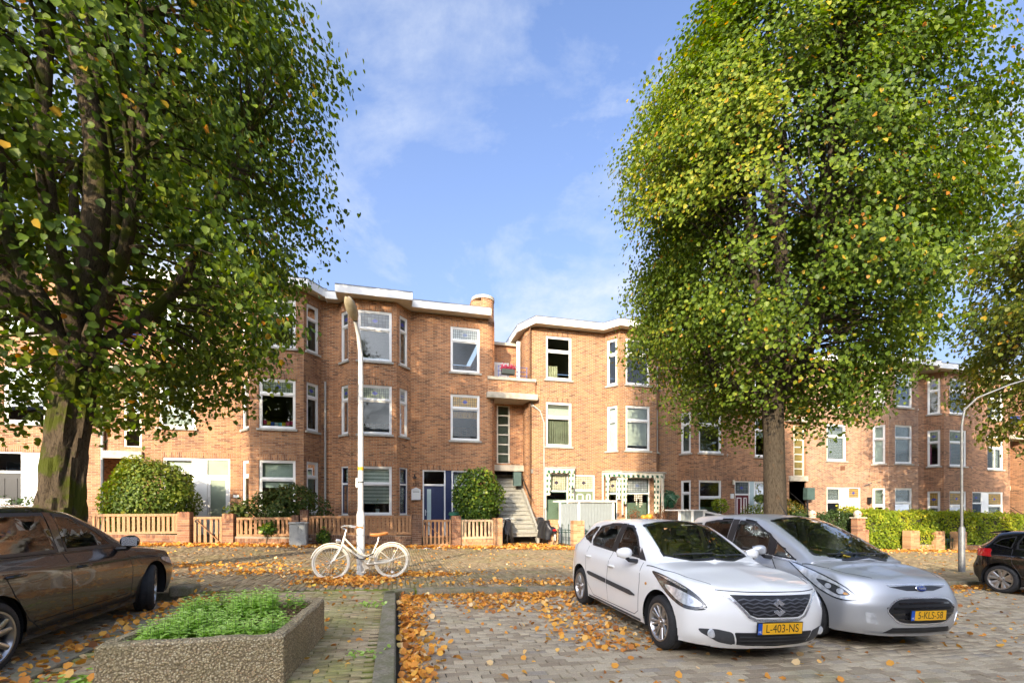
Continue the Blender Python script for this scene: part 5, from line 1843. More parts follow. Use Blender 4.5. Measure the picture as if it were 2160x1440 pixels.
for (x, y) in ((7.55, 18.08), (9.15, 18.08), (7.0, 18.9)):
 mb = MB(); mb.box(x - 0.04, x + 0.04, y - 0.03, y + 0.05, -0.1, 1.76); mb.build('corner_post', WHITE, sh)
mb = MB(); mb.prism([(6.85, 18.95), (7.48, 17.98), (9.28, 17.98), (9.28, 19.4), (6.85, 19.4)], 1.77, 1.84); mb.build('roof', WHITE, sh)
sh2 = thing('garden_shed', 'low grey boarded shed with white frame and sloping dark side before the brown house', 'shed', (13.3, 18.2, -0.1))
board_side(sh2, (12.3, 17.9), (13.55, 17.9), -0.5, 1.38, 1.38, SHEDG)
mb = MB(); mb.add([(13.56, 17.9, -0.5), (15.4, 18.1, -0.5), (15.4, 18.1, 0.98), (13.56, 17.9, 1.30), (13.56, 17.96, -0.5), (15.4, 18.16, -0.5), (15.4, 18.16, 0.98), (13.56, 17.96, 1.3)],
     [(0, 1, 2, 3), (4, 5, 6, 7), (3, 2, 6, 7), (0, 3, 7, 4), (1, 2, 6, 5)]); mb.build('side_panel', mat('dark_slate', (0.05, 0.055, 0.065), 0.6), sh2)
mb = MB(); mb.add([(13.5, 17.85, 1.32), (15.45, 18.05, 0.99), (15.45, 18.3, 0.99), (13.5, 18.1, 1.32), (13.5, 17.85, 1.40), (15.45, 18.05, 1.07), (15.45, 18.3, 1.07), (13.5, 18.1, 1.40)],
     [(0, 1, 2, 3), (4, 5, 6, 7), (0, 1, 5, 4), (3, 2, 6, 7), (0, 3, 7, 4), (1, 2, 6, 5)]); mb.build('coping_board', WHITE, sh2)
for x in (12.3, 12.95, 13.55):
 mb = MB(); mb.box(x - 0.05, x + 0.05, 17.86, 17.93, -0.5, 1.38); mb.build('post', WHITE, sh2)
mb = MB(); mb.box(12.2, 13.68, 17.82, 18.9, 1.382, 1.44); mb.build('roof', WHITE, sh2)
# ------------------------------------------------------------ plants
GREEN_BUSH = leaf_mat('bush_leaves', [(0, (0.05, 0.085, 0.018)), (0.45, (0.12, 0.175, 0.03)), (0.8, (0.25, 0.28, 0.045)), (1, (0.38, 0.34, 0.06))], under=(0.12, 0.15, 0.06), trans=0.3, rough=0.4)
LAUREL = leaf_mat('laurel_leaves', [(0, (0.035, 0.075, 0.015)), (0.5, (0.095, 0.17, 0.025)), (0.85, (0.28, 0.34, 0.04)), (1, (0.42, 0.38, 0.05))], under=(0.12, 0.16, 0.05), trans=0.3, rough=0.28)
BERRY = leaf_mat('berry_leaves', [(0, (0.032, 0.06, 0.015)), (0.6, (0.085, 0.12, 0.028)), (0.9, (0.18, 0.17, 0.045)), (1, (0.36, 0.26, 0.06))], under=(0.10, 0.12, 0.05), trans=0.25)
HEDGE_G = leaf_mat('hedge_leaves', [(0, (0.09, 0.14, 0.015)), (0.4, (0.22, 0.30, 0.028)), (0.8, (0.42, 0.42, 0.04)), (1, (0.60, 0.48, 0.05))], under=(0.2, 0.22, 0.06), trans=0.4)
HEDGE_D = leaf_mat('dark_hedge_leaves', [(0, (0.018, 0.038, 0.012)), (0.6, (0.045, 0.080, 0.022)), (1, (0.09, 0.13, 0.035))], under=(0.08, 0.10, 0.05), trans=0.25)
STEM = mat('stem_bark', (0.10, 0.075, 0.05), 0.9, var=0.3)
def shell_points(c, rad, n, inner=0.55, noise=0.16, flat=None, seed=0):
 g = np.random.default_rng(seed)
 d = unit(g.normal(size=(n, 3)))
 ph = g.uniform(0, 6.28, (6,))
 fr = g.normal(0, 3.2, (6, 3))
 bump = sum(np.sin(d @ fr[i] + ph[i]) for i in range(6)) / 6
 r = (inner + (1 - inner) * g.random(n) ** 0.5) * (1 + noise * bump * 2)
 p = np.array(c) + d * np.array(rad) * r[:, None]
 return p, d, r
def bush(name, label, c, rad, n, size, m, seed, cat='bush', zmin=None, group=None, inner=0.6, up=0.35, noise=0.16, stems=5):
 gx = gz(c[0], 0.15)
 b = thing(name, label, cat, (c[0], c[1], gx), group=group)
 p, d, r = shell_points(c, rad, n, inner, noise, seed=seed)
 k = p[:, 2] > (gx if zmin is None else zmin)
 p, d, r = p[k], d[k], r[k]
 n = len(p)
 nr = d + nrg.normal(0, 0.5, (n, 3)) + np.array([0, 0, up])
 var = np.clip(nrg.beta(2, 2.6, n) + 0.18 * (d[:, 2] - 0.2), 0, 1)
 v, q, a = leaves(p, nr, size * nrg.uniform(0.7, 1.25, n), var)
 np_mesh('foliage', v, q, m, b, var=a, off=BASE[b.name])['kind'] = 'stuff'
 st = MB()
 for i in range(stems):
  e = Vector((c[0] + rad[0] * rng.uniform(-0.6, 0.6), c[1] + rad[1] * rng.uniform(-0.5, 0.5), c[2] + rad[2] * rng.uniform(0, 0.6)))
  s_ = Vector((c[0] + rng.uniform(-0.15, 0.15), c[1] + rng.uniform(-0.1, 0.1), gx - 0.1))
  st.tube([s_, s_.lerp(e, 0.5) + Vector((0, 0, 0.1)), e], [0.03, 0.02, 0.006], 5)
 st.build('stems', STEM, b)['kind'] = 'stuff'
 return b
bush('round_bush', 'big rounded green bush behind the picket fence at the left', (-8.25, 18.45, 1.75), (1.42, 0.95, 1.55), 11000, 0.085, GREEN_BUSH, 3, noise=0.15)
bush('berry_shrub', 'dark green berry shrub spilling over the picket fence under the bunting window', (-3.95, 18.2, 1.50), (1.2, 0.62, 0.86), 5200, 0.085, BERRY, 4, noise=0.32)
bush('oleander', 'thin narrow leaved shrub left of the berry shrub by the white door', (-5.45, 18.1, 1.05), (0.5, 0.4, 0.75), 500, 0.13, BERRY, 5, inner=0.3, stems=9)
bush('laurel', 'glossy yellow green laurel in front of the number 105 ground floor window', (3.2, 18.35, 1.85), (0.95, 0.75, 1.15), 5600, 0.10, LAUREL, 6, noise=0.34)
bush('fern', 'green fern growing at the foot of the dark brick wall', (-2.45, 17.2, 0.45), (0.24, 0.16, 0.36), 260, 0.10, LAUREL, 7, cat='plant', inner=0.2, stems=3)
bush('hydrangea', 'green plant poking through the picket fence beside the cabinet', (-4.3, 17.38, 0.78), (0.24, 0.14, 0.24), 160, 0.14, LAUREL, 8, cat='plant', inner=0.2, stems=2)
bush('box_ball', 'small bright green ball shrub by the low grey shed', (15.3, 19.0, 1.62), (0.42, 0.35, 0.38), 900, 0.06, HEDGE_G, 9)
bush('rose_bush', 'loose grey green rose bush over the low shed', (17.2, 18.4, 1.15), (1.2, 0.5, 0.55), 1500, 0.075, GREEN_BUSH, 10, noise=0.3, inner=0.3)
bush('flowering_bush', 'bush with yellow and orange flowers before the brown house', (19.0, 18.7, 1.2), (1.2, 0.5, 0.75), 2400, 0.075, leaf_mat('autumn_flowers', [(0, (0.05, 0.09, 0.02)), (0.6, (0.12, 0.14, 0.03)), (0.8, (0.40, 0.26, 0.04)), (1, (0.6, 0.3, 0.03))]), 11, noise=0.3, inner=0.3)
bush('hanging_basket', 'hanging basket of green leaves on the brick wall right of the awning', (12.85, YW - 0.4, 1.95), (0.5, 0.3, 0.32), 260, 0.26, leaf_mat('hosta', [(0, (0.03, 0.10, 0.06)), (0.6, (0.10, 0.22, 0.12)), (1, (0.5, 0.55, 0.4))]), 12, cat='plant', inner=0.1, zmin=1.5, stems=4)
bush('hanging_basket', 'round hanging flower basket in front of the pale blue panel', (17.9, YW - 0.8, 1.98), (0.3, 0.25, 0.26), 420, 0.08, GREEN_BUSH, 13, cat='plant', inner=0.3, zmin=1.6, stems=3)
bush('dry_plant', 'reddish dry plant at the left of the pumpkin window', (10.6, 18.9, 0.95), (0.42, 0.2, 0.7), 420, 0.05, leaf_mat('rusty_leaves', [(0, (0.12, 0.03, 0.02)), (0.6, (0.28, 0.10, 0.05)), (1, (0.4, 0.22, 0.1))]), 14, cat='plant', inner=0.1, stems=8)
bush('dry_plant', 'reddish dry plant at the right of the pumpkin window', (12.0, 18.9, 0.95), (0.42, 0.2, 0.75), 420, 0.05, leaf_mat('rusty_leaves', [(0, (0.12, 0.03, 0.02)), (0.6, (0.28, 0.10, 0.05)), (1, (0.4, 0.22, 0.1))]), 15, cat='plant', inner=0.1, stems=8)
bush('sprig', 'pale young branches hanging into the picture at the left edge', (-11.1, 14.6, 3.3), (0.8, 0.6, 1.1), 600, 0.08, HEDGE_G, 16, cat='bush', inner=0.2, stems=4)
def hedge(label, x0, x1, y0, y1, h, n, m, size, seed, top_wave=0.06, cat='hedge', front_keep=None, name='hedge'):
 xm = (x0 + x1) / 2
 b = thing(name, label, cat, (xm, (y0 + y1) / 2, gz(xm, 0.1)))
 g = np.random.default_rng(seed)
 L_, D_, H_ = x1 - x0, y1 - y0, h
 ar = np.array([L_ * H_ * 1.3, L_ * D_, D_ * H_, D_ * H_])
 face = g.choice(4, n, p=ar / ar.sum())
 u, w = g.random(n), g.random(n)
 p = np.zeros((n, 3))
 d = np.zeros((n, 3))
 f = face == 0
 p[f] = np.stack([x0 + u[f] * L_, np.full(f.sum(), y0), w[f] * H_], -1); d[f] = (0, -1, 0.25)
 f = face == 1
 p[f] = np.stack([x0 + u[f] * L_, y0 + w[f] * D_, np.full(f.sum(), H_)], -1); d[f] = (0, -0.2, 1)
 f = face == 2
 p[f] = np.stack([np.full(f.sum(), x0), y0 + u[f] * D_, w[f] * H_], -1); d[f] = (-1, 0, 0.2)
 f = face == 3
 p[f] = np.stack([np.full(f.sum(), x1), y0 + u[f] * D_, w[f] * H_], -1); d[f] = (1, 0, 0.2)
 bulge = 0.07 * np.sin(p[:, 0] * 2.1) + 0.05 * np.sin(p[:, 0] * 5.3 + p[:, 2] * 4) + 0.05 * np.sin(p[:, 2] * 6 + p[:, 0])
 p += unit(d) * (bulge[:, None] + g.normal(-0.06, 0.07, (n, 1)))
 p[:, 2] += -0.03 * p[:, 0] + 0.1 + top_wave * np.sin(p[:, 0] * 0.9)
 nr = d + g.normal(0, 0.55, (n, 3))
 patch = 0.5 + 0.25 * np.sin(p[:, 0] * 1.7 + 1) + 0.2 * np.sin(p[:, 0] * 4.1 + p[:, 2] * 3)
 var = np.clip(g.beta(2, 2.2, n) * 0.7 + patch * 0.35 + 0.15 * (p[:, 2] + 0.03 * p[:, 0]) / h - 0.12, 0, 1)
 v, q, a = leaves(p, nr, size * g.uniform(0.7, 1.3, n), var)
 np_mesh('foliage', v, q, m, b, var=a, off=BASE[b.name])['kind'] = 'stuff'
 tw = MB()
 tw.add([(x0 + 0.15, y0 + 0.15, gz(x0, 0.0)), (x1 - 0.15, y0 + 0.15, gz(x1, 0.0)), (x1 - 0.15, y1 - 0.1, gz(x1, 0)), (x0 + 0.15, y1 - 0.1, gz(x0, 0)),
   (x0 + 0.15, y0 + 0.15, gz(x0, h - 0.12)), (x1 - 0.15, y0 + 0.15, gz(x1, h - 0.12)), (x1 - 0.15, y1 - 0.1, gz(x1, h - 0.12)), (x0 + 0.15, y1 - 0.1, gz(x0, h - 0.12))],
   [(0, 1, 5, 4), (1, 2, 6, 5), (2, 3, 7, 6), (3, 0, 4, 7), (4, 5, 6, 7)])
 tw.build('twigs', mat('hedge_twigs', (0.05, 0.05, 0.022), 0.95, var=0.5, vscale=25), b)['kind'] = 'stuff'
 return b
hedge('low dark green hedge at the left edge behind the brown car', -19, -11.2, 18.2, 18.8, 1.30, 3500, HEDGE_D, 0.07, 21)
hedge('dark green clipped hedge behind the silver car roof', 18.8, 22.4, 17.9, 18.7, 1.75, 5200, HEDGE_D, 0.075, 22)
hedge('tall yellow green beech hedge left of the garden gate', 22.3, 28.2, 18.0, 18.9, 2.0, 8500, HEDGE_G, 0.095, 23)
hedge('yellow autumn hedge behind the second lamp post, reaching the right edge', 28.6, 37.5, 18.0, 18.9, 2.05, 9500, HEDGE_G, 0.095, 24)
hedge('low leafy growth spilling between the two brick posts', 25.97, 27.1, 17.55, 18.0, 1.1, 900, HEDGE_G, 0.09, 25, cat='hedge')
# ------------------------------------------------------------ street trees
def bark_mat(name, c1, c2, moss, mlo, mhi, zs=0.35):
 m, nt, out = new_mat(name)
 L = nt.links.new
 p = n_(nt, 'BsdfPrincipled')
 p.inputs['Roughness'].default_value = 0.95
 p.inputs['Specular IOR Level'].default_value = 0.15
 tc = n_(nt, 'TexCoord')
 mp = n_(nt, 'Mapping')
 mp.inputs['Scale'].default_value = (13, 13, 3.2)
 L(tc.outputs['Object'], mp.inputs[0])
 nz = n_(nt, 'TexNoise')
 nz.inputs['Scale'].default_value = 2.8
 nz.inputs['Detail'].default_value = 9
 nz.inputs['Roughness'].default_value = 0.7
 nz.inputs['Distortion'].default_value = 1.0
 L(mp.outputs[0], nz.inputs['Vector'])
 rp = ramp(nt, [(0.32, c1), (0.5, c2), (0.72, tuple(min(1, c * 1.55) for c in c2))])
 L(nz.outputs['Fac'], rp.inputs[0])
 n2 = n_(nt, 'TexNoise')
 n2.inputs['Scale'].default_value = 1.7
 n2.inputs['Detail'].default_value = 8
 n2.inputs['Roughness'].default_value = 0.6
 L(tc.outputs['Object'], n2.inputs['Vector'])
 mr = n_(nt, 'MapRange')
 mr.inputs['From Min'].default_value = mlo
 mr.inputs['From Max'].default_value = mhi
 L(n2.outputs['Fac'], mr.inputs['Value'])
 mx = n_(nt, 'Mix', data_type='RGBA')
 L(mr.outputs[0], mx.inputs['Factor'])
 L(rp.outputs[0], mx.inputs['A'])
 mx.inputs['B'].default_value = c4(moss)
 L(mx.outputs['Result'], p.inputs['Base Color'])
 b = n_(nt, 'Bump')
 b.inputs['Strength'].default_value = 1.0
 b.inputs['Distance'].default_value = 0.03
 L(nz.outputs['Fac'], b.inputs['Height'])
 L(b.outputs[0], p.inputs['Normal'])
 L(p.outputs[0], out.inputs[0])
 return m
BARK_L = bark_mat('bark_mossy', (0.012, 0.009, 0.006), (0.085, 0.064, 0.042), (0.06, 0.07, 0.010), 0.49, 0.56)
BARK_R = bark_mat('bark_grey', (0.012, 0.009, 0.007), (0.060, 0.048, 0.034), (0.10, 0.055, 0.028), 0.60, 0.70)
def catmull(P, n):
 P = [Vector(p) for p in P]
 Q = [P[0] * 2 - P[1]] + P + [P[-1] * 2 - P[-2]]
 out = []
 for i in range(1, len(Q) - 2):
  for k in range(n):
   t = k / n
   a, b, c, d = Q[i - 1], Q[i], Q[i + 1], Q[i + 2]
   out.append(0.5 * ((2 * b) + (c - a) * t + (2 * a - 5 * b + 4 * c - d) * t * t + (3 * b - a - 3 * c + d) * t ** 3))
 out.append(P[-1])
 return out
def gnarled_trunk(mb, path, radii, seed, amp=0.10, n=40, burls=()):
 g = np.random.default_rng(seed)
 ph = g.uniform(0, 6.28, 12)
 pts = catmull(path, 10)
 rs = np.interp(np.linspace(0, 1, len(pts)), np.linspace(0, 1, len(radii)), radii)
 V, F = [], []
 for i, p in enumerate(pts):
  z = p.z
  for k in range(n):
   a = 2 * math.pi * k / n
   fl = 1.0
   fl += amp * (0.55 * math.sin(5 * a + 1.1 * z + ph[0] + 0.8 * math.sin(z * 2 + ph[6])) + 0.4 * math.sin(9 * a - 1.7 * z + ph[1]) + 0.35 * math.sin(3 * a + 2.3 * z + ph[2]))
   fl += amp * 0.5 * math.sin(17 * a + 3 * math.sin(z * 3 + ph[3]) + ph[4])
   for (ba, bz, bs, bh) in burls:
    da = (a - ba + math.pi) % (2 * math.pi) - math.pi
    fl += bh * math.exp(-(da / bs) ** 2 - ((z - bz) / (bs * 0.45)) ** 2)
   V.append(p + Vector((math.cos(a), math.sin(a), 0)) * float(rs[i]) * fl)
 m = len(pts)
 for i in range(m - 1):
  for k in range(n):
   k2 = (k + 1) % n
   F.append((i * n + k, i * n + k2, (i + 1) * n + k2, (i + 1) * n + k))
 F.append(tuple((m - 1) * n + k for k in range(n)))
 mb.add(V, F)
def lime_tree(label, x, y, tr, prof, nclump, nleaf, lsize, seed, bark, leafm, fork, lean=(0, 0), burls=(), yellow=None, squash_y=1.0, spread=0.25, zc_frac=None, off=0.0, tamp=0.1, thin=0.45):
 """street lime: gnarled trunk, ascending limbs, twigs to every clump, and leaves hung in clumps inside the crown profile [(z, radius)...]"""
 g = np.random.default_rng(seed)
 r_ = random.Random(seed)
 z0 = gz(x, 0.05)
 t = thing('lime_tree', label, 'tree', (x, y, z0), group='lime trees along the kerb')
 zs = np.array([p[0] for p in prof])
 rr = np.array([p[1] for p in prof])
 ztop = zs[-1]
 tm = MB()
 gnarled_trunk(tm, [(x, y, z0 - 0.2), (x + 0.02, y, z0 + 0.7), (x + lean[0] * 0.4, y + lean[1] * 0.4, fork * 0.6), (x + lean[0], y + lean[1], fork)],
     [tr * 1.22, tr * 1.04, tr, tr * 0.92, tr * 0.95], seed, tamp, burls=burls)
 tm.build('trunk', bark, t, smooth=True)
 top = Vector((x + lean[0], y + lean[1], fork - 0.1))
 # limbs
 limbs = []
 lm = MB()
 nl = 9
 for i in range(nl):
  a = 2 * math.pi * (i + r_.uniform(-0.3, 0.3)) / nl
  hi = r_.uniform(0.5, 0.95) if i % 3 else r_.uniform(0.25, 0.4)
  zt = fork + (ztop - fork) * hi
  rad = np.interp(zt, zs, rr) * r_.uniform(0.4, 0.75)
  e = Vector((x + rad * math.cos(a), y + rad * math.sin(a) * squash_y, zt))
  m1 = top.lerp(e, 0.35) + Vector((math.cos(a) * 0.5, math.sin(a) * 0.5, -0.2))
  m2 = top.lerp(e, 0.7) + Vector((r_.uniform(-0.4, 0.4), r_.uniform(-0.4, 0.4), r_.uniform(0, 0.5)))
  pts = catmull([top, m1, m2, e], 6)
  rs = np.linspace(tr * r_.uniform(0.42, 0.62), 0.03, len(pts))
  lm.tube(pts, list(rs), 10, caps=False)
  limbs += [(p, float(q)) for p, q in zip(pts, rs)]
 # leader
 e = Vector((x + lean[0] * 0.4, y, ztop - 1.2))
 pts = catmull([top, top.lerp(e, 0.33) + Vector((0.3, 0, 0)), top.lerp(e, 0.66) + Vector((-0.3, 0.2, 0)), e], 8)
 rs = np.linspace(tr * 0.85, 0.04, len(pts))
 lm.tube(pts, list(rs), 12, caps=False)
 limbs += [(p, float(q)) for p, q in zip(pts, rs)]
 # clumps
 cl = []
 LP = np.array([p for p, _ in limbs])
 while len(cl) < nclump:
  zc_ = g.uniform(zs[0], ztop)
  rm = np.interp(zc_, zs, rr)
  if g.random() > (rm / rr.max()) ** 1.3 + 0.05:
   continue
  a = g.uniform(0, 2 * math.pi)
  f = g.uniform(0.42, 1.0) ** 0.5
  # the shaded underside on the street side is thinner: limbs show
  if zc_ < zs[0] + 5.5 and math.cos(a - math.atan2(-y, -x)) > 0.25 and g.random() < thin:
   continue
  lump = 1 + 0.10 * math.sin(3 * a + zc_ * 0.9 + seed) + 0.06 * math.sin(7 * a - zc_ * 1.7)
  cl.append((x + off * min(1, max(0, (zc_ - 4) / 3)) + rm * f * lump * math.cos(a), y + rm * f * lump * math.sin(a) * squash_y, zc_, f))
 tw = MB()
 for (cx_, cy_, cz_, f) in cl:
  c = np.array((cx_, cy_, cz_))
  d2 = ((LP - c - np.array((0, 0, -0.6))) ** 2).sum(1)
  i = int(np.argmin(d2))
  s_ = limbs[i][0]
  e = Vector(c)
  mid = s_.lerp(e, 0.55) + Vector((0, 0, 0.18))
  rad0 = min(0.035, limbs[i][1] * 0.6 + 0.008)
  tw.tube([s_, mid, e], [rad0, rad0 * 0.6, 0.005], 4, caps=False)
 lm.build('limbs', bark, t, smooth=True)
 tw.build('twigs', bark, t)['kind'] = 'stuff'
 # leaves
 per = nleaf // nclump
 parts = []
 P, Nn, Tn, V = [], [], [], []
 for (cx_, cy_, cz_, f) in cl:
  out = unit(np.array([[cx_ - x, cy_ - y, 0.35 * (cz_ - (zs[0] + ztop) / 2)]]))[0]
  m = int(per * g.uniform(0.6, 1.4))
  # a spray: runs outward and droops
  s_ = g.random(m)[:, None]
  spray = out * (0.75 * (s_ - 0.35)) + np.array((0, 0, -0.35)) * s_ ** 2
  p = np.array((cx_, cy_, cz_)) + spray * 1.2 + g.normal(0, 1, (m, 3)) * np.array((0.29, 0.29, 0.20)) * (1.15 - 0.4 * s_)
  P.append(p)
  nr = out * 0.8 + np.array((0, 0, 0.5)) + g.normal(0, 0.40, (m, 3))
  Nn.append(nr)
  Tn.append(out * 0.4 + np.array((0, 0, -0.9)) + g.normal(0, 0.45, (m, 3)))
  base = g.beta(2.0, 2.6, m) * 0.62 + g.normal(0, 0.07) + 0.02
  if yellow is not None:
   base = base + yellow(cx_, cy_, cz_)
  rare = g.random(m) < 0.025
  base = np.where(rare, g.uniform(0.85, 1.0, m), base)
  V.append(np.clip(base, 0, 1))
 # loose leaves through the crown
 m = int(nleaf * spread)
 zz = g.uniform(zs[0], ztop, m)
 rm = np.interp(zz, zs, rr)
 a = g.uniform(0, 2 * math.pi, m)
 f = g.random(m) ** 0.4
 k = g.random(m) < rm / rr.max()
 p = np.stack([x + off * np.clip((zz - 4) / 3, 0, 1) + rm * f * np.cos(a), y + rm * f * np.sin(a) * squash_y, zz], -1)[k]
 P.append(p)
 od = unit(np.stack([np.cos(a), np.sin(a), np.zeros(m)], -1))[k]
 Nn.append(od * 0.6 + np.array((0, 0, 0.6)) + g.normal(0, 0.55, (len(p), 3)))
 Tn.append(od * 0.3 + np.array((0, 0, -0.9)) + g.normal(0, 0.5, (len(p), 3)))
 V.append(np.clip(g.beta(2, 2.6, len(p)) * 0.6, 0, 1))
 P, Nn, Tn, V = (np.concatenate(q) for q in (P, Nn, Tn, V))
 v, q, av = leaves(P, Nn, lsize * g.uniform(0.65, 1.25, len(P)), V, tang=Tn)
 np_mesh('crown', v, q, leafm, t, var=av, off=BASE[t.name])['kind'] = 'stuff'
 return t
LIME_STOPS = [(0, (0.026, 0.050, 0.007)), (0.3, (0.085, 0.135, 0.014)), (0.55, (0.165, 0.215, 0.022)), (0.75, (0.31, 0.30, 0.032)), (0.9, (0.42, 0.26, 0.03)), (1.0, (0.42, 0.15, 0.02))]
LIME_L = leaf_mat('lime_leaves', LIME_STOPS, under=(0.17, 0.215, 0.06), trans=0.38)
lime_tree('big gnarled mossy lime tree at the left above the brown car', -5.78, 9.75, 0.29,
   [(3.7, 0.9), (4.2, 2.6), (5.0, 3.5), (6.2, 3.9), (8, 4.25), (10, 4.35), (12, 4.1), (14, 3.2), (15.5, 2.0), (16.4, 0.4)],
   620, 92000, 0.105, 5, BARK_L, LIME_L, 4.3, lean=(0.35, 0.0), spread=0.10, off=-0.45, tamp=0.15,
   burls=((-1.9, 1.55, 0.45, 0.13), (-1.2, 0.8, 0.5, 0.12), (-0.4, 1.5, 0.35, 0.12), (-1.4, 2.9, 0.4, 0.12)))
lime_tree('dense rounded lime tree with yellowing left side behind the silver car', 9.63, 9.85, 0.265,
   [(4.0, 0.8), (4.5, 2.0), (5.2, 2.8), (6.4, 3.4), (8.5, 3.8), (11, 3.65), (12.8, 3.1), (14.5, 2.2), (15.8, 1.3), (16.3, 0.3)],
   800, 140000, 0.09, 8, BARK_R, LIME_L, 4.4, lean=(-0.1, 0.0), spread=0.12, off=0.35, tamp=0.045,
   yellow=lambda a, b, c: 0.30 * max(0.0, min(1.0, (8.2 - a) / 2.6)) * max(0, min(1, (c - 5) / 3)))
lime_tree('lime tree reaching in at the right edge with pale yellow leaves', 25.2, 10.0, 0.33,
   [(3.2, 0.8), (4.0, 2.6), (5.5, 3.8), (8, 4.5), (10.5, 4.4), (13, 3.2), (15, 1.0)],
   420, 36000, 0.15, 9, BARK_R, leaf_mat('lime_leaves_yellow', [(0, (0.05, 0.075, 0.012)), (0.3, (0.12, 0.15, 0.02)), (0.6, (0.26, 0.25, 0.03)), (0.85, (0.42, 0.32, 0.05)), (1, (0.5, 0.24, 0.03))], under=(0.25, 0.26, 0.10), trans=0.4), 4.2)
# ------------------------------------------------------------ cars
def paint(name, c, metal, rough, coat=1.0, flake=0.0, dust=0.0):
 m, nt, out = new_mat(name)
 L = nt.links.new
 p = n_(nt, 'BsdfPrincipled')
 p.inputs['Metallic'].default_value = metal
 p.inputs['Roughness'].default_value = rough
 p.inputs['Coat Weight'].default_value = coat
 p.inputs['Coat Roughness'].default_value = 0.02
 tc = n_(nt, 'TexCoord')
 nz = n_(nt, 'TexNoise')
 nz.inputs['Scale'].default_value = 3.5
 nz.inputs['Detail'].default_value = 9
 nz.inputs['Roughness'].default_value = 0.7
 L(tc.outputs['Object'], nz.inputs['Vector'])
 mr = n_(nt, 'MapRange')
 mr.inputs['From Min'].default_value = 0.5
 mr.inputs['From Max'].default_value = 0.8
 mr.inputs['To Max'].default_value = dust
 L(nz.outputs['Fac'], mr.inputs['Value'])
 mx = n_(nt, 'Mix', data_type='RGBA')
 L(mr.outputs[0], mx.inputs['Factor'])
 mx.inputs['A'].default_value = c4(c)
 mx.inputs['B'].default_value = (0.30, 0.26, 0.20, 1)
 L(mx.outputs['Result'], p.inputs['Base Color'])
 r2 = n_(nt, 'MapRange')
 r2.inputs['To Min'].default_value = rough * 0.85
 r2.inputs['To Max'].default_value = rough * 1.3
 L(nz.outputs['Fac'], r2.inputs['Value'])
 L(r2.outputs[0], p.inputs['Roughness'])
 L(p.outputs[0], out.inputs[0])
 MATS[name] = m
 return m
CARGLASS = glass_mat('car_glass', tint=(0.66, 0.72, 0.70), ior=1.65, refl=1.25, dirt=0.14)
CARGLASS_D = glass_mat('car_glass_tinted', tint=(0.22, 0.24, 0.24), ior=1.7, refl=1.4, dirt=0.06)
RUBBER = mat('tyre_rubber', (0.022, 0.022, 0.023), 0.75, var=0.25, vscale=20)
TRIM = mat('black_trim', (0.018, 0.018, 0.02), 0.4, var=0.15)
TRIMG = mat('grey_plastic', (0.045, 0.047, 0.05), 0.6, var=0.15, vscale=15)
CHROME = mat('chrome', (0.72, 0.73, 0.75), 0.22, metal=0.75, var=0.03)
ALLOY = mat('alloy', (0.50, 0.49, 0.48), 0.28, metal=0.9, var=0.08)
ALLOYD = mat('alloy_dark', (0.10, 0.10, 0.105), 0.4, metal=0.7, var=0.1)
WELL = mat('wheel_well', (0.008, 0.008, 0.008), 0.95, var=0.1)
SEAT = mat('seat_cloth', (0.06, 0.06, 0.065), 0.9, var=0.25, vscale=30)
SEATB = mat('seat_cloth_beige', (0.24, 0.21, 0.17), 0.9, var=0.2, vscale=30)
LAMPG = mat('lamp_clear', (0.66, 0.68, 0.70), 0.12, metal=0.45, var=0.35, vscale=14)
LAMPD = mat('lamp_dark', (0.05, 0.052, 0.055), 0.08, metal=0.3, var=0.3, vscale=12, coat=1.0)
LAMPR = mat('lamp_red', (0.42, 0.012, 0.014), 0.1, var=0.2, vscale=8, coat=1.0)
PLATE_Y = mat('plate_yellow', (0.80, 0.42, 0.015), 0.45, var=0.04)
PLATE_B = mat('plate_blue', (0.01, 0.08, 0.42), 0.4, var=0.05)
def pchip(X, n):
 """monotone cubic through rows of X (k, ...), n steps per span"""
 X = np.asarray(X, float)
 k = len(X)
 d = np.diff(X, axis=0)
 m = np.zeros_like(X)
 with np.errstate(divide='ignore', invalid='ignore'):
  h = 2 * d[:-1] * d[1:] / (d[:-1] + d[1:])
 ok = (d[:-1] * d[1:]) > 0
 m[1:-1] = np.where(ok, h, 0)
 m[0] = np.clip(1.5 * d[0] - 0.5 * m[1], -3 * np.abs(d[0]), 3 * np.abs(d[0]))
 m[-1] = np.clip(1.5 * d[-1] - 0.5 * m[-2], -3 * np.abs(d[-1]), 3 * np.abs(d[-1]))
 out = []
 for i in range(k - 1):
  for t in np.arange(n) / n:
   t2, t3 = t * t, t ** 3
   out.append((2 * t3 - 3 * t2 + 1) * X[i] + (t3 - 2 * t2 + t) * m[i] + (-2 * t3 + 3 * t2) * X[i + 1] + (t3 - t2) * m[i + 1])
 out.append(X[-1])
 return np.array(out)
def pt_in(poly, x, y):
 c = False
 n = len(poly)
 j = n - 1
 for i in range(n):
  xi, yi = poly[i]
  xj, yj = poly[j]
  if (yi > y) != (yj > y) and x < (xj - xi) * (y - yi) / (yj - yi) + xi:
   c = not c
  j = i
 return c
def smooth_poly(P, n=6, closed=True):
 """rounded outline through the points (closed Catmull-Rom)"""
 k = len(P)
 out = []
 rng_ = range(k) if closed else range(k - 1)
 for i in rng_:
  g = lambda q: Vector(P[q % k]) if closed else Vector(P[max(0, min(k - 1, q))])
  a, b, c, d = g(i - 1), g(i), g(i + 1), g(i + 2)
  for s in range(n):
   t = s / n
   v = 0.5 * ((2 * b) + (c - a) * t + (2 * a - 5 * b + 4 * c - d) * t * t + (3 * b - a - 3 * c + d) * t ** 3)
   out.append((v[0], v[1]))
 if not closed:
  out.append(tuple(P[-1]))
 return out
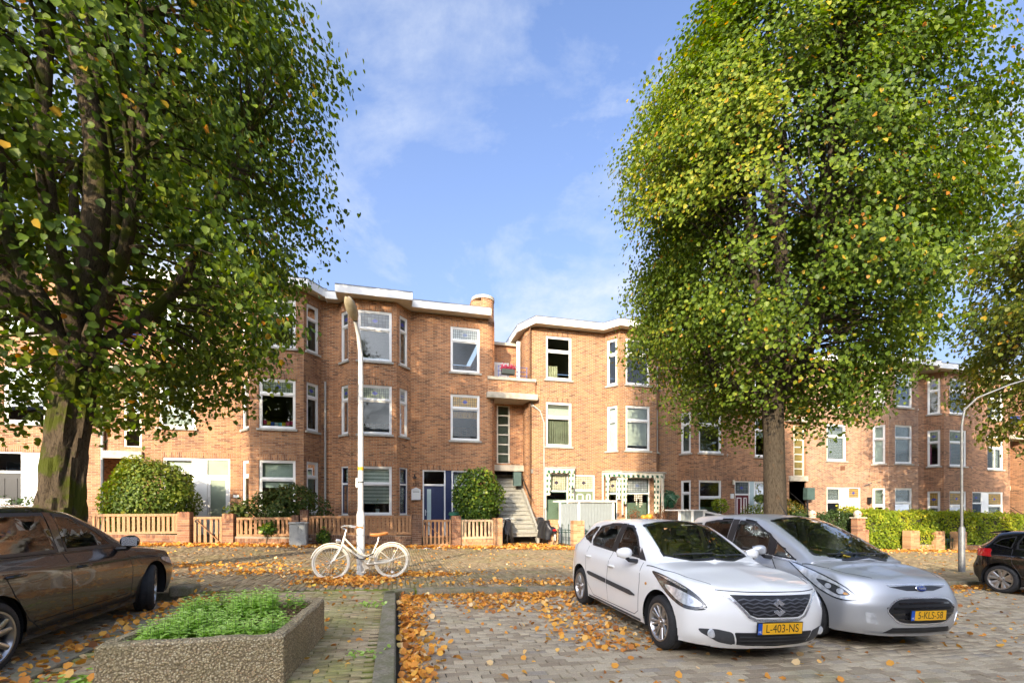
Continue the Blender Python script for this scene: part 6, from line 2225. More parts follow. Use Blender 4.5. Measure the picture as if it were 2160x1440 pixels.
def round_corners(P, r, n=4):
 out = []
 k = len(P)
 for i in range(k):
  a, b, c = Vector(P[i - 1]), Vector(P[i]), Vector(P[(i + 1) % k])
  d1, d2 = (a - b), (c - b)
  rr = min(r, d1.length * 0.45, d2.length * 0.45)
  p, q = b + d1.normalized() * rr, b + d2.normalized() * rr
  for s in range(n + 1):
   t = s / n
   v = p * (1 - t) ** 2 + b * 2 * t * (1 - t) + q * t * t
   out.append((v[0], v[1]))
 return out
class Car:
 """car in its own frame: x to its right, y forward, z up, origin on the ground under the front axle; net rows use
 (distance behind the front tip, half width, height)"""
 def __init__(s, root, net, xf, W):
  s.root = root
  s.xf = xf
  net = np.array(net, float)
  g = pchip(net, 7)                                  # along
  g = pchip(g.transpose(1, 0, 2), 6).transpose(1, 0, 2)   # round the section
  s.G = g
  nu, nv = g.shape[:2]
  P = np.stack([g[..., 1], xf - g[..., 0], g[..., 2]], -1)
  Q = P[:, :-1][:, ::-1] * np.array([-1, 1, 1])
  full = np.concatenate([P, Q], 1)
  s.nu, s.nv = nu, full.shape[1]
  s.V = full.reshape(-1, 3)
  F = []
  for i in range(nu - 1):
   for j in range(s.nv - 1):
    a = i * s.nv + j
    F.append((a, a + 1, a + s.nv + 1, a + s.nv))
  s.F = F
  s.bvh = BVHTree.FromPolygons([Vector(v) for v in s.V], F)
 # views: (origin function, ray direction). side: (y, z) seen from +x; front: (x, z) seen from +y; top: (x, y) seen from +z
 def hit(s, view, a, b, sgn=1):
  if view == 'side':
   o, d = Vector((3 * sgn, a, b)), Vector((-sgn, 0, 0))
  elif view == 'front':
   o, d = Vector((a, 6, b)), Vector((0, -1, 0))
  elif view == 'rear':
   o, d = Vector((a, -8, b)), Vector((0, 1, 0))
  elif view == 'top':
   o, d = Vector((a, b, 4)), Vector((0, 0, -1))
  else:                                            # quarter view: azimuth in degrees from the front, positive to the right
   az = R(view)
   dr = Vector((math.sin(az), math.cos(az), 0))
   rt = Vector((math.cos(az), -math.sin(az), 0))
   if sgn < 0:
    dr.x, rt.x = -dr.x, -rt.x
   o = rt * a + dr * 6 + Vector((0, 0, b))
   d = -dr
  h = s.bvh.ray_cast(o, d)
  if h[0] is None:
   h = s.bvh.find_nearest(o + d * 5.2)
  n = h[1].copy()
  if n.dot(d) > 0:
   n = -n
  return h[0], n
 def patch(s, name, poly, view, m, parent, eps=0.004, sgn=1, step=0.05, skirt=True, flatn=None):
  """a piece of the given outline laid on the body (its own thickness), seen along view"""
  bmx = bmesh.new()
  vs = [bmx.verts.new((p[0], p[1], 0)) for p in poly]
  tris = tessellate_polygon([[Vector((p[0], p[1], 0)) for p in poly]])
  for t in tris:
   try:
    bmx.faces.new([vs[i] for i in t])
   except ValueError:
    pass
  xs = [p[0] for p in poly]
  ys = [p[1] for p in poly]
  for ax, lo, hi in ((0, min(xs), max(xs)), (1, min(ys), max(ys))):
   k = int((hi - lo) / step)
   for i in range(1, k + 1):
    c = [0, 0, 0]
    c[ax] = lo + (hi - lo) * i / (k + 1)
    nn = [0, 0, 0]
    nn[ax] = 1
    bmesh.ops.bisect_plane(bmx, geom=bmx.verts[:] + bmx.edges[:] + bmx.faces[:], plane_co=c, plane_no=nn, dist=1e-5)
  nr = {}
  for v in bmx.verts:
   h, n = s.hit(view, v.co.x, v.co.y, sgn)
   v.co = h + n * eps
   nr[v] = n
  if skirt:
   be = [e for e in bmx.edges if len(e.link_faces) == 1]
   new = {}
   for e in be:
    for v in e.verts:
     if v not in new:
      new[v] = bmx.verts.new(v.co - nr[v] * (eps + 0.006))
   for e in be:
    a, b = e.verts
    try:
     bmx.faces.new((a, b, new[b], new[a]))
    except ValueError:
     pass
  bmesh.ops.recalc_face_normals(bmx, faces=bmx.faces)
  me = bpy.data.meshes.new(name)
  bmx.to_mesh(me)
  bmx.free()
  # orient outward
  if len(me.polygons):
   p = max(me.polygons, key=lambda q: q.area)
   h = s.bvh.find_nearest(p.center)
   nn = h[1]
   if nn.dot(Vector((h[0].x, h[0].y, h[0].z - 0.6))) < 0:
    nn = -nn
   if p.normal.dot(nn) < 0:
    me.flip_normals()
  me.materials.append(m)
  o = bpy.data.objects.new(name, me)
  COL.objects.link(o)
  o.parent = parent
  return o
 def strip(s, name, pts, w, view, m, parent, eps=0.003, sgn=1, step=0.05, taper=None):
  """ribbon of width w along a polyline in the view plane"""
  P = [Vector(p) for p in pts]
  L_, R_ = [], []
  for i, p in enumerate(P):
   d = (P[min(i + 1, len(P) - 1)] - P[max(i - 1, 0)]).normalized()
   n = Vector((-d.y, d.x))
   ww = (w if taper is None else w * taper[i]) / 2
   L_.append(tuple(p + n * ww))
   R_.append(tuple(p - n * ww))
  return s.patch(name, L_ + R_[::-1], view, m, parent, eps, sgn, step, skirt=False)
 def ring(s, name, outer, inner, view, m, parent, eps=0.006, sgn=1):
  """frame between two outlines with the same number of points"""
  mb = MB()
  n = len(outer)
  pts, fs = [], []
  for P, e in ((outer, eps), (inner, eps), (outer, -0.004), (inner, -0.012)):
   for p in P:
    h, nn = s.hit(view, p[0], p[1], sgn)
    pts.append(h + nn * e)
  for i in range(n):
   j = (i + 1) % n
   fs += [(i, j, n + j, n + i), (i, j, 2 * n + j, 2 * n + i), (n + i, n + j, 3 * n + j, 3 * n + i)]
  mb.add(pts, fs)
  return mb.build(name, m, parent, world=False, smooth=False)
 def body(s, m, holes=(), arches=()):
  """the painted shell with window holes (view, polygon) and wheel arches ((y, z), radius) cut out"""
  V = [Vector(v) for v in s.V]
  keep = []
  hs = []
  for view, poly in holes:
   if view == 'side':
    hs.append((lambda c: (c.y, c.z) if abs(c.x) > 0.42 else None, poly))
   elif view == 'top':
    hs.append((lambda c: (c.x, c.y) if c.z > 0.8 else None, poly))
   else:
    hs.append((lambda c: (c.x, c.z) if c.y < s.xf - 3 else None, poly))
  snap = {}
  for f in s.F:
   c = (V[f[0]] + V[f[1]] + V[f[2]] + V[f[3]]) / 4
   gone = False
   for get, poly in hs:
    q = get(c)
    if q and pt_in(poly, q[0], q[1]):
     gone = True
     break
   if not gone and abs(c.x) > 0.45:
    for (y, z), r in arches:
     if (c.y - y) ** 2 + (c.z - z) ** 2 < r * r:
      gone = True
      for v in f:
       snap[v] = ((y, z), r)
      break
   if not gone:
    keep.append(f)
  used = set(i for f in keep for i in f)
  for i in snap:
   if i in used:
    (y, z), r = snap[i]
    v = V[i]
    d = Vector((v.y - y, v.z - z))
    if d.length > 1e-4:
     d = d.normalized() * r
     V[i] = Vector((v.x, y + d.x, z + d.y))
  mb = MB()
  mb.add(V, keep)
  o = mb.build('body', m, s.root, world=False, smooth=True)
  return o
def wheel(root, x, y, R_, w, style, steer=0.0, rimm=None, side=1, rim_r=None, capm=None):
 """tyre with tread ribs; rim and hub cap are its sub-parts"""
 rimm = rimm or ALLOY
 rim_r = rim_r or R_ * 0.68
 cs, sn = math.cos(steer), math.sin(steer)
 def T(a, b, c):          # a, b in the wheel plane (a forward, b up), c outward
  lx, ly = c * side, a
  return (x + lx * cs - ly * sn, y + lx * sn + ly * cs, R_ + b)
 h = w / 2
 tm = MB()
 prof = [(rim_r - 0.005, -h + 0.02), (rim_r + 0.02, -h), (R_ - 0.05, -h - 0.004), (R_ - 0.018, -h + 0.012), (R_ - 0.004, -h + 0.03),
   (R_, -0.035), (R_ - 0.008, -0.034), (R_ - 0.008, -0.026), (R_, -0.025), (R_, 0.025), (R_ - 0.008, 0.026), (R_ - 0.008, 0.034), (R_, 0.035),
   (R_ - 0.004, h - 0.03), (R_ - 0.018, h - 0.012), (R_ - 0.05, h + 0.004), (rim_r + 0.02, h), (rim_r - 0.005, h - 0.02)]
 tm.lathe([(r, z) for r, z in prof], 56, T)
 # tread blocks
 for k in range(56):
  a = 2 * math.pi * k / 56
  for s_ in (-1, 1):
   z0, z1 = (0.045 * s_, (h - 0.012) * s_)
   pts = []
   for (zz, da) in ((z0, 0.0), (z1, 0.05), (z1, 0.085), (z0, 0.035)):
    for rr in (R_ - 0.012, R_ + 0.003 if abs(zz) < h - 0.02 else R_ - 0.012):
     pts.append(T(rr * math.cos(a + da), rr * math.sin(a + da), zz))
   tm.add(pts, [(1, 3, 5, 7), (0, 1, 3, 2), (2, 3, 5, 4), (4, 5, 7, 6), (6, 7, 1, 0)])
 wh = tm.build('wheel', RUBBER, root, world=False, smooth=True)
 rm = MB()
 rm.lathe([(rim_r + 0.012, h - 0.012), (rim_r + 0.010, h + 0.002), (rim_r - 0.006, h), (rim_r - 0.02, h - 0.02), (rim_r - 0.025, -h + 0.03), (rim_r - 0.01, -h + 0.01)], 48, T)
 n, sw0, sw1, twin = style['n'], style['w0'], style['w1'], style.get('twin', 0.0)
 ro = rim_r - 0.012
 for k in range(n):
  a = 2 * math.pi * k / n + style.get('off', 0.3)
  for off in ([-twin, twin] if twin else [0.0]):
   a1 = a + off
   d0 = Vector((math.cos(a + off * 0.5), math.sin(a + off * 0.5)))
   d1 = Vector((math.cos(a1), math.sin(a1)))
   p0, p1 = d0 * 0.05, d1 * ro
   nn = Vector((-d1.y, d1.x))
   za, zb = h - 0.035 + style.get('dish', 0.0), h - 0.012
   pts = []
   for (p, ww, z) in ((p0, sw0, za), (p1, sw1, zb)):
    for (sg, dz) in ((-1, -0.03), (-1, -0.004), (-0.5, 0.004), (0.5, 0.004), (1, -0.004), (1, -0.03)):
     q = p + nn * (ww / 2 * sg)
     pts.append(T(q.x, q.y, z + dz))
   fs = [(i, (i + 1) % 6, 6 + (i + 1) % 6, 6 + i) for i in range(6)] + [tuple(range(6))[::-1], tuple(range(6, 12))]
   rm.add(pts, fs)
 rm.lathe([(0.0, h - 0.018), (0.04, h - 0.018), (0.062, h - 0.025), (0.07, h - 0.05)], 24, T)
 ri = rm.build('rim', rimm, wh, world=False, smooth=True, root=None)
 dk = MB()
 dk.lathe([(0.0, -0.01), (rim_r - 0.03, -0.01)], 32, T)
 dk.lathe([(0.0, 0.02), (rim_r * 0.62, 0.02), (rim_r * 0.62, -0.01)], 32, T)
 dk.build('brake_disc', mat('brake_disc', (0.07, 0.07, 0.07), 0.5, metal=0.6), wh, world=False)
 hc = MB()
 hc.lathe([(0.0, h - 0.008), (0.026, h - 0.009), (0.03, h - 0.02)], 20, T)
 hc.build('hub_cap', capm or rimm, wh, world=False, smooth=True)
 nb = MB()
 for k in range(5):
  a = 2 * math.pi * k / 5
  c = (0.048 * math.cos(a), 0.048 * math.sin(a))
  nb.lathe([(0.0, h - 0.012), (0.009, h - 0.012), (0.010, h - 0.03)], 8, lambda p, q, z: T(p + c[0], q + c[1], z))
 nb.build('wheel_nuts', ALLOYD, wh, world=False)['kind'] = 'stuff'
 return wh
def plate(root, c, nrm, s, name='number_plate', w=0.52, h=0.112, tilt=0.0):
 """Dutch plate: yellow with black letters and the blue NL band; c = centre in car frame, nrm = +1 front / -1 rear"""
 M = Matrix.Translation(c) @ Matrix.Rotation(math.pi if nrm > 0 else 0, 4, 'Z') @ Matrix.Rotation(R(90 - tilt), 4, 'X')
 def T(a, b, d):
  return tuple(M @ Vector((a, b, d)))
 mb = MB(); mb.fbox(T, -w / 2 - 0.008, w / 2 + 0.008, -h / 2 - 0.012, h / 2 + 0.008, -0.012, 0.0)
 pl = mb.build(name, BLACKP, root, world=False)
 mb = MB(); mb.fbox(T, -w / 2 + 0.048, w / 2, -h / 2, h / 2, 0.0, 0.003); mb.build('yellow_field', PLATE_Y, pl, world=False)
 mb = MB(); mb.fbox(T, -w / 2, -w / 2 + 0.047, -h / 2, h / 2, 0.0, 0.003); mb.build('blue_band', PLATE_B, pl, world=False)
 text_mesh(s, 0.118, BLACKP, 'lettering', pl, M @ Matrix.Translation((0.022, -0.002, 0.0032)), 0.0008, squash=0.86)
 text_mesh('NL', 0.032, WHITE, 'lettering', pl, M @ Matrix.Translation((-w / 2 + 0.024, -0.030, 0.0032)), 0.0008)
 return pl
def seats(root, pos, m=SEAT):
 for (x, y, zb) in pos:
  mb = MB()
  T = lambda a, b, c: (x + a, y + b, c)
  mb.add([T(-0.24, 0.30, zb), T(0.24, 0.30, zb), T(0.25, -0.16, zb - 0.03), T(-0.25, -0.16, zb - 0.03), T(-0.24, 0.30, zb - 0.2), T(0.24, 0.30, zb - 0.2), T(0.25, -0.16, zb - 0.2), T(-0.25, -0.16, zb - 0.2)],
    [(0, 1, 2, 3), (0, 1, 5, 4), (1, 2, 6, 5), (2, 3, 7, 6), (3, 0, 4, 7)])
  mb.add([T(-0.24, -0.10, zb - 0.05), T(0.24, -0.10, zb - 0.05), T(0.19, -0.30, zb + 0.58), T(-0.19, -0.30, zb + 0.58),
    T(-0.24, -0.22, zb - 0.05), T(0.24, -0.22, zb - 0.05), T(0.19, -0.38, zb + 0.56), T(-0.19, -0.38, zb + 0.56)],
    [(0, 1, 2, 3), (4, 5, 6, 7), (2, 3, 7, 6), (0, 3, 7, 4), (1, 2, 6, 5), (0, 1, 5, 4)])
  mb.add([T(-0.12, -0.30, zb + 0.62), T(0.12, -0.30, zb + 0.62), T(0.11, -0.34, zb + 0.80), T(-0.11, -0.34, zb + 0.80),
    T(-0.12, -0.40, zb + 0.62), T(0.12, -0.40, zb + 0.62), T(0.11, -0.41, zb + 0.80), T(-0.11, -0.41, zb + 0.80)],
    [(0, 1, 2, 3), (4, 5, 6, 7), (2, 3, 7, 6), (0, 3, 7, 4), (1, 2, 6, 5), (0, 1, 5, 4)])
  mb.build('seat', m, root, world=False, bevel=0.03)
def interior(root, W, ycowl, zcowl, yback, zbelt, wheel_x=-0.36, m=None):
 mb = MB()
 mb.box(-W + 0.12, W - 0.12, yback, ycowl + 0.3, 0.30, 0.36)
 mb.box(-W + 0.10, -W + 0.14, yback, ycowl, 0.3, zbelt - 0.10)
 mb.box(W - 0.14, W - 0.10, yback, ycowl, 0.3, zbelt - 0.10)
 mb.box(-W + 0.1, W - 0.1, yback - 0.05, yback, 0.3, zbelt - 0.1)
 mb.build('cabin_floor', mat('cabin_dark', (0.03, 0.03, 0.032), 0.9), root, world=False)
 mb = MB()
 mb.add([(-W + 0.14, ycowl + 0.05, zcowl - 0.05), (W - 0.14, ycowl + 0.05, zcowl - 0.05), (W - 0.14, ycowl - 0.32, zcowl - 0.06), (-W + 0.14, ycowl - 0.32, zcowl - 0.06),
   (-W + 0.14, ycowl - 0.42, zcowl - 0.30), (W - 0.14, ycowl - 0.42, zcowl - 0.30), (W - 0.14, ycowl - 0.30, zcowl - 0.5), (-W + 0.14, ycowl - 0.30, zcowl - 0.5)],
   [(0, 1, 2, 3), (3, 2, 5, 4), (4, 5, 6, 7)])
 mb.build('dashboard', mat('dash', (0.04, 0.04, 0.043), 0.7), root, world=False)
 sw = MB()
 c = Vector((wheel_x, ycowl - 0.48, zcowl - 0.03))
 ax = Vector((0, -0.85, 0.5)).normalized()
 u = Vector((1, 0, 0))
 v = ax.cross(u)
 ringp = [c + (u * math.cos(2 * math.pi * k / 28) + v * math.sin(2 * math.pi * k / 28)) * 0.185 for k in range(29)]
 sw.tube(ringp, 0.016, 8, caps=False)
 for a in (0.1, math.pi - 0.1, -math.pi / 2):
  sw.tube([c, c + (u * math.cos(a) + v * math.sin(a)) * 0.18], 0.018, 6)
 sw.lathe([(0.0, 0.03), (0.07, 0.02), (0.08, -0.03)], 16, lambda a, b, d: tuple(c + u * a + v * b + ax * d))
 sw.build('steering_wheel', TRIM, root, world=False, smooth=True)
 mm = MB(); mm.box(-0.10, 0.10, ycowl - 0.62, ycowl - 0.59, zcowl + 0.30, zcowl + 0.37); mm.build('rear_view_mirror', TRIM, root, world=False, bevel=0.01)
def mirrors(root, x, y, z, m, both_=True, sz=(0.20, 0.11, 0.15)):
 for sg in ((1, -1) if both_ else (1,)):
  mb = MB()
  prof = [(0.0, 0.0), (0.55, 0.02), (0.85, 0.1), (1.0, 0.5), (0.95, 0.8), (0.6, 0.98), (0.0, 1.0)]
  ns = 8
  rings = []
  for i in range(ns + 1):
   t = i / ns
   s_ = math.sin(math.pi * (0.06 + 0.9 * min(1, t * 1.02))) ** 0.45
   wx = x + sz[0] * t
   rings.append([(sg * wx, y - sz[1] * 0.45 + sz[1] * s_ * (0.5 + 0.5 * math.cos(a)) * (1 - 0.25 * t), z + sz[2] * 0.5 * s_ * math.sin(a)) for a in [2 * math.pi * k / 14 for k in range(14)]])
  pts = [p for r in rings for p in r]
  fs = []
  for i in range(ns):
   for k in range(14):
    fs.append((i * 14 + k, i * 14 + (k + 1) % 14, (i + 1) * 14 + (k + 1) % 14, (i + 1) * 14 + k))
  fs.append(tuple(range(14)))
  fs.append(tuple(ns * 14 + k for k in range(14)))
  mb.add(pts, fs)
  mi = mb.build('side_mirror', m, root, world=False, smooth=True)
  b = MB()
  b.tube([(sg * (x - 0.06), y + 0.02, z - 0.10), (sg * (x + 0.05), y + 0.02, z - 0.09), (sg * (x + 0.09), y, z - 0.04)], [0.03, 0.026, 0.03], 8)
  b.build('mirror_foot', TRIM, mi, world=False, smooth=True)
  g = MB()
  g.quad([(sg * (x + 0.02), y - sz[1] * 0.46, z - sz[2] * 0.36), (sg * (x + sz[0] * 0.92), y - sz[1] * 0.46, z - sz[2] * 0.36),
    (sg * (x + sz[0] * 0.92), y - sz[1] * 0.46, z + sz[2] * 0.36), (sg * (x + 0.02), y - sz[1] * 0.46, z + sz[2] * 0.36)])
  g.build('mirror_glass', CHROME, mi, world=False)
def wells(root, pos, R_, W):
 mb = MB()
 for (y, z) in pos:
  for sg in (1, -1):
   n = 18
   r = R_
   pts = []
   for k in range(n + 1):
    a = math.pi * (-0.12 + 1.24 * k / n)
    for xx in (W - 0.035, W - 0.34):
     pts.append((sg * xx, y + r * math.cos(a), z + r * math.sin(a)))
   fs = [(2 * k, 2 * k + 2, 2 * k + 3, 2 * k + 1) for k in range(n)]
   fs.append(tuple(2 * k + 1 for k in range(n + 1)))
   mb.add(pts, fs)
 mb.build('wheel_wells', WELL, root, world=False)['kind'] = 'stuff'
def handle(car, y, z, m, parent, w=0.17, sgn=1):
 for sg in ((1, -1) if sgn == 0 else (sgn,)):
  car.patch('handle_recess', round_corners([(y - w / 2, z - 0.028), (y + w / 2, z - 0.028), (y + w / 2, z + 0.03), (y - w / 2, z + 0.03)], 0.02), 'side', m if m is not TRIM else TRIM, parent, 0.001, sg)
  h, n = car.hit('side', y, z, sg)
  mb = MB()
  mb.tube([(h.x - 0.003 * sg, y - w / 2, z), (h.x + 0.032 * sg, y - w / 2 + 0.035, z + 0.004), (h.x + 0.036 * sg, y, z + 0.006), (h.x + 0.032 * sg, y + w / 2 - 0.035, z + 0.004), (h.x - 0.003 * sg, y + w / 2, z)], [0.014, 0.016, 0.017, 0.016, 0.014], 8)
  mb.build('door_handle', m, parent, world=False, smooth=True)
def make_net(L, W, front, hood, roof, rear, belt, sill=0.2, low=0.33, mid=0.52, tum=(0.79, 0.72, 0.64), bx=0.89):
 """rows of 8 control points (x behind front, half width, z) from the nose centre round to the tail centre
 front: dict zb (bumper line), zl (bonnet leading edge), x0..; hood: (x cowl centre, z cowl centre, x A-pillar foot, z A-pillar foot)
 roof: dict xh, zh header; xm, zm crown; xr, zr rear edge; rear: dict xw (glass foot), zw, xt (tail), zt
 belt: (z at A-pillar, z at rear)"""
 zl, zb = front['zl'], front['zb']
 xc, zc, xa, za = hood
 b0, b1 = belt
 nx = front.get('nx', (0.09, 0.02, 0.0, 0.01, 0.04))     # x of the centre-line profile, bottom to bonnet edge
 r1 = front.get('r1', (0.04, 0.12, 0.31))                # how far each ring falls back (at 0.44 W, 0.76 W, 0.95 W)
 zp = (sill, low, mid, zb, zl)
 rows = []
 ys = (0.0, 0.44 * W, 0.76 * W, 0.945 * W)
 hd = front.get('hd', 0.02)
 for k in range(4):
  fall = 0.0 if k == 0 else r1[k - 1]
  y = ys[k]
  row = []
  for j in range(5):
   yy = y * ((1.0, 1.02, 1.03, 1.01, 0.95)[j] if k else 1)
   lift = (0, 0, 0, 0.012 * k, 0.022 * k + (0.015 if k == 3 else 0))[j]
   row.append((nx[j] + fall * (1.0, 0.95, 0.92, 0.98, 1.12)[j], yy, zp[j] + lift))
  zlk = row[4][2]
  xk = row[4][0]
  ye = row[4][1]
  for j, f in enumerate((0.68, 0.34, 0.0)):
   row.append((xk + (0.02 + 0.012 * j) + 0.02 * k, ye * f, zlk + (0.022 + 0.010 * j) * (1 + 0.35 * k)))
  rows.append(row)
 x3 = rows[3][4][0]
 z3 = rows[3][4][2]
 def side(x, zt, wf=1.0, y4=None, dz=0):
  return [(x, W * 0.965 * wf, sill), (x, W * 0.99 * wf, low), (x, W * wf, mid + 0.02), (x, W * 0.985 * wf, mid + (zt - mid) * 0.62), (x, W * (y4 or bx) * wf, zt)]
 # bonnet rows
 z7_3 = rows[3][7][2]
 for f in (0.34, 0.66, 0.9):
  x = x3 + (xa - x3) * f
  zt = z3 + (b0 - z3) * (f ** 0.8)
  r = side(x, zt)
  xx = x + (xc - x) * (f ** 2) * 0.9
  zc7 = z7_3 + (zc - z7_3) * (f ** 0.82)
  r += [(x + (xx - x) * 0.3, W * 0.665, zt + (zc7 - zt) * 0.62), (x + (xx - x) * 0.75, W * 0.34, zt + (zc7 - zt) * 0.92), (xx, 0, zc7)]
  rows.append(r)
 # windscreen foot
 r = side(xa, b0)
 r += [(xa - 0.04, W * tum[0], za), (xc + 0.08 + (xa - xc) * 0.22, W * 0.42, zc + 0.014), (xc + 0.03, 0, zc + 0.016)]
 rows.append(r)
 xh, zh = roof['xh'], roof['zh']
 for f in (0.5, 1.0):
  xq = xa + (xh - xa) * f
  zt = b0 + (b1 - b0) * f * 0.35
  r = side(xq - (0.0 if f < 1 else 0.02), zt)
  bow = 0.03 * math.sin(math.pi * f)
  r += [(xa - 0.04 + (xh + 0.08 - xa + 0.04) * f, W * (tum[1] if f < 1 else tum[2]), za + (zh - 0.035 - za) * f + bow),
    (xc + 0.08 + (xh - 0.0 - xc - 0.08) * f, W * 0.36, zc + (zh - zc) * f + bow * 1.1), (xc + 0.03 + (xh - 0.03 - xc - 0.03) * f, 0, zc + 0.016 + (zh + 0.006 - zc) * f + bow * 1.1)]
  rows.append(r)
 xm, zm, xr, zr = roof['xm'], roof['zm'], roof['xr'], roof['zr']
 for (x, z, f) in ((xm, zm, 0.55), ((xm + xr) / 2, zm - (zm - zr) * 0.33, 0.8), (xr, zr, 1.0)):
  zt = b0 + (b1 - b0) * f
  r = side(x, zt)
  r += [(x, W * (tum[2] - 0.005 - (0.02 if f == 1 else 0)), z - 0.045), (x + 0.02, W * 0.35, z - 0.008), (x + 0.03, 0, z)]
  rows.append(r)
 xw, zw, xt, zt_ = rear['xw'], rear['zw'], rear['xt'], rear['zt']
 f = 0.5
 r = side(xr + (xw - xr) * 0.45, b1 + 0.01, 0.985)
 r += [(xr + (xw - xr) * 0.5, W * tum[2] * 0.99, zr - 0.045 + (zw - zr) * f), (xr + (xw - xr) * 0.52 + 0.02, W * 0.34, zr - 0.008 + (zw - zr + 0.0) * f), (xr + (xw - xr) * 0.52 + 0.03, 0, zr + (zw - zr) * f)]
 rows.append(r)
 r = side(xw - 0.1, b1 - 0.01, 0.95)
 r += [(xw, W * 0.70, zw - 0.02), (xw + 0.03, W * 0.36, zw + 0.0), (xw + 0.04, 0, zw + 0.005)]
 rows.append(r)
 # tail
 xs = rear.get('px', (xt - 0.06, xt - 0.01, xt, xt - 0.03, xt - 0.05))
 zz = (sill + 0.03, low + 0.05, mid + 0.02, mid + (zt_ - mid) * 0.62, zt_)
 for (yf, back) in ((0.93, 0.16), (0.66, 0.035), (0.0, 0.0)):
  row = []
  for j in range(5):
   row.append((xs[j] - back * (1.0, 1.0, 1.0, 0.9, 0.75)[j], W * yf * (0.98, 1, 1, 0.985, 0.93)[j], zz[j]))
  for j, ff in enumerate((0.66, 0.33, 0.0)):
   row.append((row[4][0] - 0.012, row[4][1] * ff, zt_ + 0.012 + (0.01 if yf else 0) * j))
  rows.append(row)
 return rows
def inset(poly, d):
 """shrink an outline by d (same point count)"""
 n = len(poly)
 area = sum(poly[i][0] * poly[(i + 1) % n][1] - poly[(i + 1) % n][0] * poly[i][1] for i in range(n))
 sg = 1 if area > 0 else -1
 out = []
 for i in range(n):
  a, b, c = Vector(poly[i - 1]), Vector(poly[i]), Vector(poly[(i + 1) % n])
  d1, d2 = (b - a), (c - b)
  if d1.length < 1e-6 or d2.length < 1e-6:
   out.append(tuple(b)); continue
  n1 = Vector((-d1.y, d1.x)).normalized() * sg
  n2 = Vector((-d2.y, d2.x)).normalized() * sg
  m = (n1 + n2)
  if m.length < 1e-4:
   m = n1
  m.normalize()
  k = d / max(0.45, m.dot(n1))
  out.append(tuple(b + m * k))
 return out
def glaze(car, poly, view, parent, frame_m, g=None, fw=0.03, rr=0.03, sgns=(1, -1), frame=True):
 """one window: hole outline, black surround ring and a glass panel; returns the hole outline"""
 P = round_corners(poly, rr)
 hole = inset(P, fw * 0.55)
 for sg in sgns:
  gl = car.patch('side_window' if view == 'side' else ('windscreen' if view == 'top' else 'rear_window'), inset(P, 0.006), view, g or CARGLASS, parent, 0.0015, sg, step=0.08, skirt=False)
  if frame:
   car.ring('window_seal', P, inset(P, fw), view, frame_m, gl, 0.004, sg)
 return hole
def both_sides(view):
 return (1, -1) if view == 'side' else (1,)
# slope of the street carried by everything that stands on it
TILT = math.atan(0.03)
def car_root(name, label, x, y, heading, group='cars parked in the street'):
 """heading: rotation about z (0 = facing the houses)"""
 t = bpy.data.objects.new(name, None)
 COL.objects.link(t)
 M = Matrix.Translation((x, y, gz(x, 0.0))) @ Matrix.Rotation(TILT, 4, 'Y') @ Matrix.Rotation(heading, 4, 'Z')
 t.matrix_world = M
 BASE[t.name] = Vector((0, 0, 0))
 return tag(t, label, 'car', group)
# ---- white hatchback -------------------------------------------------------
WHITEP = paint('car_white', (0.83, 0.82, 0.79), 0.0, 0.35, 1.0, dust=0.04)
t = car_root('parked_car', 'white hatchback with yellow plate L-403-NS parked nose out beside the empty bay', 3.77, 4.62, R(178))
W = 0.872
net = make_net(3.995, W, dict(zb=0.63, zl=0.77, nx=(0.09, 0.015, 0.0, 0.012, 0.06), r1=(0.04, 0.165, 0.40)), (0.98, 0.985, 1.16, 0.965),
    dict(xh=1.93, zh=1.435, xm=2.4, zm=1.475, xr=3.45, zr=1.425), dict(xw=3.82, zw=1.06, xt=3.995, zt=0.98), (0.935, 1.03))
XF = 0.82
cw = Car(t, net, XF, W)
yy = lambda x: XF - x
sideF = [(yy(1.42), 0.965), (yy(2.18), 0.985), (yy(2.16), 1.385), (yy(1.98), 1.375), (yy(1.72), 1.23)]
sideR = [(yy(2.30), 0.988), (yy(3.02), 1.015), (yy(3.10), 1.10), (yy(3.02), 1.33), (yy(2.7), 1.375), (yy(2.28), 1.388)]
sideQ = [(yy(3.10), 1.03), (yy(3.50), 1.13), (yy(3.36), 1.25), (yy(3.09), 1.325), (yy(3.16), 1.14)]
scr = [(-0.60, yy(1.20)), (-0.3, yy(1.045)), (0, yy(1.015)), (0.3, yy(1.045)), (0.60, yy(1.20)), (0.515, yy(1.90)), (0.25, yy(1.905)), (0, yy(1.905)), (-0.25, yy(1.905)), (-0.515, yy(1.90))]
holes = []
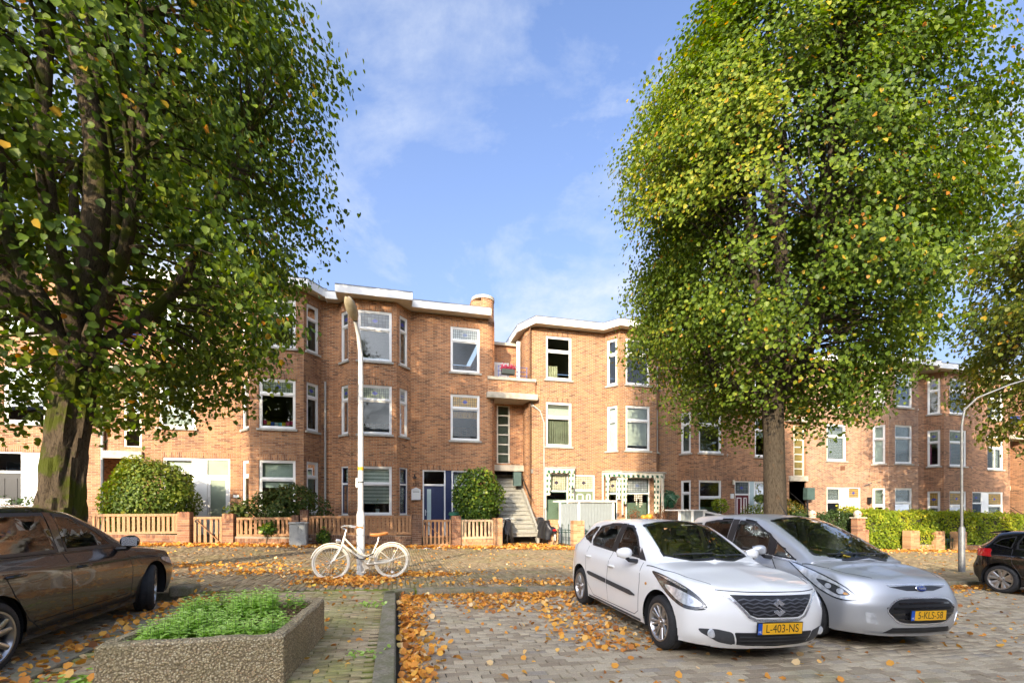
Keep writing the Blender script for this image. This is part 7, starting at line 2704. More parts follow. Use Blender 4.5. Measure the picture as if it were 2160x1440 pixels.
# black pillar field behind the side glass
fld = round_corners([(yy(1.36), 0.955), (yy(3.55), 1.10), (yy(3.40), 1.27), (yy(3.0), 1.365), (yy(2.3), 1.405), (yy(1.95), 1.39), (yy(1.66), 1.215)], 0.03)
holes.append(('side', glaze(cw, sideF, 'side', t, TRIM)))
holes.append(('side', glaze(cw, sideR, 'side', t, TRIM)))
holes.append(('side', glaze(cw, sideQ, 'side', t, TRIM, CARGLASS_D, fw=0.02)))
holes.append(('top', glaze(cw, scr, 'top', t, TRIM, fw=0.035, sgns=(1,))))
rearw = [(-0.48, 1.10), (0.48, 1.10), (0.44, 1.36), (-0.44, 1.36)]
cw.patch('rear_window', rearw, 'rear', CARGLASS_D, t, 0.004)
body = cw.body(WHITEP, [h for h in holes], [((0.0, 0.315), 0.36), ((yy(3.34), 0.315), 0.36)])
for sg in (1, -1):
 for (a, b) in ((sideF, sideR), (sideR, sideQ)):
  pass
 cw.patch('door_pillar', [(yy(2.17), 0.985), (yy(2.31), 0.985), (yy(2.29), 1.395), (yy(2.15), 1.395)], 'side', TRIM, t, 0.0035, sg)
 cw.patch('mirror_base', [(yy(1.30), 0.95), (yy(1.46), 0.958), (yy(1.52), 1.10)], 'side', TRIM, t, 0.005, sg)
 # door seams
 cw.strip('door_seam', [(yy(1.33), 0.93), (yy(1.28), 0.70), (yy(1.30), 0.33), (yy(1.40), 0.27), (yy(2.2), 0.265), (yy(2.24), 0.5), (yy(2.235), 0.985)], 0.009, 'side', WELL, t, 0.0012, sg)
 cw.strip('door_seam', [(yy(2.24), 0.5), (yy(2.2), 0.265), (yy(2.75), 0.265), (yy(2.98), 0.42), (yy(3.08), 0.66), (yy(3.12), 1.0)], 0.008, 'side', WELL, t, 0.0012, sg)
 cw.strip('bonnet_seam', [(0.805 * sg, yy(1.22)), (0.785 * sg, yy(0.85)), (0.72 * sg, yy(0.50)), (0.60 * sg, yy(0.26))], 0.009, 'top', WELL, t, 0.0012)
 # black protection strip
 cw.strip('side_moulding', [(yy(1.36), 0.515), (yy(1.5), 0.525), (yy(2.22), 0.555), (yy(2.235), 0.556)], 0.062, 'side', TRIMG, t, 0.014, sg, taper=[0.25, 1, 1, 1])
 cw.strip('side_moulding', [(yy(2.25), 0.557), (yy(2.9), 0.585), (yy(2.98), 0.59)], 0.062, 'side', TRIMG, t, 0.014, sg, taper=[1, 1, 0.4])
 cw.strip('sill_trim', [(yy(1.25), 0.225), (yy(2.95), 0.225)], 0.03, 'side', TRIMG, t, 0.004, sg)
 cw.patch('indicator', [(yy(1.12) + 0.022 * math.cos(q * 0.8), 0.70 + 0.018 * math.sin(q * 0.8)) for q in range(8)], 'side', mat('amber_lens', (0.6, 0.3, 0.08), 0.2), t, 0.006, sg)
 # headlight: long, pointed back along the wing
 hl = smooth_poly([(0.33, 0.60), (0.44, 0.565), (0.60, 0.578), (0.76, 0.665), (0.89, 0.785), (0.965, 0.855), (0.90, 0.862), (0.72, 0.83), (0.54, 0.775), (0.40, 0.69)], 4)
 hl = [(p[0] - 0.18, p[1]) for p in hl]
 hp = cw.patch('headlight', hl, 38, LAMPD, t, 0.005, sg, step=0.04)
 cw.patch('reflector', smooth_poly([(0.195, 0.622), (0.29, 0.597), (0.42, 0.617), (0.54, 0.69), (0.60, 0.755), (0.46, 0.745), (0.29, 0.69)], 4), 38, LAMPG, hp, 0.008, sg, step=0.04)
 cw.patch('chrome_brow', smooth_poly([(0.36, 0.752), (0.54, 0.80), (0.70, 0.84), (0.75, 0.85), (0.54, 0.822), (0.38, 0.772)], 4), 38, CHROME, hp, 0.009, sg, step=0.05)
 for (a, b, r_) in ((0.31, 0.648, 0.028), (0.43, 0.678, 0.036)):
  cw.patch('lamp_bowl', [(a + r_ * math.cos(q * 0.524), b + r_ * math.sin(q * 0.524)) for q in range(12)], 38, mat('lamp_bowl_grey', (0.5, 0.52, 0.55), 0.12, metal=0.3, var=0.3, vscale=40), hp, 0.011, sg, step=0.03)  # bowls are plain pale grey discs
 # lower corner pocket with fog lamp
 pk = round_corners([(0.42, 0.235), (0.475, 0.375), (0.62, 0.40), (0.76, 0.385), (0.735, 0.345), (0.58, 0.26)], 0.03)
 pkp = cw.patch('fog_lamp_pocket', [(sg * a, b) for a, b in pk][::sg], 'front', TRIMG, t, 0.003)
 fl = MB()
 h, n = cw.hit('front', sg * 0.65, 0.350)
 fl.lathe([(0.0, 0.012), (0.032, 0.010), (0.045, 0.004), (0.05, -0.01)], 18, lambda a, b, c: (h.x + a, h.y + c + 0.004, h.z + b))
 fl.build('fog_lamp', LAMPG, t, world=False, smooth=True)
# grille: black honeycomb field, thin bars, chrome V
gr = [(-0.49, 0.745), (0.49, 0.745), (0.41, 0.66), (0.31, 0.555), (0.24, 0.53), (-0.24, 0.53), (-0.31, 0.555), (-0.41, 0.66)]
gp = cw.patch('grille', gr, 'front', TRIM, t, 0.004)
z = 0.56
k = 0
while z < 0.735:
 w_ = 0.27 + (z - 0.54) * 0.98
 n = int(w_ * 2 / 0.06)
 pts = [(-w_ + 2 * w_ * i / n, z + 0.008 * (1 if (i + k) % 2 else -1)) for i in range(n + 1)]
 cw.strip('grille_bar', pts, 0.014, 'front', mat('grille_grey', (0.16, 0.165, 0.18), 0.35, metal=0.6), gp, 0.010)
 z += 0.035
 k += 1
cw.strip('chrome_trim', [(-0.60, 0.762), (-0.50, 0.725), (-0.42, 0.645), (-0.33, 0.54), (-0.255, 0.506), (0.255, 0.506), (0.33, 0.54), (0.42, 0.645), (0.50, 0.725), (0.60, 0.762)], 0.026, 'front', CHROME, t, 0.012)
# S-shaped emblem
S1 = [(0.000, 0.078), (0.072, 0.030), (0.030, 0.004), (0.0, 0.026), (-0.022, 0.012), (0.072, -0.052), (0.0, -0.102), (-0.066, -0.056), (-0.026, -0.030), (0.0, -0.050), (0.026, -0.034), (-0.070, 0.028)]
S1 = [(-0.004 + a * 0.98, b) for a, b in S1]
h, n = cw.hit('front', 0, 0.64)
eb = MB()
eb.prism([(-a, b) for a, b in S1], 0.0, 0.012, T=lambda a, b, c: (a, h.y + 0.014 + c + (b * -0.10), 0.64 + b * 0.95))
eb.build('emblem', CHROME, t, world=False)
# lower intake
lp = round_corners([(-0.40, 0.225), (0.40, 0.225), (0.46, 0.375), (-0.46, 0.375)], 0.02)
lo = cw.patch('lower_intake', lp, 'front', TRIM, t, 0.005)
for z in (0.26, 0.297, 0.335):
 cw.strip('intake_bar', [(-0.41, z), (0.41, z)], 0.014, 'front', TRIMG, lo, 0.014)
cw.strip('bumper_lip', [(-0.62, 0.215), (-0.3, 0.203), (0.3, 0.203), (0.62, 0.215)], 0.02, 'front', WHITEP, t, 0.012)
cw.strip('bonnet_seam', [(-0.60, 0.782), (-0.3, 0.775), (0.3, 0.775), (0.60, 0.782)], 0.008, 'front', WELL, t, 0.0012)
hy = cw.hit('front', 0.0, 0.42)[0].y
plate(t, Vector((0, hy + 0.03, 0.425)), 1, 'L-403-NS', tilt=-3)
handle(cw, yy(2.12), 0.79, WHITEP, t, sgn=0)
handle(cw, yy(2.98), 0.84, WHITEP, t, sgn=0)
mirrors(t, 0.86, yy(1.50), 1.03, WHITEP)
wells(t, [(0.0, 0.315), (yy(3.34), 0.315)], 0.365, W)
ST10 = dict(n=8, w0=0.03, w1=0.026, twin=0.16, off=0.2)
for sg in (1, -1):
 wheel(t, sg * 0.765, 0.0, 0.305, 0.185, ST10, side=sg, rim_r=0.205, steer=R(-2))
 wheel(t, sg * 0.765, yy(3.34), 0.305, 0.185, ST10, side=sg, rim_r=0.205)
interior(t, W, yy(1.1), 0.97, yy(3.3), 0.95)
seats(t, [(-0.36, yy(2.05), 0.55), (0.36, yy(2.05), 0.55), (-0.36, yy(2.9), 0.55), (0.36, yy(2.9), 0.55)])
wp = MB()
for (x0, x1) in ((-0.55, -0.02), (-0.02, 0.48)):
 a, n1 = cw.hit('top', x0, yy(1.10 if abs(x0) < 0.1 else 1.20))
 b, n2 = cw.hit('top', x1, yy(1.06 if abs(x1) < 0.1 else 1.17))
 wp.tube([a + n1 * 0.02, b + n2 * 0.025], 0.011, 6)
wp.build('wipers', TRIM, t, world=False)['kind'] = 'stuff'
mb = MB(); mb.box(-0.62, 0.62, -3.0, 0.6, 0.19, 0.21); mb.build('underbody', WELL, t, world=False)
# ---- silver high-roofed car ------------------------------------------------
SILVER = paint('car_silver', (0.50, 0.51, 0.52), 0.55, 0.38, 0.6, dust=0.10)
t = car_root('parked_car', 'silver compact car with yellow plate 5-KLS-58 parked between the white car and the second lamp', 6.03, 4.82, R(178.5))
W = 0.876
net = make_net(4.077, W, dict(zb=0.62, zl=0.80, nx=(0.07, 0.015, 0.0, 0.018, 0.10), r1=(0.03, 0.14, 0.36)), (0.64, 1.015, 0.87, 0.985),
    dict(xh=1.84, zh=1.545, xm=2.35, zm=1.604, xr=3.55, zr=1.55), dict(xw=3.92, zw=1.12, xt=4.077, zt=1.02), (0.945, 1.08), tum=(0.82, 0.755, 0.66))
XF = 0.85
cs_ = Car(t, net, XF, W)
yy = lambda x: XF - x
sideT = [(yy(1.06), 0.972), (yy(1.48), 0.995), (yy(1.465), 1.20)]
sideF = [(yy(1.57), 1.005), (yy(2.36), 1.035), (yy(2.33), 1.49), (yy(2.00), 1.475), (yy(1.60), 1.285)]
sideR = [(yy(2.52), 1.05), (yy(3.22), 1.085), (yy(3.20), 1.435), (yy(2.9), 1.48), (yy(2.50), 1.495)]
sideQ = [(yy(3.29), 1.10), (yy(3.66), 1.17), (yy(3.52), 1.38), (yy(3.28), 1.42)]
scr = [(-0.65, yy(0.92)), (-0.34, yy(0.725)), (0, yy(0.69)), (0.34, yy(0.725)), (0.65, yy(0.92)), (0.535, yy(1.82)), (0.25, yy(1.82)), (0, yy(1.82)), (-0.25, yy(1.82)), (-0.535, yy(1.82))]
holes = [('side', glaze(cs_, sideT, 'side', t, TRIM, fw=0.018, rr=0.015)), ('side', glaze(cs_, sideF, 'side', t, TRIM)), ('side', glaze(cs_, sideR, 'side', t, TRIM, CARGLASS_D)), ('side', glaze(cs_, sideQ, 'side', t, TRIM, CARGLASS_D, fw=0.02)),
   ('top', glaze(cs_, scr, 'top', t, TRIM, fw=0.035, sgns=(1,)))]
cs_.patch('rear_window', [(-0.5, 1.16), (0.5, 1.16), (0.46, 1.47), (-0.46, 1.47)], 'rear', CARGLASS_D, t, 0.004)
cs_.body(SILVER, holes, [((0.0, 0.32), 0.37), ((yy(3.34), 0.32), 0.37)])
for sg in (1, -1):
 cs_.patch('door_pillar', [(yy(2.37), 1.045), (yy(2.51), 1.05), (yy(2.49), 1.50), (yy(2.34), 1.50)], 'side', TRIM, t, 0.0035, sg)
 cs_.patch('door_pillar', [(yy(1.485), 0.998), (yy(1.565), 1.003), (yy(1.595), 1.28), (yy(1.47), 1.205)], 'side', TRIM, t, 0.0035, sg)
 cs_.strip('chrome_belt', [(yy(1.04), 0.952), (yy(1.55), 0.98), (yy(2.45), 1.022), (yy(3.25), 1.068), (yy(3.66), 1.145)], 0.022, 'side', CHROME, t, 0.008, sg)
 cs_.strip('door_seam', [(yy(1.50), 0.975), (yy(1.30), 0.80), (yy(1.28), 0.40), (yy(1.38), 0.28), (yy(2.3), 0.275), (yy(2.43), 0.5), (yy(2.43), 1.03)], 0.009, 'side', WELL, t, 0.0012, sg)
 cs_.strip('door_seam', [(yy(2.43), 0.5), (yy(2.3), 0.275), (yy(3.3), 0.40), (yy(3.35), 1.06)], 0.008, 'side', WELL, t, 0.0012, sg)
 cs_.strip('bonnet_seam', [(0.79 * sg, yy(0.96)), (0.755 * sg, yy(0.66)), (0.67 * sg, yy(0.42)), (0.52 * sg, yy(0.23))], 0.010, 'top', WELL, t, 0.0012)
 cs_.strip('bonnet_crease', [(0.36 * sg, yy(0.67)), (0.33 * sg, yy(0.42)), (0.27 * sg, yy(0.18))], 0.016, 'top', SILVER, t, 0.006)
 cs_.strip('sill_trim', [(yy(1.25), 0.235), (yy(2.95), 0.235)], 0.05, 'side', TRIMG, t, 0.004, sg)
 hl = smooth_poly([(0.15, 0.60), (0.32, 0.575), (0.48, 0.635), (0.63, 0.755), (0.77, 0.895), (0.83, 0.965), (0.74, 0.945), (0.54, 0.875), (0.35, 0.785), (0.22, 0.695)], 4)
 hp = cs_.patch('headlight', hl, 40, LAMPD, t, 0.004, sg, step=0.04)
 cs_.patch('headlight_lens', inset(hl, 0.016), 40, LAMPG, hp, 0.0075, sg, step=0.04)
 cs_.patch('lamp_inner', smooth_poly([(0.23, 0.65), (0.34, 0.63), (0.46, 0.70), (0.54, 0.785), (0.42, 0.765), (0.30, 0.71)], 4), 40, LAMPD, hp, 0.009, sg, step=0.04)
 for (a, b, r_) in ((0.32, 0.675, 0.034), (0.43, 0.72, 0.030)):
  cs_.patch('lamp_bowl', [(a + r_ * math.cos(q * 0.524), b + r_ * math.sin(q * 0.524)) for q in range(12)], 40, mat('lamp_bowl_grey', (0.5, 0.52, 0.55), 0.12, metal=0.3, var=0.3, vscale=40), hp, 0.012, sg, step=0.03)
 cs_.patch('turn_lens', smooth_poly([(0.25, 0.645), (0.285, 0.64), (0.295, 0.665), (0.26, 0.665)], 3), 40, mat('amber_lens', (0.6, 0.3, 0.08), 0.2), hp, 0.013, sg, step=0.05)
 pk = [(0.58, 0.33), (0.63, 0.46), (0.71, 0.47), (0.69, 0.35)]
 cs_.patch('fog_lamp', round_corners([(sg * a, b) for a, b in pk][::sg], 0.02), 'front', LAMPG, t, 0.006)
 cs_.patch('parking_sensor', [(sg * 0.50 + 0.013 * math.cos(q * 0.785), 0.53 + 0.013 * math.sin(q * 0.785)) for q in range(8)], 'front', TRIMG, t, 0.006)
gr = smooth_poly([(-0.44, 0.44), (-0.49, 0.515), (-0.35, 0.625), (0, 0.637), (0.35, 0.625), (0.49, 0.515), (0.44, 0.44), (0.31, 0.365), (0, 0.355), (-0.31, 0.365)], 4)
gp = cs_.patch('grille', gr, 'front', TRIM, t, 0.004)
for z, w_ in ((0.405, 0.37), (0.465, 0.45), (0.53, 0.45), (0.585, 0.38)):
 cs_.strip('grille_bar', [(-w_, z), (0, z + 0.006), (w_, z)], 0.022, 'front', mat('gloss_black', (0.012, 0.012, 0.013), 0.12, coat=1.0), gp, 0.014)
cs_.strip('grille_surround', [(p[0] * 1.03, 0.50 + (p[1] - 0.50) * 1.06) for p in gr] + [(gr[0][0] * 1.03, 0.50 + (gr[0][1] - 0.50) * 1.06)], 0.014, 'front', CHROME, t, 0.009)
ug = cs_.patch('upper_grille', [(-0.42, 0.765), (-0.2, 0.725), (0.2, 0.725), (0.42, 0.765), (0.2, 0.778), (-0.2, 0.778)], 'front', TRIM, t, 0.005)
cs_.strip('chrome_trim', [(-0.44, 0.785), (-0.2, 0.79), (0.2, 0.79), (0.44, 0.785)], 0.012, 'front', CHROME, t, 0.008)
lo = cs_.patch('lower_intake', [(-0.50, 0.235), (0.50, 0.235), (0.42, 0.30), (-0.42, 0.30)], 'front', TRIM, t, 0.005)
for z in (0.255, 0.28):
 cs_.strip('intake_bar', [(-0.44, z), (0.44, z)], 0.010, 'front', TRIMG, lo, 0.012)
cs_.strip('bumper_lip', [(-0.66, 0.222), (-0.3, 0.212), (0.3, 0.212), (0.66, 0.222)], 0.026, 'front', SILVER, t, 0.016)
# blue oval badge
h, n = cs_.hit('front', 0, 0.755)
ov = MB(); ov.lathe([(0, 0.010), (1.0, 0.008), (1.08, 0.0)], 28, lambda a, b, c: (a * 0.075, h.y + 0.012 + c - b * 0.012, 0.755 + b * 0.034)); bd = ov.build('emblem', CHROME, t, world=False, smooth=True)
ov = MB(); ov.lathe([(0, 0.014), (0.92, 0.013), (0.95, 0.006)], 28, lambda a, b, c: (a * 0.075, h.y + 0.012 + c - b * 0.012, 0.755 + b * 0.034)); ov.build('blue_oval', mat('badge_blue', (0.01, 0.03, 0.16), 0.15, coat=1), bd, world=False, smooth=True)
text_mesh('Ford', 0.052, CHROME, 'lettering', bd, Matrix.Translation((0, h.y + 0.027, 0.755)) @ Matrix.Rotation(math.pi, 4, 'Z') @ Matrix.Rotation(R(74), 4, 'X') @ Matrix.Shear('XY', 4, (0.0, 0.0)), 0.001)
hy = cs_.hit('front', 0.0, 0.46)[0].y
plate(t, Vector((0, hy + 0.032, 0.455)), 1, '5-KLS-58', tilt=-4)
handle(cs_, yy(2.28), 0.86, SILVER, t, sgn=0)
mirrors(t, 0.865, yy(1.50), 1.07, SILVER, sz=(0.21, 0.12, 0.15))
wells(t, [(0.0, 0.32), (yy(3.34), 0.32)], 0.375, W)
ST15 = dict(n=15, w0=0.020, w1=0.024, off=0.1)
for sg in (1, -1):
 wheel(t, sg * 0.77, 0.0, 0.312, 0.195, ST15, side=sg, rim_r=0.212, capm=mat('badge_blue', (0.01, 0.03, 0.16), 0.15))
 wheel(t, sg * 0.77, yy(3.34), 0.312, 0.195, ST15, side=sg, rim_r=0.212, capm=mat('badge_blue', (0.01, 0.03, 0.16), 0.15))
interior(t, W, yy(0.90), 1.0, yy(3.4), 0.96)
seats(t, [(-0.36, yy(2.15), 0.62), (0.36, yy(2.15), 0.62), (-0.36, yy(3.0), 0.62), (0.36, yy(3.0), 0.62)], SEATB)
wp = MB()
for (x0, x1) in ((-0.55, -0.02), (-0.02, 0.5)):
 a, n1 = cs_.hit('top', x0, yy(0.77 if abs(x0) < 0.1 else 0.90))
 b, n2 = cs_.hit('top', x1, yy(0.75 if abs(x1) < 0.1 else 0.86))
 wp.tube([a + n1 * 0.02, b + n2 * 0.025], 0.011, 6)
wp.build('wipers', TRIM, t, world=False)['kind'] = 'stuff'
h, n = cs_.hit('top', 0.0, yy(2.05))
mb = MB(); mb.tube([h, h + Vector((0, -0.16, 0.20))], [0.008, 0.004], 6); mb.build('aerial', TRIM, t, world=False)
mb = MB(); mb.box(-0.62, 0.62, -3.0, 0.6, 0.20, 0.22); mb.build('underbody', WELL, t, world=False)
# ---- dark brown car at the left, facing the houses --------------------------
BROWN = paint('car_charcoal', (0.015, 0.015, 0.017), 0.25, 0.24, 0.7, dust=0.02)
t = car_root('parked_car', 'dark grey brown car at the left edge parked facing the houses beside the concrete planter', -4.18, 7.42, R(0))
W = 0.895
net = make_net(4.56, W, dict(zb=0.60, zl=0.72, nx=(0.10, 0.02, 0.0, 0.02, 0.07), r1=(0.035, 0.13, 0.34)), (1.10, 0.985, 1.36, 0.965),
    dict(xh=2.16, zh=1.415, xm=2.65, zm=1.455, xr=4.15, zr=1.405), dict(xw=4.45, zw=1.05, xt=4.56, zt=0.98), (0.925, 0.985))
XF = 0.87
cg = Car(t, net, XF, W)
yy = lambda x: XF - x
sideF = [(yy(1.62), 0.955), (yy(2.50), 0.968), (yy(2.45), 1.365), (yy(2.20), 1.345), (yy(1.90), 1.185)]
sideR = [(yy(2.62), 0.97), (yy(3.42), 0.985), (yy(3.55), 1.16), (yy(3.50), 1.33), (yy(3.1), 1.368), (yy(2.58), 1.372)]
sideQ = [(yy(3.52), 0.99), (yy(4.22), 1.03), (yy(4.14), 1.26), (yy(3.62), 1.325), (yy(3.65), 1.16)]
scr = [(-0.62, yy(1.40)), (-0.3, yy(1.20)), (0, yy(1.16)), (0.3, yy(1.20)), (0.62, yy(1.40)), (0.525, yy(2.12)), (0, yy(2.12)), (-0.525, yy(2.12))]
CHB = mat('window_moulding', (0.05, 0.05, 0.05), 0.2, metal=0.5)
holes = [('side', glaze(cg, sideF, 'side', t, TRIM)), ('side', glaze(cg, sideR, 'side', t, TRIM)), ('side', glaze(cg, sideQ, 'side', t, TRIM, CARGLASS_D, fw=0.02)), ('top', glaze(cg, scr, 'top', t, TRIM, fw=0.03, sgns=(1,)))]
cg.patch('rear_window', [(-0.5, 1.08), (0.5, 1.08), (0.46, 1.34), (-0.46, 1.34)], 'rear', CARGLASS_D, t, 0.004)
cg.body(BROWN, holes, [((0.0, 0.325), 0.365), ((yy(3.507), 0.325), 0.365)])
for sg in (1, -1):
 cg.patch('door_pillar', [(yy(2.51), 0.968), (yy(2.61), 0.97), (yy(2.57), 1.375), (yy(2.46), 1.37)], 'side', mat('gloss_black', (0.012, 0.012, 0.013), 0.12, coat=1.0), t, 0.0035, sg)
 cg.patch('mirror_base', [(yy(1.50), 0.935), (yy(1.66), 0.95), (yy(1.74), 1.08)], 'side', TRIM, t, 0.005, sg)
 cg.strip('door_seam', [(yy(1.53), 0.92), (yy(1.43), 0.66), (yy(1.45), 0.33), (yy(1.55), 0.28), (yy(2.5), 0.275), (yy(2.56), 0.5), (yy(2.56), 0.965)], 0.008, 'side', WELL, t, 0.0012, sg)
 cg.strip('door_seam', [(yy(2.56), 0.5), (yy(2.5), 0.275), (yy(2.96), 0.275), (yy(3.12), 0.40), (yy(3.30), 0.66), (yy(3.47), 0.985)], 0.008, 'side', WELL, t, 0.0012, sg)
 cg.strip('sill_crease', [(yy(1.5), 0.345), (yy(3.05), 0.36)], 0.012, 'side', BROWN, t, 0.008, sg)
 cg.strip('chrome_belt', [(yy(1.6), 0.94), (yy(2.55), 0.955), (yy(3.4), 0.970), (yy(4.2), 1.012)], 0.012, 'side', CHB, t, 0.006, sg)
 cg.strip('bonnet_seam', [(0.80 * sg, yy(1.42)), (0.77 * sg, yy(0.9)), (0.66 * sg, yy(0.42))], 0.008, 'top', WELL, t, 0.0012)
 hl = smooth_poly([(0.10, 0.60), (0.34, 0.60), (0.54, 0.68), (0.52, 0.72), (0.32, 0.69), (0.12, 0.66)], 4)
 cg.patch('headlight', hl, 40, LAMPG, t, 0.006, sg, step=0.05)
 cg.patch('tail_light', round_corners([(sg * 0.52, 0.80), (sg * 0.80, 0.80), (sg * 0.80, 0.93), (sg * 0.55, 0.95)][::sg], 0.02), 'rear', LAMPR, t, 0.006)
handle(cg, yy(2.36), 0.80, BROWN, t, w=0.2, sgn=0)
handle(cg, yy(3.28), 0.82, BROWN, t, w=0.2, sgn=0)
mirrors(t, 0.875, yy(1.66), 1.02, BROWN, sz=(0.20, 0.12, 0.15))
wells(t, [(0.0, 0.325), (yy(3.507), 0.325)], 0.37, W)
ST5 = dict(n=5, w0=0.055, w1=0.050, twin=0.24, off=0.45)
for sg in (1, -1):
 wheel(t, sg * 0.785, 0.0, 0.318, 0.215, ST5, side=sg, rim_r=0.225, steer=R(20))
 wheel(t, sg * 0.785, yy(3.507), 0.318, 0.215, ST5, side=sg, rim_r=0.225)
interior(t, W, yy(1.25), 0.97, yy(4.0), 0.93)
seats(t, [(-0.37, yy(2.35), 0.52), (0.37, yy(2.35), 0.52), (-0.37, yy(3.3), 0.52), (0.37, yy(3.3), 0.52)], mat('seat_grey', (0.12, 0.12, 0.12), 0.9))
mb = MB(); mb.box(-0.64, 0.64, -3.3, 0.7, 0.20, 0.22); mb.build('underbody', WELL, t, world=False)
# ---- black hatchback at the right edge ---------------------------------------
BLACKC = paint('car_black', (0.006, 0.006, 0.008), 0.2, 0.18, 1.0, dust=0.02)
t = car_root('parked_car', 'black hatchback cut off by the right edge, parked with its tail to the far kerb', 14.1, 4.70, R(180))
W = 0.876
net = make_net(4.053, W, dict(zb=0.60, zl=0.73, r1=(0.035, 0.13, 0.33)), (1.02, 0.985, 1.25, 0.965),
    dict(xh=2.0, zh=1.42, xm=2.45, zm=1.462, xr=3.55, zr=1.40), dict(xw=3.90, zw=1.04, xt=4.053, zt=0.97, px=(3.93, 4.03, 4.053, 3.98, 3.96)), (0.93, 1.0))
XF = 0.83
cp = Car(t, net, XF, W)
yy = lambda x: XF - x
sideF = [(yy(1.50), 0.955), (yy(2.30), 0.97), (yy(2.26), 1.37), (yy(2.04), 1.35), (yy(1.78), 1.19)]
sideR = [(yy(2.42), 0.975), (yy(3.15), 0.995), (yy(3.18), 1.12), (yy(3.12), 1.32), (yy(2.8), 1.365), (yy(2.40), 1.375)]
sideQ = [(yy(3.24), 1.01), (yy(3.60), 1.09), (yy(3.48), 1.22), (yy(3.22), 1.30)]
holes = [('side', glaze(cp, sideF, 'side', t, TRIM)), ('side', glaze(cp, sideR, 'side', t, TRIM)), ('side', glaze(cp, sideQ, 'side', t, TRIM, CARGLASS_D, fw=0.02))]
scr = [(-0.60, yy(1.28)), (-0.3, yy(1.10)), (0, yy(1.07)), (0.3, yy(1.10)), (0.60, yy(1.28)), (0.52, yy(1.96)), (0, yy(1.96)), (-0.52, yy(1.96))]
holes.append(('top', glaze(cp, scr, 'top', t, TRIM, fw=0.03, sgns=(1,))))
cp.patch('rear_window', round_corners([(-0.52, 1.07), (0.52, 1.07), (0.46, 1.33), (-0.46, 1.33)], 0.04), 'rear', CARGLASS_D, t, 0.005)
cp.body(BLACKC, holes, [((0.0, 0.32), 0.36), ((yy(3.378), 0.32), 0.36)])
sp = MB()
sp.add([(-0.5, yy(3.5), 1.42), (0.5, yy(3.5), 1.42), (0.48, yy(3.80), 1.36), (-0.48, yy(3.80), 1.36), (-0.5, yy(3.5), 1.37), (0.5, yy(3.5), 1.37), (0.48, yy(3.80), 1.33), (-0.48, yy(3.80), 1.33)],
  [(0, 1, 2, 3), (4, 5, 6, 7), (2, 3, 7, 6), (0, 3, 7, 4), (1, 2, 6, 5)])
sp.build('roof_spoiler', BLACKC, t, world=False, bevel=0.01)
for sg in (1, -1):
 cp.patch('door_pillar', [(yy(2.31), 0.97), (yy(2.41), 0.975), (yy(2.39), 1.38), (yy(2.27), 1.375)], 'side', TRIM, t, 0.0035, sg)
 tl = round_corners([(1.60, 0.80), (1.98, 0.82), (2.04, 0.88), (1.94, 0.975), (1.68, 0.985)], 0.03)
 cp.patch('tail_light', tl, 128, LAMPR, t, 0.008, sg, step=0.04)
 cp.strip('door_seam', [(yy(2.36), 0.97), (yy(2.36), 0.5), (yy(2.3), 0.275), (yy(2.8), 0.275), (yy(3.02), 0.42), (yy(3.18), 0.70), (yy(3.22), 1.0)], 0.008, 'side', TRIMG, t, 0.0012, sg)
 cp.strip('hatch_seam', [(yy(3.66), 1.12), (yy(3.74), 0.99), (yy(3.80), 0.80), (yy(3.82), 0.62)], 0.008, 'side', TRIMG, t, 0.0012, sg)
handle(cp, yy(2.16), 0.80, BLACKC, t, sgn=0)
handle(cp, yy(3.05), 0.83, BLACKC, t, sgn=0)
mirrors(t, 0.86, yy(1.55), 1.02, BLACKC)
wells(t, [(0.0, 0.32), (yy(3.378), 0.32)], 0.365, W)
STP = dict(n=5, w0=0.05, w1=0.085, twin=0.27, off=0.2)
for sg in (1, -1):
 wheel(t, sg * 0.77, 0.0, 0.31, 0.195, STP, side=sg, rim_r=0.215)
 wheel(t, sg * 0.77, yy(3.378), 0.31, 0.195, STP, side=sg, rim_r=0.215)
interior(t, W, yy(1.15), 0.97, yy(3.4), 0.93)
seats(t, [(-0.36, yy(2.2), 0.52), (0.36, yy(2.2), 0.52), (-0.36, yy(3.0), 0.52), (0.36, yy(3.0), 0.52)])
mb = MB(); mb.box(-0.62, 0.62, -3.0, 0.6, 0.20, 0.22); mb.build('underbody', WELL, t, world=False)
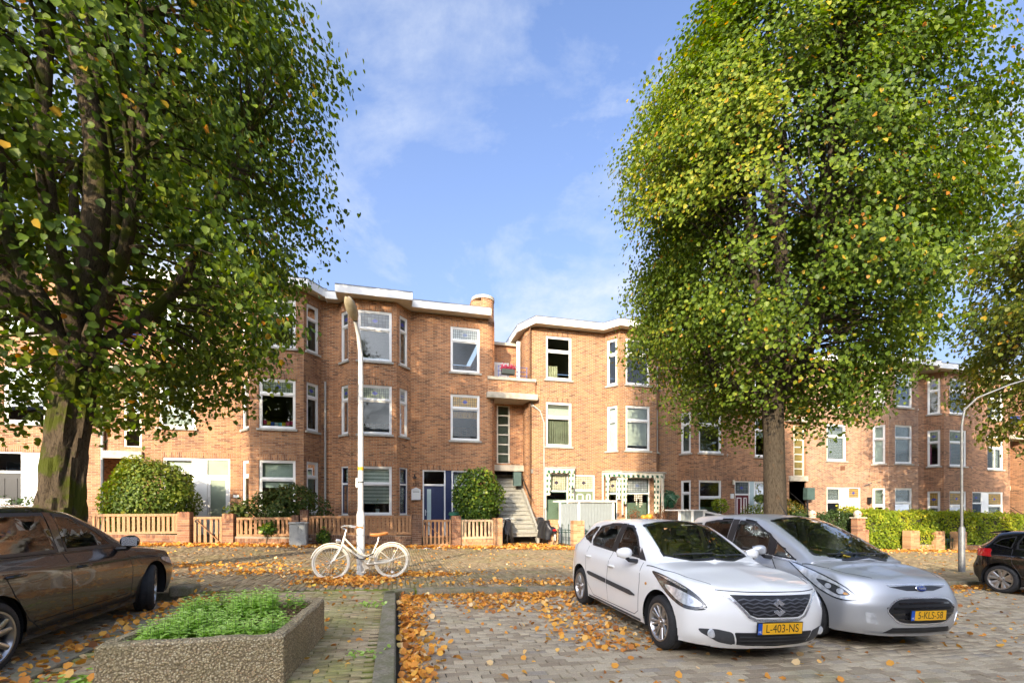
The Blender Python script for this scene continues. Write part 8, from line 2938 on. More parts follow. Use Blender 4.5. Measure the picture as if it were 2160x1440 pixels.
# ------------------------------------------------------------ street lamps
POLEM = mat('lamp_pole_paint', (0.62, 0.62, 0.58), 0.45, var=0.08, vscale=8, dark=(0.36, 0.36, 0.33), dlo=0.58, dhi=0.8, dscale=3)
POLEG = mat('lamp_pole_galv', (0.12, 0.125, 0.13), 0.5, metal=0.25, var=0.15, vscale=12, dark=(0.24, 0.25, 0.22), dlo=0.5, dhi=0.8, dscale=4)
LAMPSH = mat('lamp_shell', (0.42, 0.38, 0.30), 0.5, var=0.2, vscale=10, dark=(0.16, 0.13, 0.09), dlo=0.5, dhi=0.7, dscale=6)
LAMPGL = mat('lamp_bowl_glass', (0.50, 0.42, 0.28), 0.25, var=0.2, vscale=8)
def street_lamp(label, x, y, path, head_dir, m, stickers=True, hs=1.0, rs_=1.0):
 z0 = gz(x, 0.09)
 t = thing('street_lamp', label, 'street lamp', (x, y, z0), group='street lamps along the kerb')
 mb = MB()
 mb.tube([(x, y, z0 - 0.1), (x, y, z0 + 1.28)], [0.082, 0.080], 20)
 mb.tube([(x, y, z0 + 1.28), (x, y, z0 + 1.36)], [0.080, 0.058], 20, caps=False)
 pts = [(x, y, z0 + 1.36)] + [(x + p[0], y + p[1], z0 + p[2]) for p in path]
 rs = list(np.linspace(0.057 * rs_, 0.034 * rs_, len(pts)))
 mb.tube(pts, rs, 18)
 mb.build('pole', m, t, smooth=True)
 e = Vector(pts[-1])
 d = Vector(head_dir).normalized()
 rt = d.cross(Vector((0, 0, 1))).normalized()
 up = rt.cross(d)
 hd = MB()
 prof = [(hs * a, hs * b, hs * c) for a, b, c in ((-0.06, 0.045, 0.04), (0.05, 0.06, 0.05), (0.16, 0.115, 0.08), (0.36, 0.14, 0.095), (0.55, 0.125, 0.08), (0.68, 0.075, 0.05), (0.72, 0.02, 0.02))]
 rings = []
 for (s_, w, h) in prof:
  rings.append([e + d * s_ + rt * (w * math.cos(a)) + up * (h * math.sin(a)) for a in [math.pi * k / 10 for k in range(11)]])
 pts = [p for r in rings for p in r]
 fs = [(i * 11 + k, i * 11 + k + 1, (i + 1) * 11 + k + 1, (i + 1) * 11 + k) for i in range(len(prof) - 1) for k in range(10)]
 hd.add(pts, fs)
 ho = hd.build('lamp_head', LAMPSH, t, smooth=True)
 bw = MB()
 rings = []
 for (s_, w, h) in prof[1:]:
  rings.append([e + d * s_ + rt * (w * 0.95 * math.cos(a)) + up * (-h * 0.75 * math.sin(a)) for a in [math.pi * k / 10 for k in range(11)]])
 pts = [p for r in rings for p in r]
 fs = [(i * 11 + k, i * 11 + k + 1, (i + 1) * 11 + k + 1, (i + 1) * 11 + k) for i in range(len(rings) - 1) for k in range(10)]
 bw.add(pts, fs)
 bw.build('lamp_bowl', LAMPGL, t, smooth=True)
 if stickers:
  s_ = MB(); s_.lathe([(0.0585, z0 + 2.18), (0.0585, z0 + 2.25)], 20, lambda a, b, c: (x + a, y + b, c)); s_.build('yellow_band', mat('sticker_yellow', (0.75, 0.45, 0.02), 0.5), t)
  s_ = MB(); s_.lathe([(0.0865, z0 + 1.05), (0.0865, z0 + 1.06)], 20, lambda a, b, c: (x + a, y + b, c)); s_.build('grey_band', STEEL, t)
  s_ = MB(); s_.box(x - 0.095, x - 0.05, y - 0.06, y + 0.02, z0 + 1.83, z0 + 2.02); s_.build('clamp_box', POLEM, t, bevel=0.006)
  s_ = MB(); s_.lathe([(0.060, z0 + 1.93), (0.060, z0 + 1.95)], 20, lambda a, b, c: (x + a, y + b, c)); s_.build('clamp', BLACKP, t)
 return t
street_lamp('white street lamp with yellow band and the cream bicycle leaning by it', -0.70, 9.80, [(0, 0, 4.1), (-0.0, -0.04, 4.55), (-0.03, -0.20, 4.88), (-0.07, -0.42, 5.06)], (-0.16, -0.8, 0.38), POLEM, hs=0.8)
street_lamp('grey street lamp with long curved arm at the right', 16.45, 9.9, [(0, 0, 4.4), (0.03, -0.05, 4.85), (0.22, -0.25, 5.18), (0.75, -0.7, 5.48), (1.45, -1.25, 5.76)], (0.75, -0.62, 0.22), POLEG, False, rs_=0.62)
# ------------------------------------------------------------ cream bicycle
CREAMB = mat('bike_cream', (0.72, 0.66, 0.52), 0.35, var=0.04, coat=0.5)
TYREC = mat('bike_tyre_cream', (0.70, 0.64, 0.52), 0.7, var=0.06)
ORANGE = mat('saddle_orange', (0.44, 0.17, 0.045), 0.45, var=0.12)
SPOKE = mat('spoke_steel', (0.62, 0.62, 0.60), 0.3, metal=0.7, var=0.05)
def bike(label, p_rear, p_front, lean=0.06, m=CREAMB, tyre=TYREC, R_=0.35, name='bicycle', grip=ORANGE, full=True, group=None):
 pr, pf = Vector(p_rear), Vector(p_front)
 d = (pf - pr)
 wb = d.length
 d.normalize()
 t = bpy.data.objects.new(name, None)
 COL.objects.link(t)
 X_ = d
 Z_ = (Vector((0, 0, 1)) + Vector((-d.y, d.x, 0)).normalized() * lean).normalized()
 Y_ = Z_.cross(X_)
 M = Matrix((X_, Y_, Z_)).transposed().to_4x4()
 M.translation = pr
 t.matrix_world = M
 BASE[t.name] = Vector((0, 0, 0))
 tag(t, label, 'bicycle', group)
 fr = MB()
 bb = (0.47, 0, 0.29)
 seat_top = (0.28, 0, 0.72)
 head_t, head_b = (wb - 0.24, 0, 0.86), (wb - 0.20, 0, 0.70)
 ax_r, ax_f = (0, 0, R_), (wb, 0, R_)
 fr.tube([seat_top, bb], 0.017, 10)
 fr.tube([head_b, bb], 0.021, 10)
 fr.tube([(head_t[0] + 0.01, 0, 0.82), (0.62, 0, 0.50), (0.49, 0, 0.455), (0.395, 0, 0.475)], 0.018, 10)
 fr.tube([head_t, head_b], 0.022, 10)
 for s_ in (0.055, -0.055):
  fr.tube([bb, (0.2, s_, 0.32), (0, s_, R_)], 0.012, 8)
  fr.tube([(0.32, s_ * 0.4, 0.62), (0.0, s_, R_)], 0.010, 8)
  fr.tube([head_b, (wb - 0.17, s_ * 0.7, 0.62), (wb - 0.06, s_ * 0.8, 0.42), (wb, s_ * 0.8, R_)], 0.013, 8)
  fr.tube([(0, s_ * 1.1, R_ + 0.02), (-0.35, s_ * 1.1, R_ + 0.12)], 0.006, 6)
  fr.tube([(wb, s_ * 1.1, R_ + 0.02), (wb - 0.30, s_ * 0.9, R_ + 0.16)], 0.006, 6)
 fr.build('frame', m, t, world=False, smooth=True)
 for (cx, nm) in ((0, 'wheel'), (wb, 'wheel')):
  w = MB()
  prof = []
  for k in range(10):
   a = 2 * math.pi * k / 10
   prof.append((R_ - 0.024 + 0.022 * math.cos(a), 0.021 * math.sin(a)))
  T = lambda a, b, c: (cx + a, c, R_ + b)
  w.lathe(prof, 48, T, close=True)
  wo = w.build('wheel', tyre, t, world=False, smooth=True)
  rm = MB()
  rm.lathe([(R_ - 0.046, -0.013), (R_ - 0.046, 0.013), (R_ - 0.064, 0.010), (R_ - 0.064, -0.010)], 48, T, close=True)
  rm.tube([(cx, -0.05, R_), (cx, 0.05, R_)], 0.018, 10)
  rm.build('rim', m if full else SPOKE, wo, world=False, smooth=True)
  sp = MB()
  for k in range(28):
   a = 2 * math.pi * k / 28
   b = a + (0.5 if (k // 2) % 2 else -0.5)
   yo = 0.026 if k % 2 else -0.026
   sp.tube([(cx + 0.018 * math.cos(b), yo, R_ + 0.018 * math.sin(b)), (cx + (R_ - 0.06) * math.cos(a), 0, R_ + (R_ - 0.06) * math.sin(a))], 0.0022, 4, caps=False)
  sp.build('spokes', SPOKE, wo, world=False)['kind'] = 'stuff'
  # mudguard
  g = MB()
  a0, a1 = (10, 205) if cx == 0 else (15, 165)
  n = 24
  pts = []
  for k in range(n + 1):
   a = R(a0 + (a1 - a0) * k / n)
   for (rr, yy_) in ((R_ + 0.012, -0.03), (R_ + 0.028, -0.016), (R_ + 0.030, 0.0), (R_ + 0.028, 0.016), (R_ + 0.012, 0.03)):
    pts.append((cx + rr * math.cos(a), yy_, R_ + rr * math.sin(a)))
  fs = [(5 * k + j, 5 * k + j + 1, 5 * k + j + 6, 5 * k + j + 5) for k in range(n) for j in range(4)]
  g.add(pts, fs)
  g.build('mudguard', m, t, world=False, smooth=True)
 s_ = MB()
 s_.tube([seat_top, (0.255, 0, 0.83)], 0.013, 8)
 s_.build('seat_post', SPOKE, t, world=False)
 sd_ = MB()
 n = 10
 rings = []
 for k in range(n + 1):
  u = k / n
  x = 0.09 + 0.34 * u
  wd = 0.105 * (1 - u) ** 0.9 * (0.6 + 0.4 * min(1, u * 6)) + 0.022
  zt = 0.895 + 0.015 * math.cos(u * 5)
  rings.append([(x, wd * math.cos(a), zt + (0.028 if math.sin(a) > 0 else 0.05) * math.sin(a)) for a in [2 * math.pi * q / 12 for q in range(12)]])
 pts = [p for r in rings for p in r]
 fs = [(i * 12 + q, i * 12 + (q + 1) % 12, (i + 1) * 12 + (q + 1) % 12, (i + 1) * 12 + q) for i in range(n) for q in range(12)] + [tuple(range(12)), tuple(n * 12 + q for q in range(12))]
 sd_.add(pts, fs)
 sd_.build('saddle', grip if full else BLACKP, t, world=False, smooth=True)
 hb = MB()
 st = (wb - 0.265, 0, 0.98)
 hb.tube([head_t, st], 0.013, 8)
 hb.tube([st, (wb - 0.20, 0, 1.01)], 0.013, 8)
 for sg in (1, -1):
  hb.tube(catmull([(wb - 0.20, 0, 1.01), (wb - 0.19, sg * 0.13, 1.04), (wb - 0.30, sg * 0.25, 1.06), (wb - 0.46, sg * 0.27, 1.03)], 5), 0.011, 8)
  hb.tube([(wb - 0.30, sg * 0.26, 1.04), (wb - 0.40, sg * 0.30, 1.02)], 0.008, 6)
 hbo = hb.build('handlebar', SPOKE, t, world=False, smooth=True)
 for sg in (1, -1):
  g = MB(); g.tube([(wb - 0.42, sg * 0.268, 1.036), (wb - 0.55, sg * 0.272, 1.016)], [0.016, 0.017], 10); g.build('grip', grip, hbo, world=False, smooth=True)
 g = MB(); g.lathe([(0.0, 0.03), (0.03, 0.028), (0.036, 0.0), (0.0, -0.005)], 14, lambda a, b, c: (wb - 0.25 + a, -0.12 + b, 1.05 + c)); g.build('bell', BLACKP, t, world=False, smooth=True)
 hl = MB()
 hl.lathe([(0.0, 0.085), (0.035, 0.08), (0.042, 0.07), (0.038, 0.03), (0.02, -0.01), (0.0, -0.015)], 16, lambda a, b, c: (wb - 0.16 + c, a, 0.765 + b))
 hl.tube([(wb - 0.20, 0, 0.72), (wb - 0.15, 0, 0.75)], 0.006, 6)
 hl.build('headlamp', CHROME, t, world=False, smooth=True)
 cr = MB()
 cr.lathe([(0.02, 0.05), (0.095, 0.05), (0.095, 0.054), (0.02, 0.054)], 28, lambda a, b, c: (bb[0] + a, -c, bb[2] + b), close=True)
 for (dx, dz, sg) in ((0.06, -0.16, -1), (-0.06, 0.16, 1)):
  cr.tube([(bb[0], sg * 0.06, bb[2]), (bb[0] + dx, sg * 0.075, bb[2] + dz)], 0.011, 6)
  cr.fbox(lambda a, b, c: (bb[0] + dx + a, sg * 0.12 + b, bb[2] + dz + c), -0.045, 0.045, -0.045, 0.045, -0.01, 0.01)
 cr.build('crankset', m, t, world=False, smooth=False)
 cg_ = MB()
 pts2 = [(0.0, R_ + 0.035), (0.0, R_ - 0.035), (bb[0], bb[2] - 0.05), (bb[0] + 0.06, bb[2]), (bb[0], bb[2] + 0.05)]
 cg_.prism(pts2, -0.064, -0.052, T=lambda a, b, c: (a, c, b))
 cg_.build('chain_guard', m, t, world=False)
 ks = MB()
 ks.tube([(bb[0] - 0.03, 0.03, bb[2] - 0.03), (bb[0] - 0.06, -0.14, 0.01)], 0.009, 6)
 ks.build('kickstand', SPOKE, t, world=False)
 if full:
  rf = MB(); rf.lathe([(0.0, 0.012), (0.03, 0.012), (0.03, 0.0)], 12, lambda a, b, c: (-0.02 + a, -c - 0.03, 0.12 + b)); rf.build('wheel_reflector', WHITE, t, world=False)
  lk = MB(); lk.tube(catmull([(0.72, 0.0, 0.44), (0.66, 0.10, 0.42), (0.56, 0.06, 0.40), (0.44, 0.02, 0.46), (0.36, 0.03, 0.50)], 5), 0.012, 6); lk.build('chain_lock', BLACKP, t, world=False, smooth=True)
  lb = MB(); lb.tube([(0.78, -0.001, 0.56), (0.64, -0.001, 0.435)], 0.0225, 8); lb.build('dark_band', mat('bike_band', (0.12, 0.12, 0.14), 0.5), t, world=False)
 return t
bike('cream bicycle with orange saddle and grips leaning at the lamp post', (-0.09, 9.55, gz(-0.2, 0.10)), (-1.21, 9.33, gz(-1.33, 0.10)), lean=-0.04)
bike('white bicycle parked behind the mossy tree trunk', (-10.4, 14.2, gz(-10, 0.1)), (-9.2, 14.0, gz(-9, 0.1)), m=mat('bike_white', (0.6, 0.6, 0.58), 0.4), tyre=RUBBER, grip=BLACKP, full=False)
bike('dark bicycle at the left edge by the low hedge', (-13.2, 14.6, gz(-13, 0.1)), (-12.0, 14.6, gz(-12, 0.1)), m=BLACKP, tyre=RUBBER, grip=BLACKP, full=False)
# ------------------------------------------------------------ bicycles under black covers by the stair
COVER = mat('black_cover', (0.015, 0.015, 0.017), 0.38, var=0.3, vscale=5, spec=0.6)
def covered(label, x, y, ang, ln, h, w, seed, low):
 g = np.random.default_rng(seed)
 z0 = gz(x, 0.12)
 t = thing('covered_bicycle', label, 'bicycle', (x, y, z0), group='bicycles under black covers')
 mb = MB()
 nu, nv = 26, 22
 ph = g.uniform(0, 6.28, 6)
 ca, sa = math.cos(ang), math.sin(ang)
 pts = []
 for i in range(nu + 1):
  u = i / nu
  top = h * (0.82 + 0.18 * math.sin(math.pi * (0.15 + 0.85 * u)) + (0.16 if 0.68 < u < 0.88 else 0.0)) * (0.55 + 0.45 * min(1, 5 * u, 5 * (1 - u)))
  for j in range(nv + 1):
   v = j / nv * 2 - 1
   s_ = abs(v)
   zz = top * (1 - s_ ** 1.6) + low * s_ ** 1.6 + 0.03 * math.sin(7 * u + ph[0] + 3 * v)
   ww = w * (0.25 + 0.75 * s_ ** 0.7) * (1 if v > 0 else -1) * (0.6 + 0.4 * math.sin(math.pi * u)) + 0.03 * math.sin(17 * u + ph[1] + 2 * v) + 0.02 * math.sin(31 * u + ph[2])
   if s_ < 1e-3:
    ww = 0
   a = (u - 0.5) * ln + 0.03 * math.sin(9 * v + ph[3])
   pts.append((x + a * ca - ww * sa, y + a * sa + ww * ca, z0 + zz))
 fs = [(i * (nv + 1) + j, i * (nv + 1) + j + 1, (i + 1) * (nv + 1) + j + 1, (i + 1) * (nv + 1) + j) for i in range(nu) for j in range(nv)]
 mb.add(pts, fs)
 mb.build('cover', COVER, t, smooth=True)
 w_ = MB()
 for s_ in (-0.32, 0.36):
  c = (x + s_ * ln * ca, y + s_ * ln * sa, z0 + 0.33)
  w_.lathe([(0.33, -0.02), (0.35, 0.0), (0.33, 0.02), (0.30, 0.0)], 28, lambda a, b, d: (c[0] + a * ca - d * sa, c[1] + a * sa + d * ca, c[2] + b), close=True)
 w_.build('wheel', RUBBER, t, smooth=True)
 hb = MB()
 e = (x + 0.27 * ln * ca, y + 0.27 * ln * sa, z0 + h * 1.06)
 hb.tube([(e[0] - sa * 0.28 - 0.1 * ca, e[1] + ca * 0.28 - 0.1 * sa, e[2]), (e[0], e[1], e[2] + 0.03), (e[0] + sa * 0.28 - 0.1 * ca, e[1] - ca * 0.28 - 0.1 * sa, e[2])], 0.018, 8)
 hb.build('handlebar', STEEL, t, smooth=True)
 return t
covered('bicycle under a crumpled black cover against the sunlit pillar at the stair', 4.5, 18.35, R(75), 1.5, 1.0, 0.22, 31, 0.12)
c2 = covered('bicycle under a black cover with red rear light on the right of the stair', 6.15, 18.5, R(100), 1.6, 1.08, 0.30, 32, 0.30)
mb = MB(); mb.box(6.26, 6.40, 17.72, 17.78, gz(6.3, 0.76), gz(6.3, 0.83)); mb.build('rear_light', LAMPR, c2)
mb = MB(); mb.box(6.28, 6.36, 17.70, 17.72, gz(6.3, 0.36), gz(6.3, 0.60)); mb.build('mudguard_flash', WHITE, c2)
# ------------------------------------------------------------ cabinet, bin, ornaments
cb = thing('utility_cabinet', 'grey utility cabinet standing in front of the dark brick pillar', 'cabinet', (-3.22, 16.95, gz(-3.2, 0.09)))
CABM = mat('cabinet_grey', (0.33, 0.35, 0.35), 0.5, var=0.06, vscale=5)
zb = gz(-3.2, 0.08)
mb = MB(); mb.box(-3.50, -2.96, 16.78, 17.1, zb, zb + 0.80); mb.build('body', CABM, cb, bevel=0.01)
mb = MB(); mb.box(-3.53, -2.93, 16.74, 17.13, zb + 0.80, zb + 0.86); mb.build('lid', CABM, cb, bevel=0.012)
mb = MB(); mb.box(-3.47, -2.99, 16.765, 16.78, zb + 0.05, zb + 0.78); mb.build('door', CABM, cb, bevel=0.004)
mb = MB(); mb.cyl((-3.24, 16.76, zb + 0.70), (-3.24, 16.735, zb + 0.70), 0.028, n=12); mb.build('lock', STEEL, cb)
bn = thing('wheelie_bin', 'green wheelie bin lid showing behind the brick pillar by the blue door', 'bin', (2.45, 18.6, gz(2.4, 0.2)))
BING = mat('bin_green', (0.03, 0.16, 0.09), 0.45, var=0.1)
mb = MB(); mb.prism([(2.15, 18.35), (2.75, 18.35), (2.75, 18.9), (2.15, 18.9)], 0.15, 1.22); mb.build('bin_body', BING, bn, bevel=0.02)
mb = MB(); mb.add([(2.08, 18.28, 1.22), (2.82, 18.28, 1.22), (2.82, 18.95, 1.22), (2.08, 18.95, 1.22), (2.14, 18.36, 1.31), (2.76, 18.36, 1.31), (2.76, 18.9, 1.36), (2.14, 18.9, 1.36)],
     [(0, 1, 2, 3), (4, 5, 6, 7), (0, 1, 5, 4), (1, 2, 6, 5), (2, 3, 7, 6), (3, 0, 4, 7)]); mb.build('lid', BING, bn, bevel=0.02)
for (x, y, zb, lab) in ((19.35, 17.6, 1.02, 'small stone head ornament on the hedge front, left of the two'), (21.75, 17.3, 1.02, 'stone gnome head on the capped brick pillar before the dark hedge')):
 o = thing('stone_ornament', lab, 'ornament', (x, y, zb), group='stone heads before the dark hedge')
 mb = MB()
 mb.lathe([(0.0, 0.0), (0.17, 0.01), (0.15, 0.05), (0.14, 0.08), (0.17, 0.14), (0.18, 0.2), (0.16, 0.28), (0.10, 0.36), (0.0, 0.40)], 16, lambda a, b, c: (x + a, y + b, zb + c))
 h = mb.build('head', CONCRETE, o, smooth=True)
 for sg in (-1, 1):
  mb = MB(); mb.lathe([(0.0, 0.05), (0.035, 0.03), (0.04, 0.0)], 10, lambda a, b, c: (x + 0.06 * sg + a, y - 0.15 - c, zb + 0.2 + b)); mb.build('cheek', mat('gnome_red', (0.5, 0.12, 0.06), 0.6), h, smooth=True)
pillar('capped brick pillar carrying the stone gnome head', 21.75, 0.5, 1.60, PB_A, y=17.1, cap=CONCRETE)
pillar('low brick pillar with the left stone head, by the dark hedge', 19.35, 0.45, 1.56, PB_A, y=17.4)
# pumpkins and window ornaments of the awning house
for k, (x, r_) in enumerate(((11.25, 0.14), (11.55, 0.18))):
 o = thing('pumpkin', 'smaller yellow pumpkin in the bay window' if k == 0 else 'larger orange yellow pumpkin in the bay window', 'pumpkin', (x, YF - 0.25, 1.0), group='pumpkins at the bay window')
 mb = MB()
 n = 24
 prof = [(0.02, 0.0), (r_ * 0.7, 0.02), (r_, r_ * 0.6), (r_ * 0.85, r_ * 1.2), (r_ * 0.3, r_ * 1.45), (0.02, r_ * 1.4)]
 mb.lathe(prof, n, lambda a, b, c: (x + a * (1 + 0.06 * math.cos(8 * math.atan2(b, a))), YF - 0.25 + b, 0.98 + c))
 mb.build('flesh', mat('pumpkin', (0.60, 0.27, 0.02), 0.5, var=0.1), o, smooth=True)
 mb = MB(); mb.tube([(x, YF - 0.25, 0.98 + r_ * 1.35), (x + 0.03, YF - 0.25, 0.98 + r_ * 1.75)], [0.025, 0.015], 6); mb.build('stalk', STEM, o)
sb = thing('window_shelf', 'stone shelf under the bay window holding the pumpkins', 'shelf', (11.1, YF - 0.3, 0.9))
mb = MB(); mb.box(10.3, 12.0, YF - 0.5, YF - 0.1, 0.6, 0.98); mb.build('shelf', BR_PALE, sb)
wc = thing('wind_chime', 'cream shell wind chime hanging in the awning house bay window', 'wind chime', (11.1, YF - 0.12, 2.2))
mb = MB(); mb.tube([(10.85, YF - 0.02, 2.16), (11.38, YF - 0.02, 2.18)], 0.02, 6); mb.build('stick', CREAM, wc)
for k in range(5):
 x = 10.92 + k * 0.09
 mb = MB()
 zl = (0.35, 0.55, 0.3, 0.7, 0.5)[k]
 for j in range(int(zl / 0.1)):
  mb.box(x - 0.022, x + 0.022, YF - 0.035, YF - 0.01, 2.14 - j * 0.1 - 0.09, 2.14 - j * 0.1 - 0.02)
 mb.build('shell_string', CREAM, wc)
wp_ = thing('potted_plant', 'small tree in a white pot on the window sill of number 105', 'plant', (-0.75, YF + 0.3, 1.33))
mb = MB(); mb.lathe([(0.0, 0.0), (0.07, 0.0), (0.085, 0.17), (0.07, 0.17)], 14, lambda a, b, c: (-0.75 + a, YF + 0.3 + b, 1.31 + c)); mb.build('pot', WHITE, wp_, smooth=True)
mb = MB(); mb.tube([(-0.75, YF + 0.3, 1.45), (-0.74, YF + 0.3, 1.65)], 0.015, 5); mb.build('stem', STEM, wp_)
P = np.array((-0.75, YF + 0.3, 1.72)) + nrg.normal(0, 0.07, (70, 3))
v, q, a = leaves(P, nrg.normal(size=(70, 3)), 0.07, nrg.random(70))
np_mesh('foliage', v, q, LAUREL, wp_, var=a, off=BASE[wp_.name])['kind'] = 'stuff'
wl = thing('coach_lantern', 'black coach lantern beside the sage front door', 'lantern', (7.98, YW - 0.2, 2.35))
mb = MB()
mb.lathe([(0.0, 0.30), (0.03, 0.29), (0.13, 0.20), (0.11, 0.19)], 8, lambda a, b, c: (7.98 + a, YW - 0.2 + b, 2.2 + c))
mb.lathe([(0.07, 0.0), (0.0, 0.0)], 8, lambda a, b, c: (7.98 + a, YW - 0.2 + b, 2.2 + c))
for k in range(6):
 a = k * math.pi / 3
 mb.bar((7.98 + 0.065 * math.cos(a), YW - 0.2 + 0.065 * math.sin(a), 2.2), (7.98 + 0.105 * math.cos(a), YW - 0.2 + 0.105 * math.sin(a), 2.39), 0.012, 0.012)
mb.bar((7.98, YW, 2.15), (7.98, YW - 0.2, 2.2), 0.025, 0.025)
mb.build('lantern_frame', BLACKP, wl)
mb = MB(); mb.lathe([(0.055, 0.01), (0.09, 0.185)], 6, lambda a, b, c: (7.98 + a, YW - 0.2 + b, 2.2 + c)); mb.build('lantern_glass', FROST, wl)
sb_ = thing('hanging_stone', 'pale draped stone ornament under the lantern by the sage door', 'ornament', (7.98, YW - 0.1, 1.95))
mb = MB(); mb.lathe([(0.02, 0.0), (0.16, 0.08), (0.20, 0.16), (0.10, 0.32), (0.05, 0.5), (0.02, 0.52)], 12, lambda a, b, c: (7.98 + a * 0.8, YW - 0.12 + b * 0.5, 1.72 + c)); mb.build('stone', CONCRETE, sb_, smooth=True)
# the little bits of litter by the gate
for k, (x, y) in enumerate(((1.05, 16.2), (1.55, 16.6))):
 o = thing('paper_scrap', ('flattened white paper scrap left of the gate to the blue door', 'crumpled white paper scrap nearest the gate to the blue door')[k], 'litter', (x, y, gz(x, 0.11)), group='paper scraps on the pavement')
 mb = MB()
 pts = [(x - 0.13, y - 0.06, gz(x, 0.112)), (x, y - 0.08, gz(x, 0.15)), (x + 0.13, y - 0.03, gz(x, 0.115)), (x + 0.10, y + 0.07, gz(x, 0.13)), (x - 0.02, y + 0.06, gz(x, 0.16)), (x - 0.12, y + 0.05, gz(x, 0.118))]
 mb.add(pts, [(0, 1, 4, 5), (1, 2, 3, 4)])
 mb.build('sheet', WHITE, o)
for (x, y) in ((-3.22, 8.25),):
 o = thing('kerb_block', 'worn concrete block at the nose of the brown car', 'kerb block', (x, y, gz(x, 0)))
 mb = MB(); mb.box(x - 0.16, x + 0.18, y - 0.2, y + 0.1, gz(x, 0.05), gz(x, 0.22)); mb.build('block', KERBM, o, bevel=0.03)
# ------------------------------------------------------------ concrete planter with nettles
def aggregate():
 m, nt, out = new_mat('washed_gravel_concrete')
 L = nt.links.new
 p = n_(nt, 'BsdfPrincipled')
 p.inputs['Roughness'].default_value = 0.8
 tc = n_(nt, 'TexCoord')
 vo = n_(nt, 'TexVoronoi')
 vo.inputs['Scale'].default_value = 62
 L(tc.outputs['Object'], vo.inputs['Vector'])
 sep = n_(nt, 'SeparateColor')
 L(vo.outputs['Color'], sep.inputs[0])
 rp = ramp(nt, [(0.0, (0.36, 0.26, 0.13)), (0.3, (0.46, 0.355, 0.19)), (0.6, (0.54, 0.43, 0.245)), (0.85, (0.62, 0.52, 0.34)), (1.0, (0.42, 0.25, 0.12))])
 L(sep.outputs[0], rp.inputs[0])
 mr = n_(nt, 'MapRange')
 mr.inputs['From Min'].default_value = 0.35
 mr.inputs['From Max'].default_value = 0.62
 L(vo.outputs['Distance'], mr.inputs['Value'])
 mx = n_(nt, 'Mix', data_type='RGBA')
 L(mr.outputs[0], mx.inputs['Factor'])
 L(rp.outputs[0], mx.inputs['A'])
 mx.inputs['B'].default_value = (0.22, 0.165, 0.09, 1)
 nz = n_(nt, 'TexNoise')
 nz.inputs['Scale'].default_value = 2.2
 nz.inputs['Detail'].default_value = 6
 L(tc.outputs['Object'], nz.inputs['Vector'])
 m2 = n_(nt, 'MapRange')
 m2.inputs['From Min'].default_value = 0.5
 m2.inputs['From Max'].default_value = 0.75
 m2.inputs['To Max'].default_value = 0.55
 L(nz.outputs['Fac'], m2.inputs['Value'])
 x2 = n_(nt, 'Mix', data_type='RGBA')
 L(m2.outputs[0], x2.inputs['Factor'])
 L(mx.outputs['Result'], x2.inputs['A'])
 x2.inputs['B'].default_value = (0.20, 0.16, 0.07, 1)
 L(x2.outputs['Result'], p.inputs['Base Color'])
 b = n_(nt, 'Bump')
 b.invert = True
 b.inputs['Strength'].default_value = 0.9
 b.inputs['Distance'].default_value = 0.012
 L(vo.outputs['Distance'], b.inputs['Height'])
 L(b.outputs[0], p.inputs['Normal'])
 L(p.outputs[0], out.inputs[0])
 return m
AGG = aggregate()
pl = thing('planter', 'exposed aggregate concrete planter full of green nettles beside the brown car', 'planter', (-1.47, 4.7, gz(-1.5, 0.10)))
zb, zt = gz(-1.5, 0.08), 0.52
out_ = [(-2.14, 3.98), (-0.86, 3.93), (-0.77, 5.42), (-2.06, 5.48)]
inn = [(-2.03, 4.09), (-0.97, 4.05), (-0.88, 5.32), (-1.96, 5.37)]
def wobble(p, q, n=14):
 return [((p[0] + (q[0] - p[0]) * k / n), (p[1] + (q[1] - p[1]) * k / n)) for k in range(n)]
ro = sum((wobble(out_[i], out_[(i + 1) % 4]) for i in range(4)), [])
ri = sum((wobble(inn[i], inn[(i + 1) % 4]) for i in range(4)), [])
mb = MB()
n = len(ro)
zrim = [zt + rng.uniform(-0.006, 0.006) for _ in range(n)]
V = []
for (P, zz) in ((ro, None), (ro, -0.018), (ro, 0), (ri, 0), (ri, -0.02), (ri, -0.2)):
 for k in range(n):
  x, y = P[k]
  if zz == 0:
   q = ri[k] if P is ro else ro[k]
   x, y = x + (q[0] - x) * 0.16, y + (q[1] - y) * 0.16
  z = zb if zz is None else zrim[k] + zz
  V.append((x + rng.uniform(-0.003, 0.003), y + rng.uniform(-0.003, 0.003), z))
F = []
for r_ in range(5):
 for k in range(n):
  F.append((r_ * n + k, r_ * n + (k + 1) % n, (r_ + 1) * n + (k + 1) % n, (r_ + 1) * n + k))
mb.add(V, F)
mb.build('box', AGG, pl)
mb = MB(); mb.quad([(inn[i][0], inn[i][1], zt - 0.12) for i in range(4)]); mb.build('soil', mat('soil', (0.07, 0.05, 0.03), 0.95, var=0.5, vscale=30, bump=0.5), pl)
NETTLE = leaf_mat('nettle_leaves', [(0, (0.18, 0.30, 0.05)), (0.5, (0.36, 0.53, 0.11)), (0.85, (0.50, 0.66, 0.19)), (1, (0.56, 0.70, 0.26))], under=(0.3, 0.42, 0.18), trans=0.3, rough=0.55)
pl2 = thing('nettles', 'thick light green nettles growing in the concrete planter', 'plant', (-1.5, 4.7, zt - 0.1))
P, Nn, Tn, V, S_ = [], [], [], [], []
stm = MB()
cnt = 0
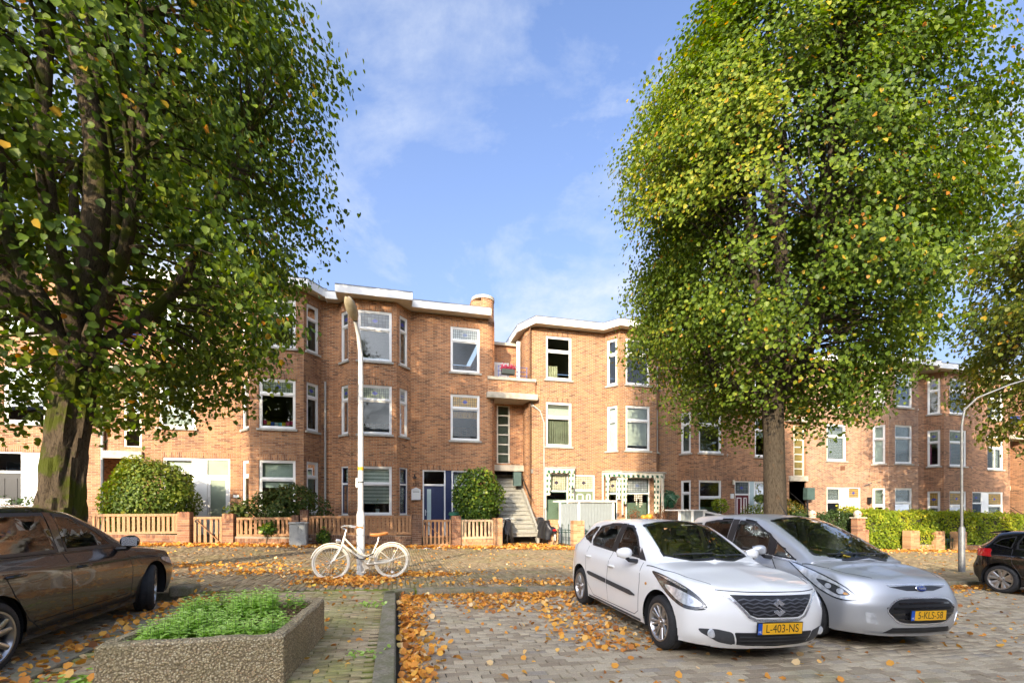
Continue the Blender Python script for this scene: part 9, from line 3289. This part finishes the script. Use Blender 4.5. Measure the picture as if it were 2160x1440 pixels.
while cnt < 430:
 u, w = rng.random(), rng.random()
 x = -2.0 + 1.06 * u + rng.uniform(-0.02, 0.02)
 y = 4.10 + 1.22 * w
 if x > -1.36 + 0.25 * math.sin(w * 3) and y > 4.62 and not (x > -1.12 and y > 5.12 and rng.random() < 0.75):
  continue
 cnt += 1
 edge = min(x + 2.02, -0.95 - x, y - 4.06, 5.34 - y)
 h = (rng.uniform(0.12, 0.24) + (0.08 if y > 4.8 else 0)) * (0.85 + 0.3 * math.sin(x * 7 + 1) * math.sin(y * 6)) - max(0, 0.06 - edge)
 lean_ = Vector((rng.gauss(0, 0.05) + (0.07 if x > -1.1 else 0) - (0.08 if x < -1.92 else 0), rng.gauss(-0.015, 0.05), 1)).normalized()
 base = Vector((x, y, zt - 0.11))
 stm.tube([base, base + lean_ * h], [0.003, 0.002], 4, caps=False)
 nw = int(h / 0.026)
 for k in range(nw):
  f = (k + 1) / nw
  az = (k % 2) * math.pi / 2 + rng.uniform(-0.3, 0.3) + cnt
  for s_ in (0, math.pi):
   d = Vector((math.cos(az + s_), math.sin(az + s_), 0.35 - 0.5 * (1 - f)))
   P.append(base + lean_ * h * f)
   Tn.append(d)
   Nn.append(Vector((0, 0, 1.3)) - d * 0.15 + Vector((rng.gauss(0, 0.15), rng.gauss(0, 0.15), 0)))
   V.append(min(1, max(0, 0.28 + 0.5 * f + rng.gauss(0, 0.15))))
   S_.append((0.074 - 0.042 * f ** 2) * rng.uniform(0.8, 1.2))
NL = np.array([(0, 0, 0), (-0.30, 0.22, 0.05), (-0.26, 0.6, 0.02), (0, 1.0, -0.12), (0.26, 0.6, 0.02), (0.30, 0.22, 0.05)], dtype=np.float32)
v, q, a = leaves(np.array([tuple(p) for p in P]), np.array([tuple(p) for p in Nn]), np.array(S_), np.array(V), tang=np.array([tuple(p) for p in Tn]), shape=NL)
np_mesh('foliage', v, q, NETTLE, pl2, var=a, off=BASE[pl2.name])['kind'] = 'stuff'
stm.build('stalks', mat('nettle_stalk', (0.22, 0.30, 0.09), 0.7), pl2)['kind'] = 'stuff'
# dead brown stalks at the bare corner
dd = thing('dead_stalks', 'dry brown stalks and litter in the bare corner of the planter', 'plant', (-1.1, 5.0, zt - 0.1))
mb = MB()
for k in range(150):
 x, y = rng.uniform(-1.42, -0.92), rng.uniform(4.5, 5.3)
 a = rng.uniform(0, 6.28)
 l_ = rng.uniform(0.08, 0.22)
 z = zt - 0.11 + rng.uniform(0.0, 0.06)
 mb.tube([(x, y, z), (x + l_ * 0.5 * math.cos(a), y + l_ * 0.5 * math.sin(a), z + rng.uniform(0.02, 0.08)), (x + l_ * math.cos(a), y + l_ * math.sin(a), z + rng.uniform(-0.03, 0.05))], 0.003, 4, caps=False)
mb.build('stalks', mat('dead_stalk', (0.26, 0.15, 0.08), 0.9, var=0.3), dd)['kind'] = 'stuff'
for k, (x, y, n) in enumerate(((-2.42, 4.2, 60), (-0.35, 6.9, 40), (-1.9, 7.3, 30), (-0.32, 4.6, 30))):
 w = thing('weed', ('weed at the foot of the planter by the left kerb', 'weed in the joint at the far kerb corner', 'weed on the paving behind the planter', 'weed beside the kerb near the camera')[k], 'plant', (x, y, gz(x, 0.1)), group='weeds in the paving')
 P = np.array((x, y, gz(x, 0.12))) + nrg.normal(0, 1, (n, 3)) * np.array((0.09, 0.09, 0.02))
 v, q, a = leaves(P, nrg.normal(0, 0.4, (n, 3)) + np.array((0, 0, 1)), 0.05, nrg.random(n))
 np_mesh('leaves', v, q, NETTLE, w, var=a, off=BASE[w.name])['kind'] = 'stuff'
# ------------------------------------------------------------ fallen leaves
FALLEN = leaf_mat('fallen_leaves', [(0, (0.16, 0.07, 0.03)), (0.22, (0.44, 0.17, 0.045)), (0.5, (0.70, 0.30, 0.05)), (0.78, (0.80, 0.44, 0.08)), (0.93, (0.78, 0.60, 0.34)), (1, (0.78, 0.56, 0.07))], under=(0.42, 0.26, 0.12), trans=0.2, rough=0.6)
def lying(x, y, h, pile=0.0, size=(0.035, 0.088), curl=0.75):
 n = len(x)
 z = -0.03 * np.clip(x, -60, 80) + h + 0.004 + np.abs(nrg.normal(0, 1, n)) * 0.006 + pile * nrg.random(n)
 p = np.stack([x, y, z], -1)
 nr = np.stack([nrg.normal(0, curl, n), nrg.normal(0, curl, n), np.ones(n)], -1)
 v, q, a = leaves(p, nr, nrg.uniform(size[0], size[1], n), np.clip(nrg.beta(2.2, 1.8, n), 0, 1), wide=1.05)
 return v, q, a
def U(a, b, n):
 return nrg.uniform(a, b, n)
P_ = []
# drift against the back kerb and left kerb of the empty bay
n = 1377
x = U(0.1, 6.5, n); y = 8.08 - np.abs(nrg.normal(0, 0.24, n)) - 0.15 * np.sin(x * 1.9 + 1) ** 2 * nrg.random(n)
P_.append(lying(x, y, 0.0, 0.035))
n = 942
y = U(3.0, 8.0, n); x = 0.06 + np.abs(nrg.normal(0, 0.20, n)) * (0.7 + 0.09 * (y - 3))
P_.append(lying(x, y, 0.0, 0.035))
# mound in the middle of the bay end and under the white car
n = 232
P_.append(lying(nrg.normal(1.45, 0.28, n), nrg.normal(7.35, 0.32, n), 0.0, 0.02))
n = 609
P_.append(lying(nrg.normal(2.55, 0.35, n), U(4.6, 7.9, n), 0.0, 0.015))
# sparse everywhere on the road and the paving
n = 478
P_.append(lying(U(0.3, 9, n), U(2.6, 7.8, n), 0.0))
n = 246
P_.append(lying(U(7.5, 13, n), U(3.0, 8.0, n), 0.0))
n = 174
P_.append(lying(U(-2.8, -0.3, n), U(3.4, 8.0, n), 0.10))
n = 609
x = nrg.normal(-2.88, 0.28, n) - 0.1; P_.append(lying(x, U(3.6, 8.0, n), np.where(x > -2.98, 0.115, 0.0), 0.01))
n = 1015
P_.append(lying(U(-8, 9, n), 8.4 + 9 * nrg.random(n) ** 1.2, 0.10))
n = 609
P_.append(lying(U(9, 32, n), U(9.2, 17, n), 0.10, size=(0.06, 0.12)))
# drifts along the garden walls
n = 2755
x = U(-9, 4.2, n); P_.append(lying(x, 17.2 - np.abs(nrg.normal(0, 0.33, n)), 0.10, 0.04, size=(0.06, 0.12)))
n = 1305
x = U(4.1, 7.0, n); P_.append(lying(x, 18.4 - 2.2 * nrg.random(n) ** 1.6, 0.12, 0.04, size=(0.06, 0.12)))
n = 2175
x = U(18, 36, n); P_.append(lying(x, 17.4 - np.abs(nrg.normal(0, 0.45, n)), 0.10, 0.04, size=(0.07, 0.13)))
# heap round the lamp and the bicycle, and streaks on the pavement
n = 899
P_.append(lying(nrg.normal(-0.85, 0.42, n), nrg.normal(9.15, 0.26, n), 0.10, 0.04))
n = 478
P_.append(lying(nrg.normal(0.45, 0.6, n), nrg.normal(10.0, 0.18, n), 0.10, 0.02))
n = 377
P_.append(lying(nrg.normal(-3.8, 1.1, n), nrg.normal(11.6, 0.3, n), 0.10, 0.015))
n = 348
P_.append(lying(nrg.normal(-2.6, 0.9, n), nrg.normal(10.4, 0.25, n), 0.10, 0.01))
n = 478
P_.append(lying(nrg.normal(3.2, 1.3, n), nrg.normal(8.75, 0.2, n), 0.10, 0.01))
# gutter near the black car
n = 609
P_.append(lying(U(9.5, 14.5, n), 8.05 - np.abs(nrg.normal(0, 0.3, n)), 0.0, 0.03))
v, q, a = join_arrays(P_)
lv = np_mesh('fallen_leaves', v, q, FALLEN, None, var=a)
tag(lv, 'orange and yellow leaves drifted on the paving and along the kerbs', kind='stuff')
# leaf on the silver car's windscreen foot
lf = thing('fallen_leaf', 'single yellow leaf lying at the foot of the silver car windscreen', 'leaf', (6.0, 4.7, 1.1))
h, nn = cs_.hit('top', 0.30, 0.85 - 0.80)
wv = bpy.data.objects[[o.name for o in bpy.data.objects if o.get('label', '').startswith('silver compact')][0]].matrix_world @ (h + nn * 0.012)
v, q, a = leaves(np.array([tuple(wv)]), np.array([(0.1, -0.5, 1.0)]), 0.13, np.array([1.0]), tang=np.array([(1.0, 0.2, 0.0)]))
np_mesh('blade', v, q, FALLEN, lf, var=a, off=BASE[lf.name])
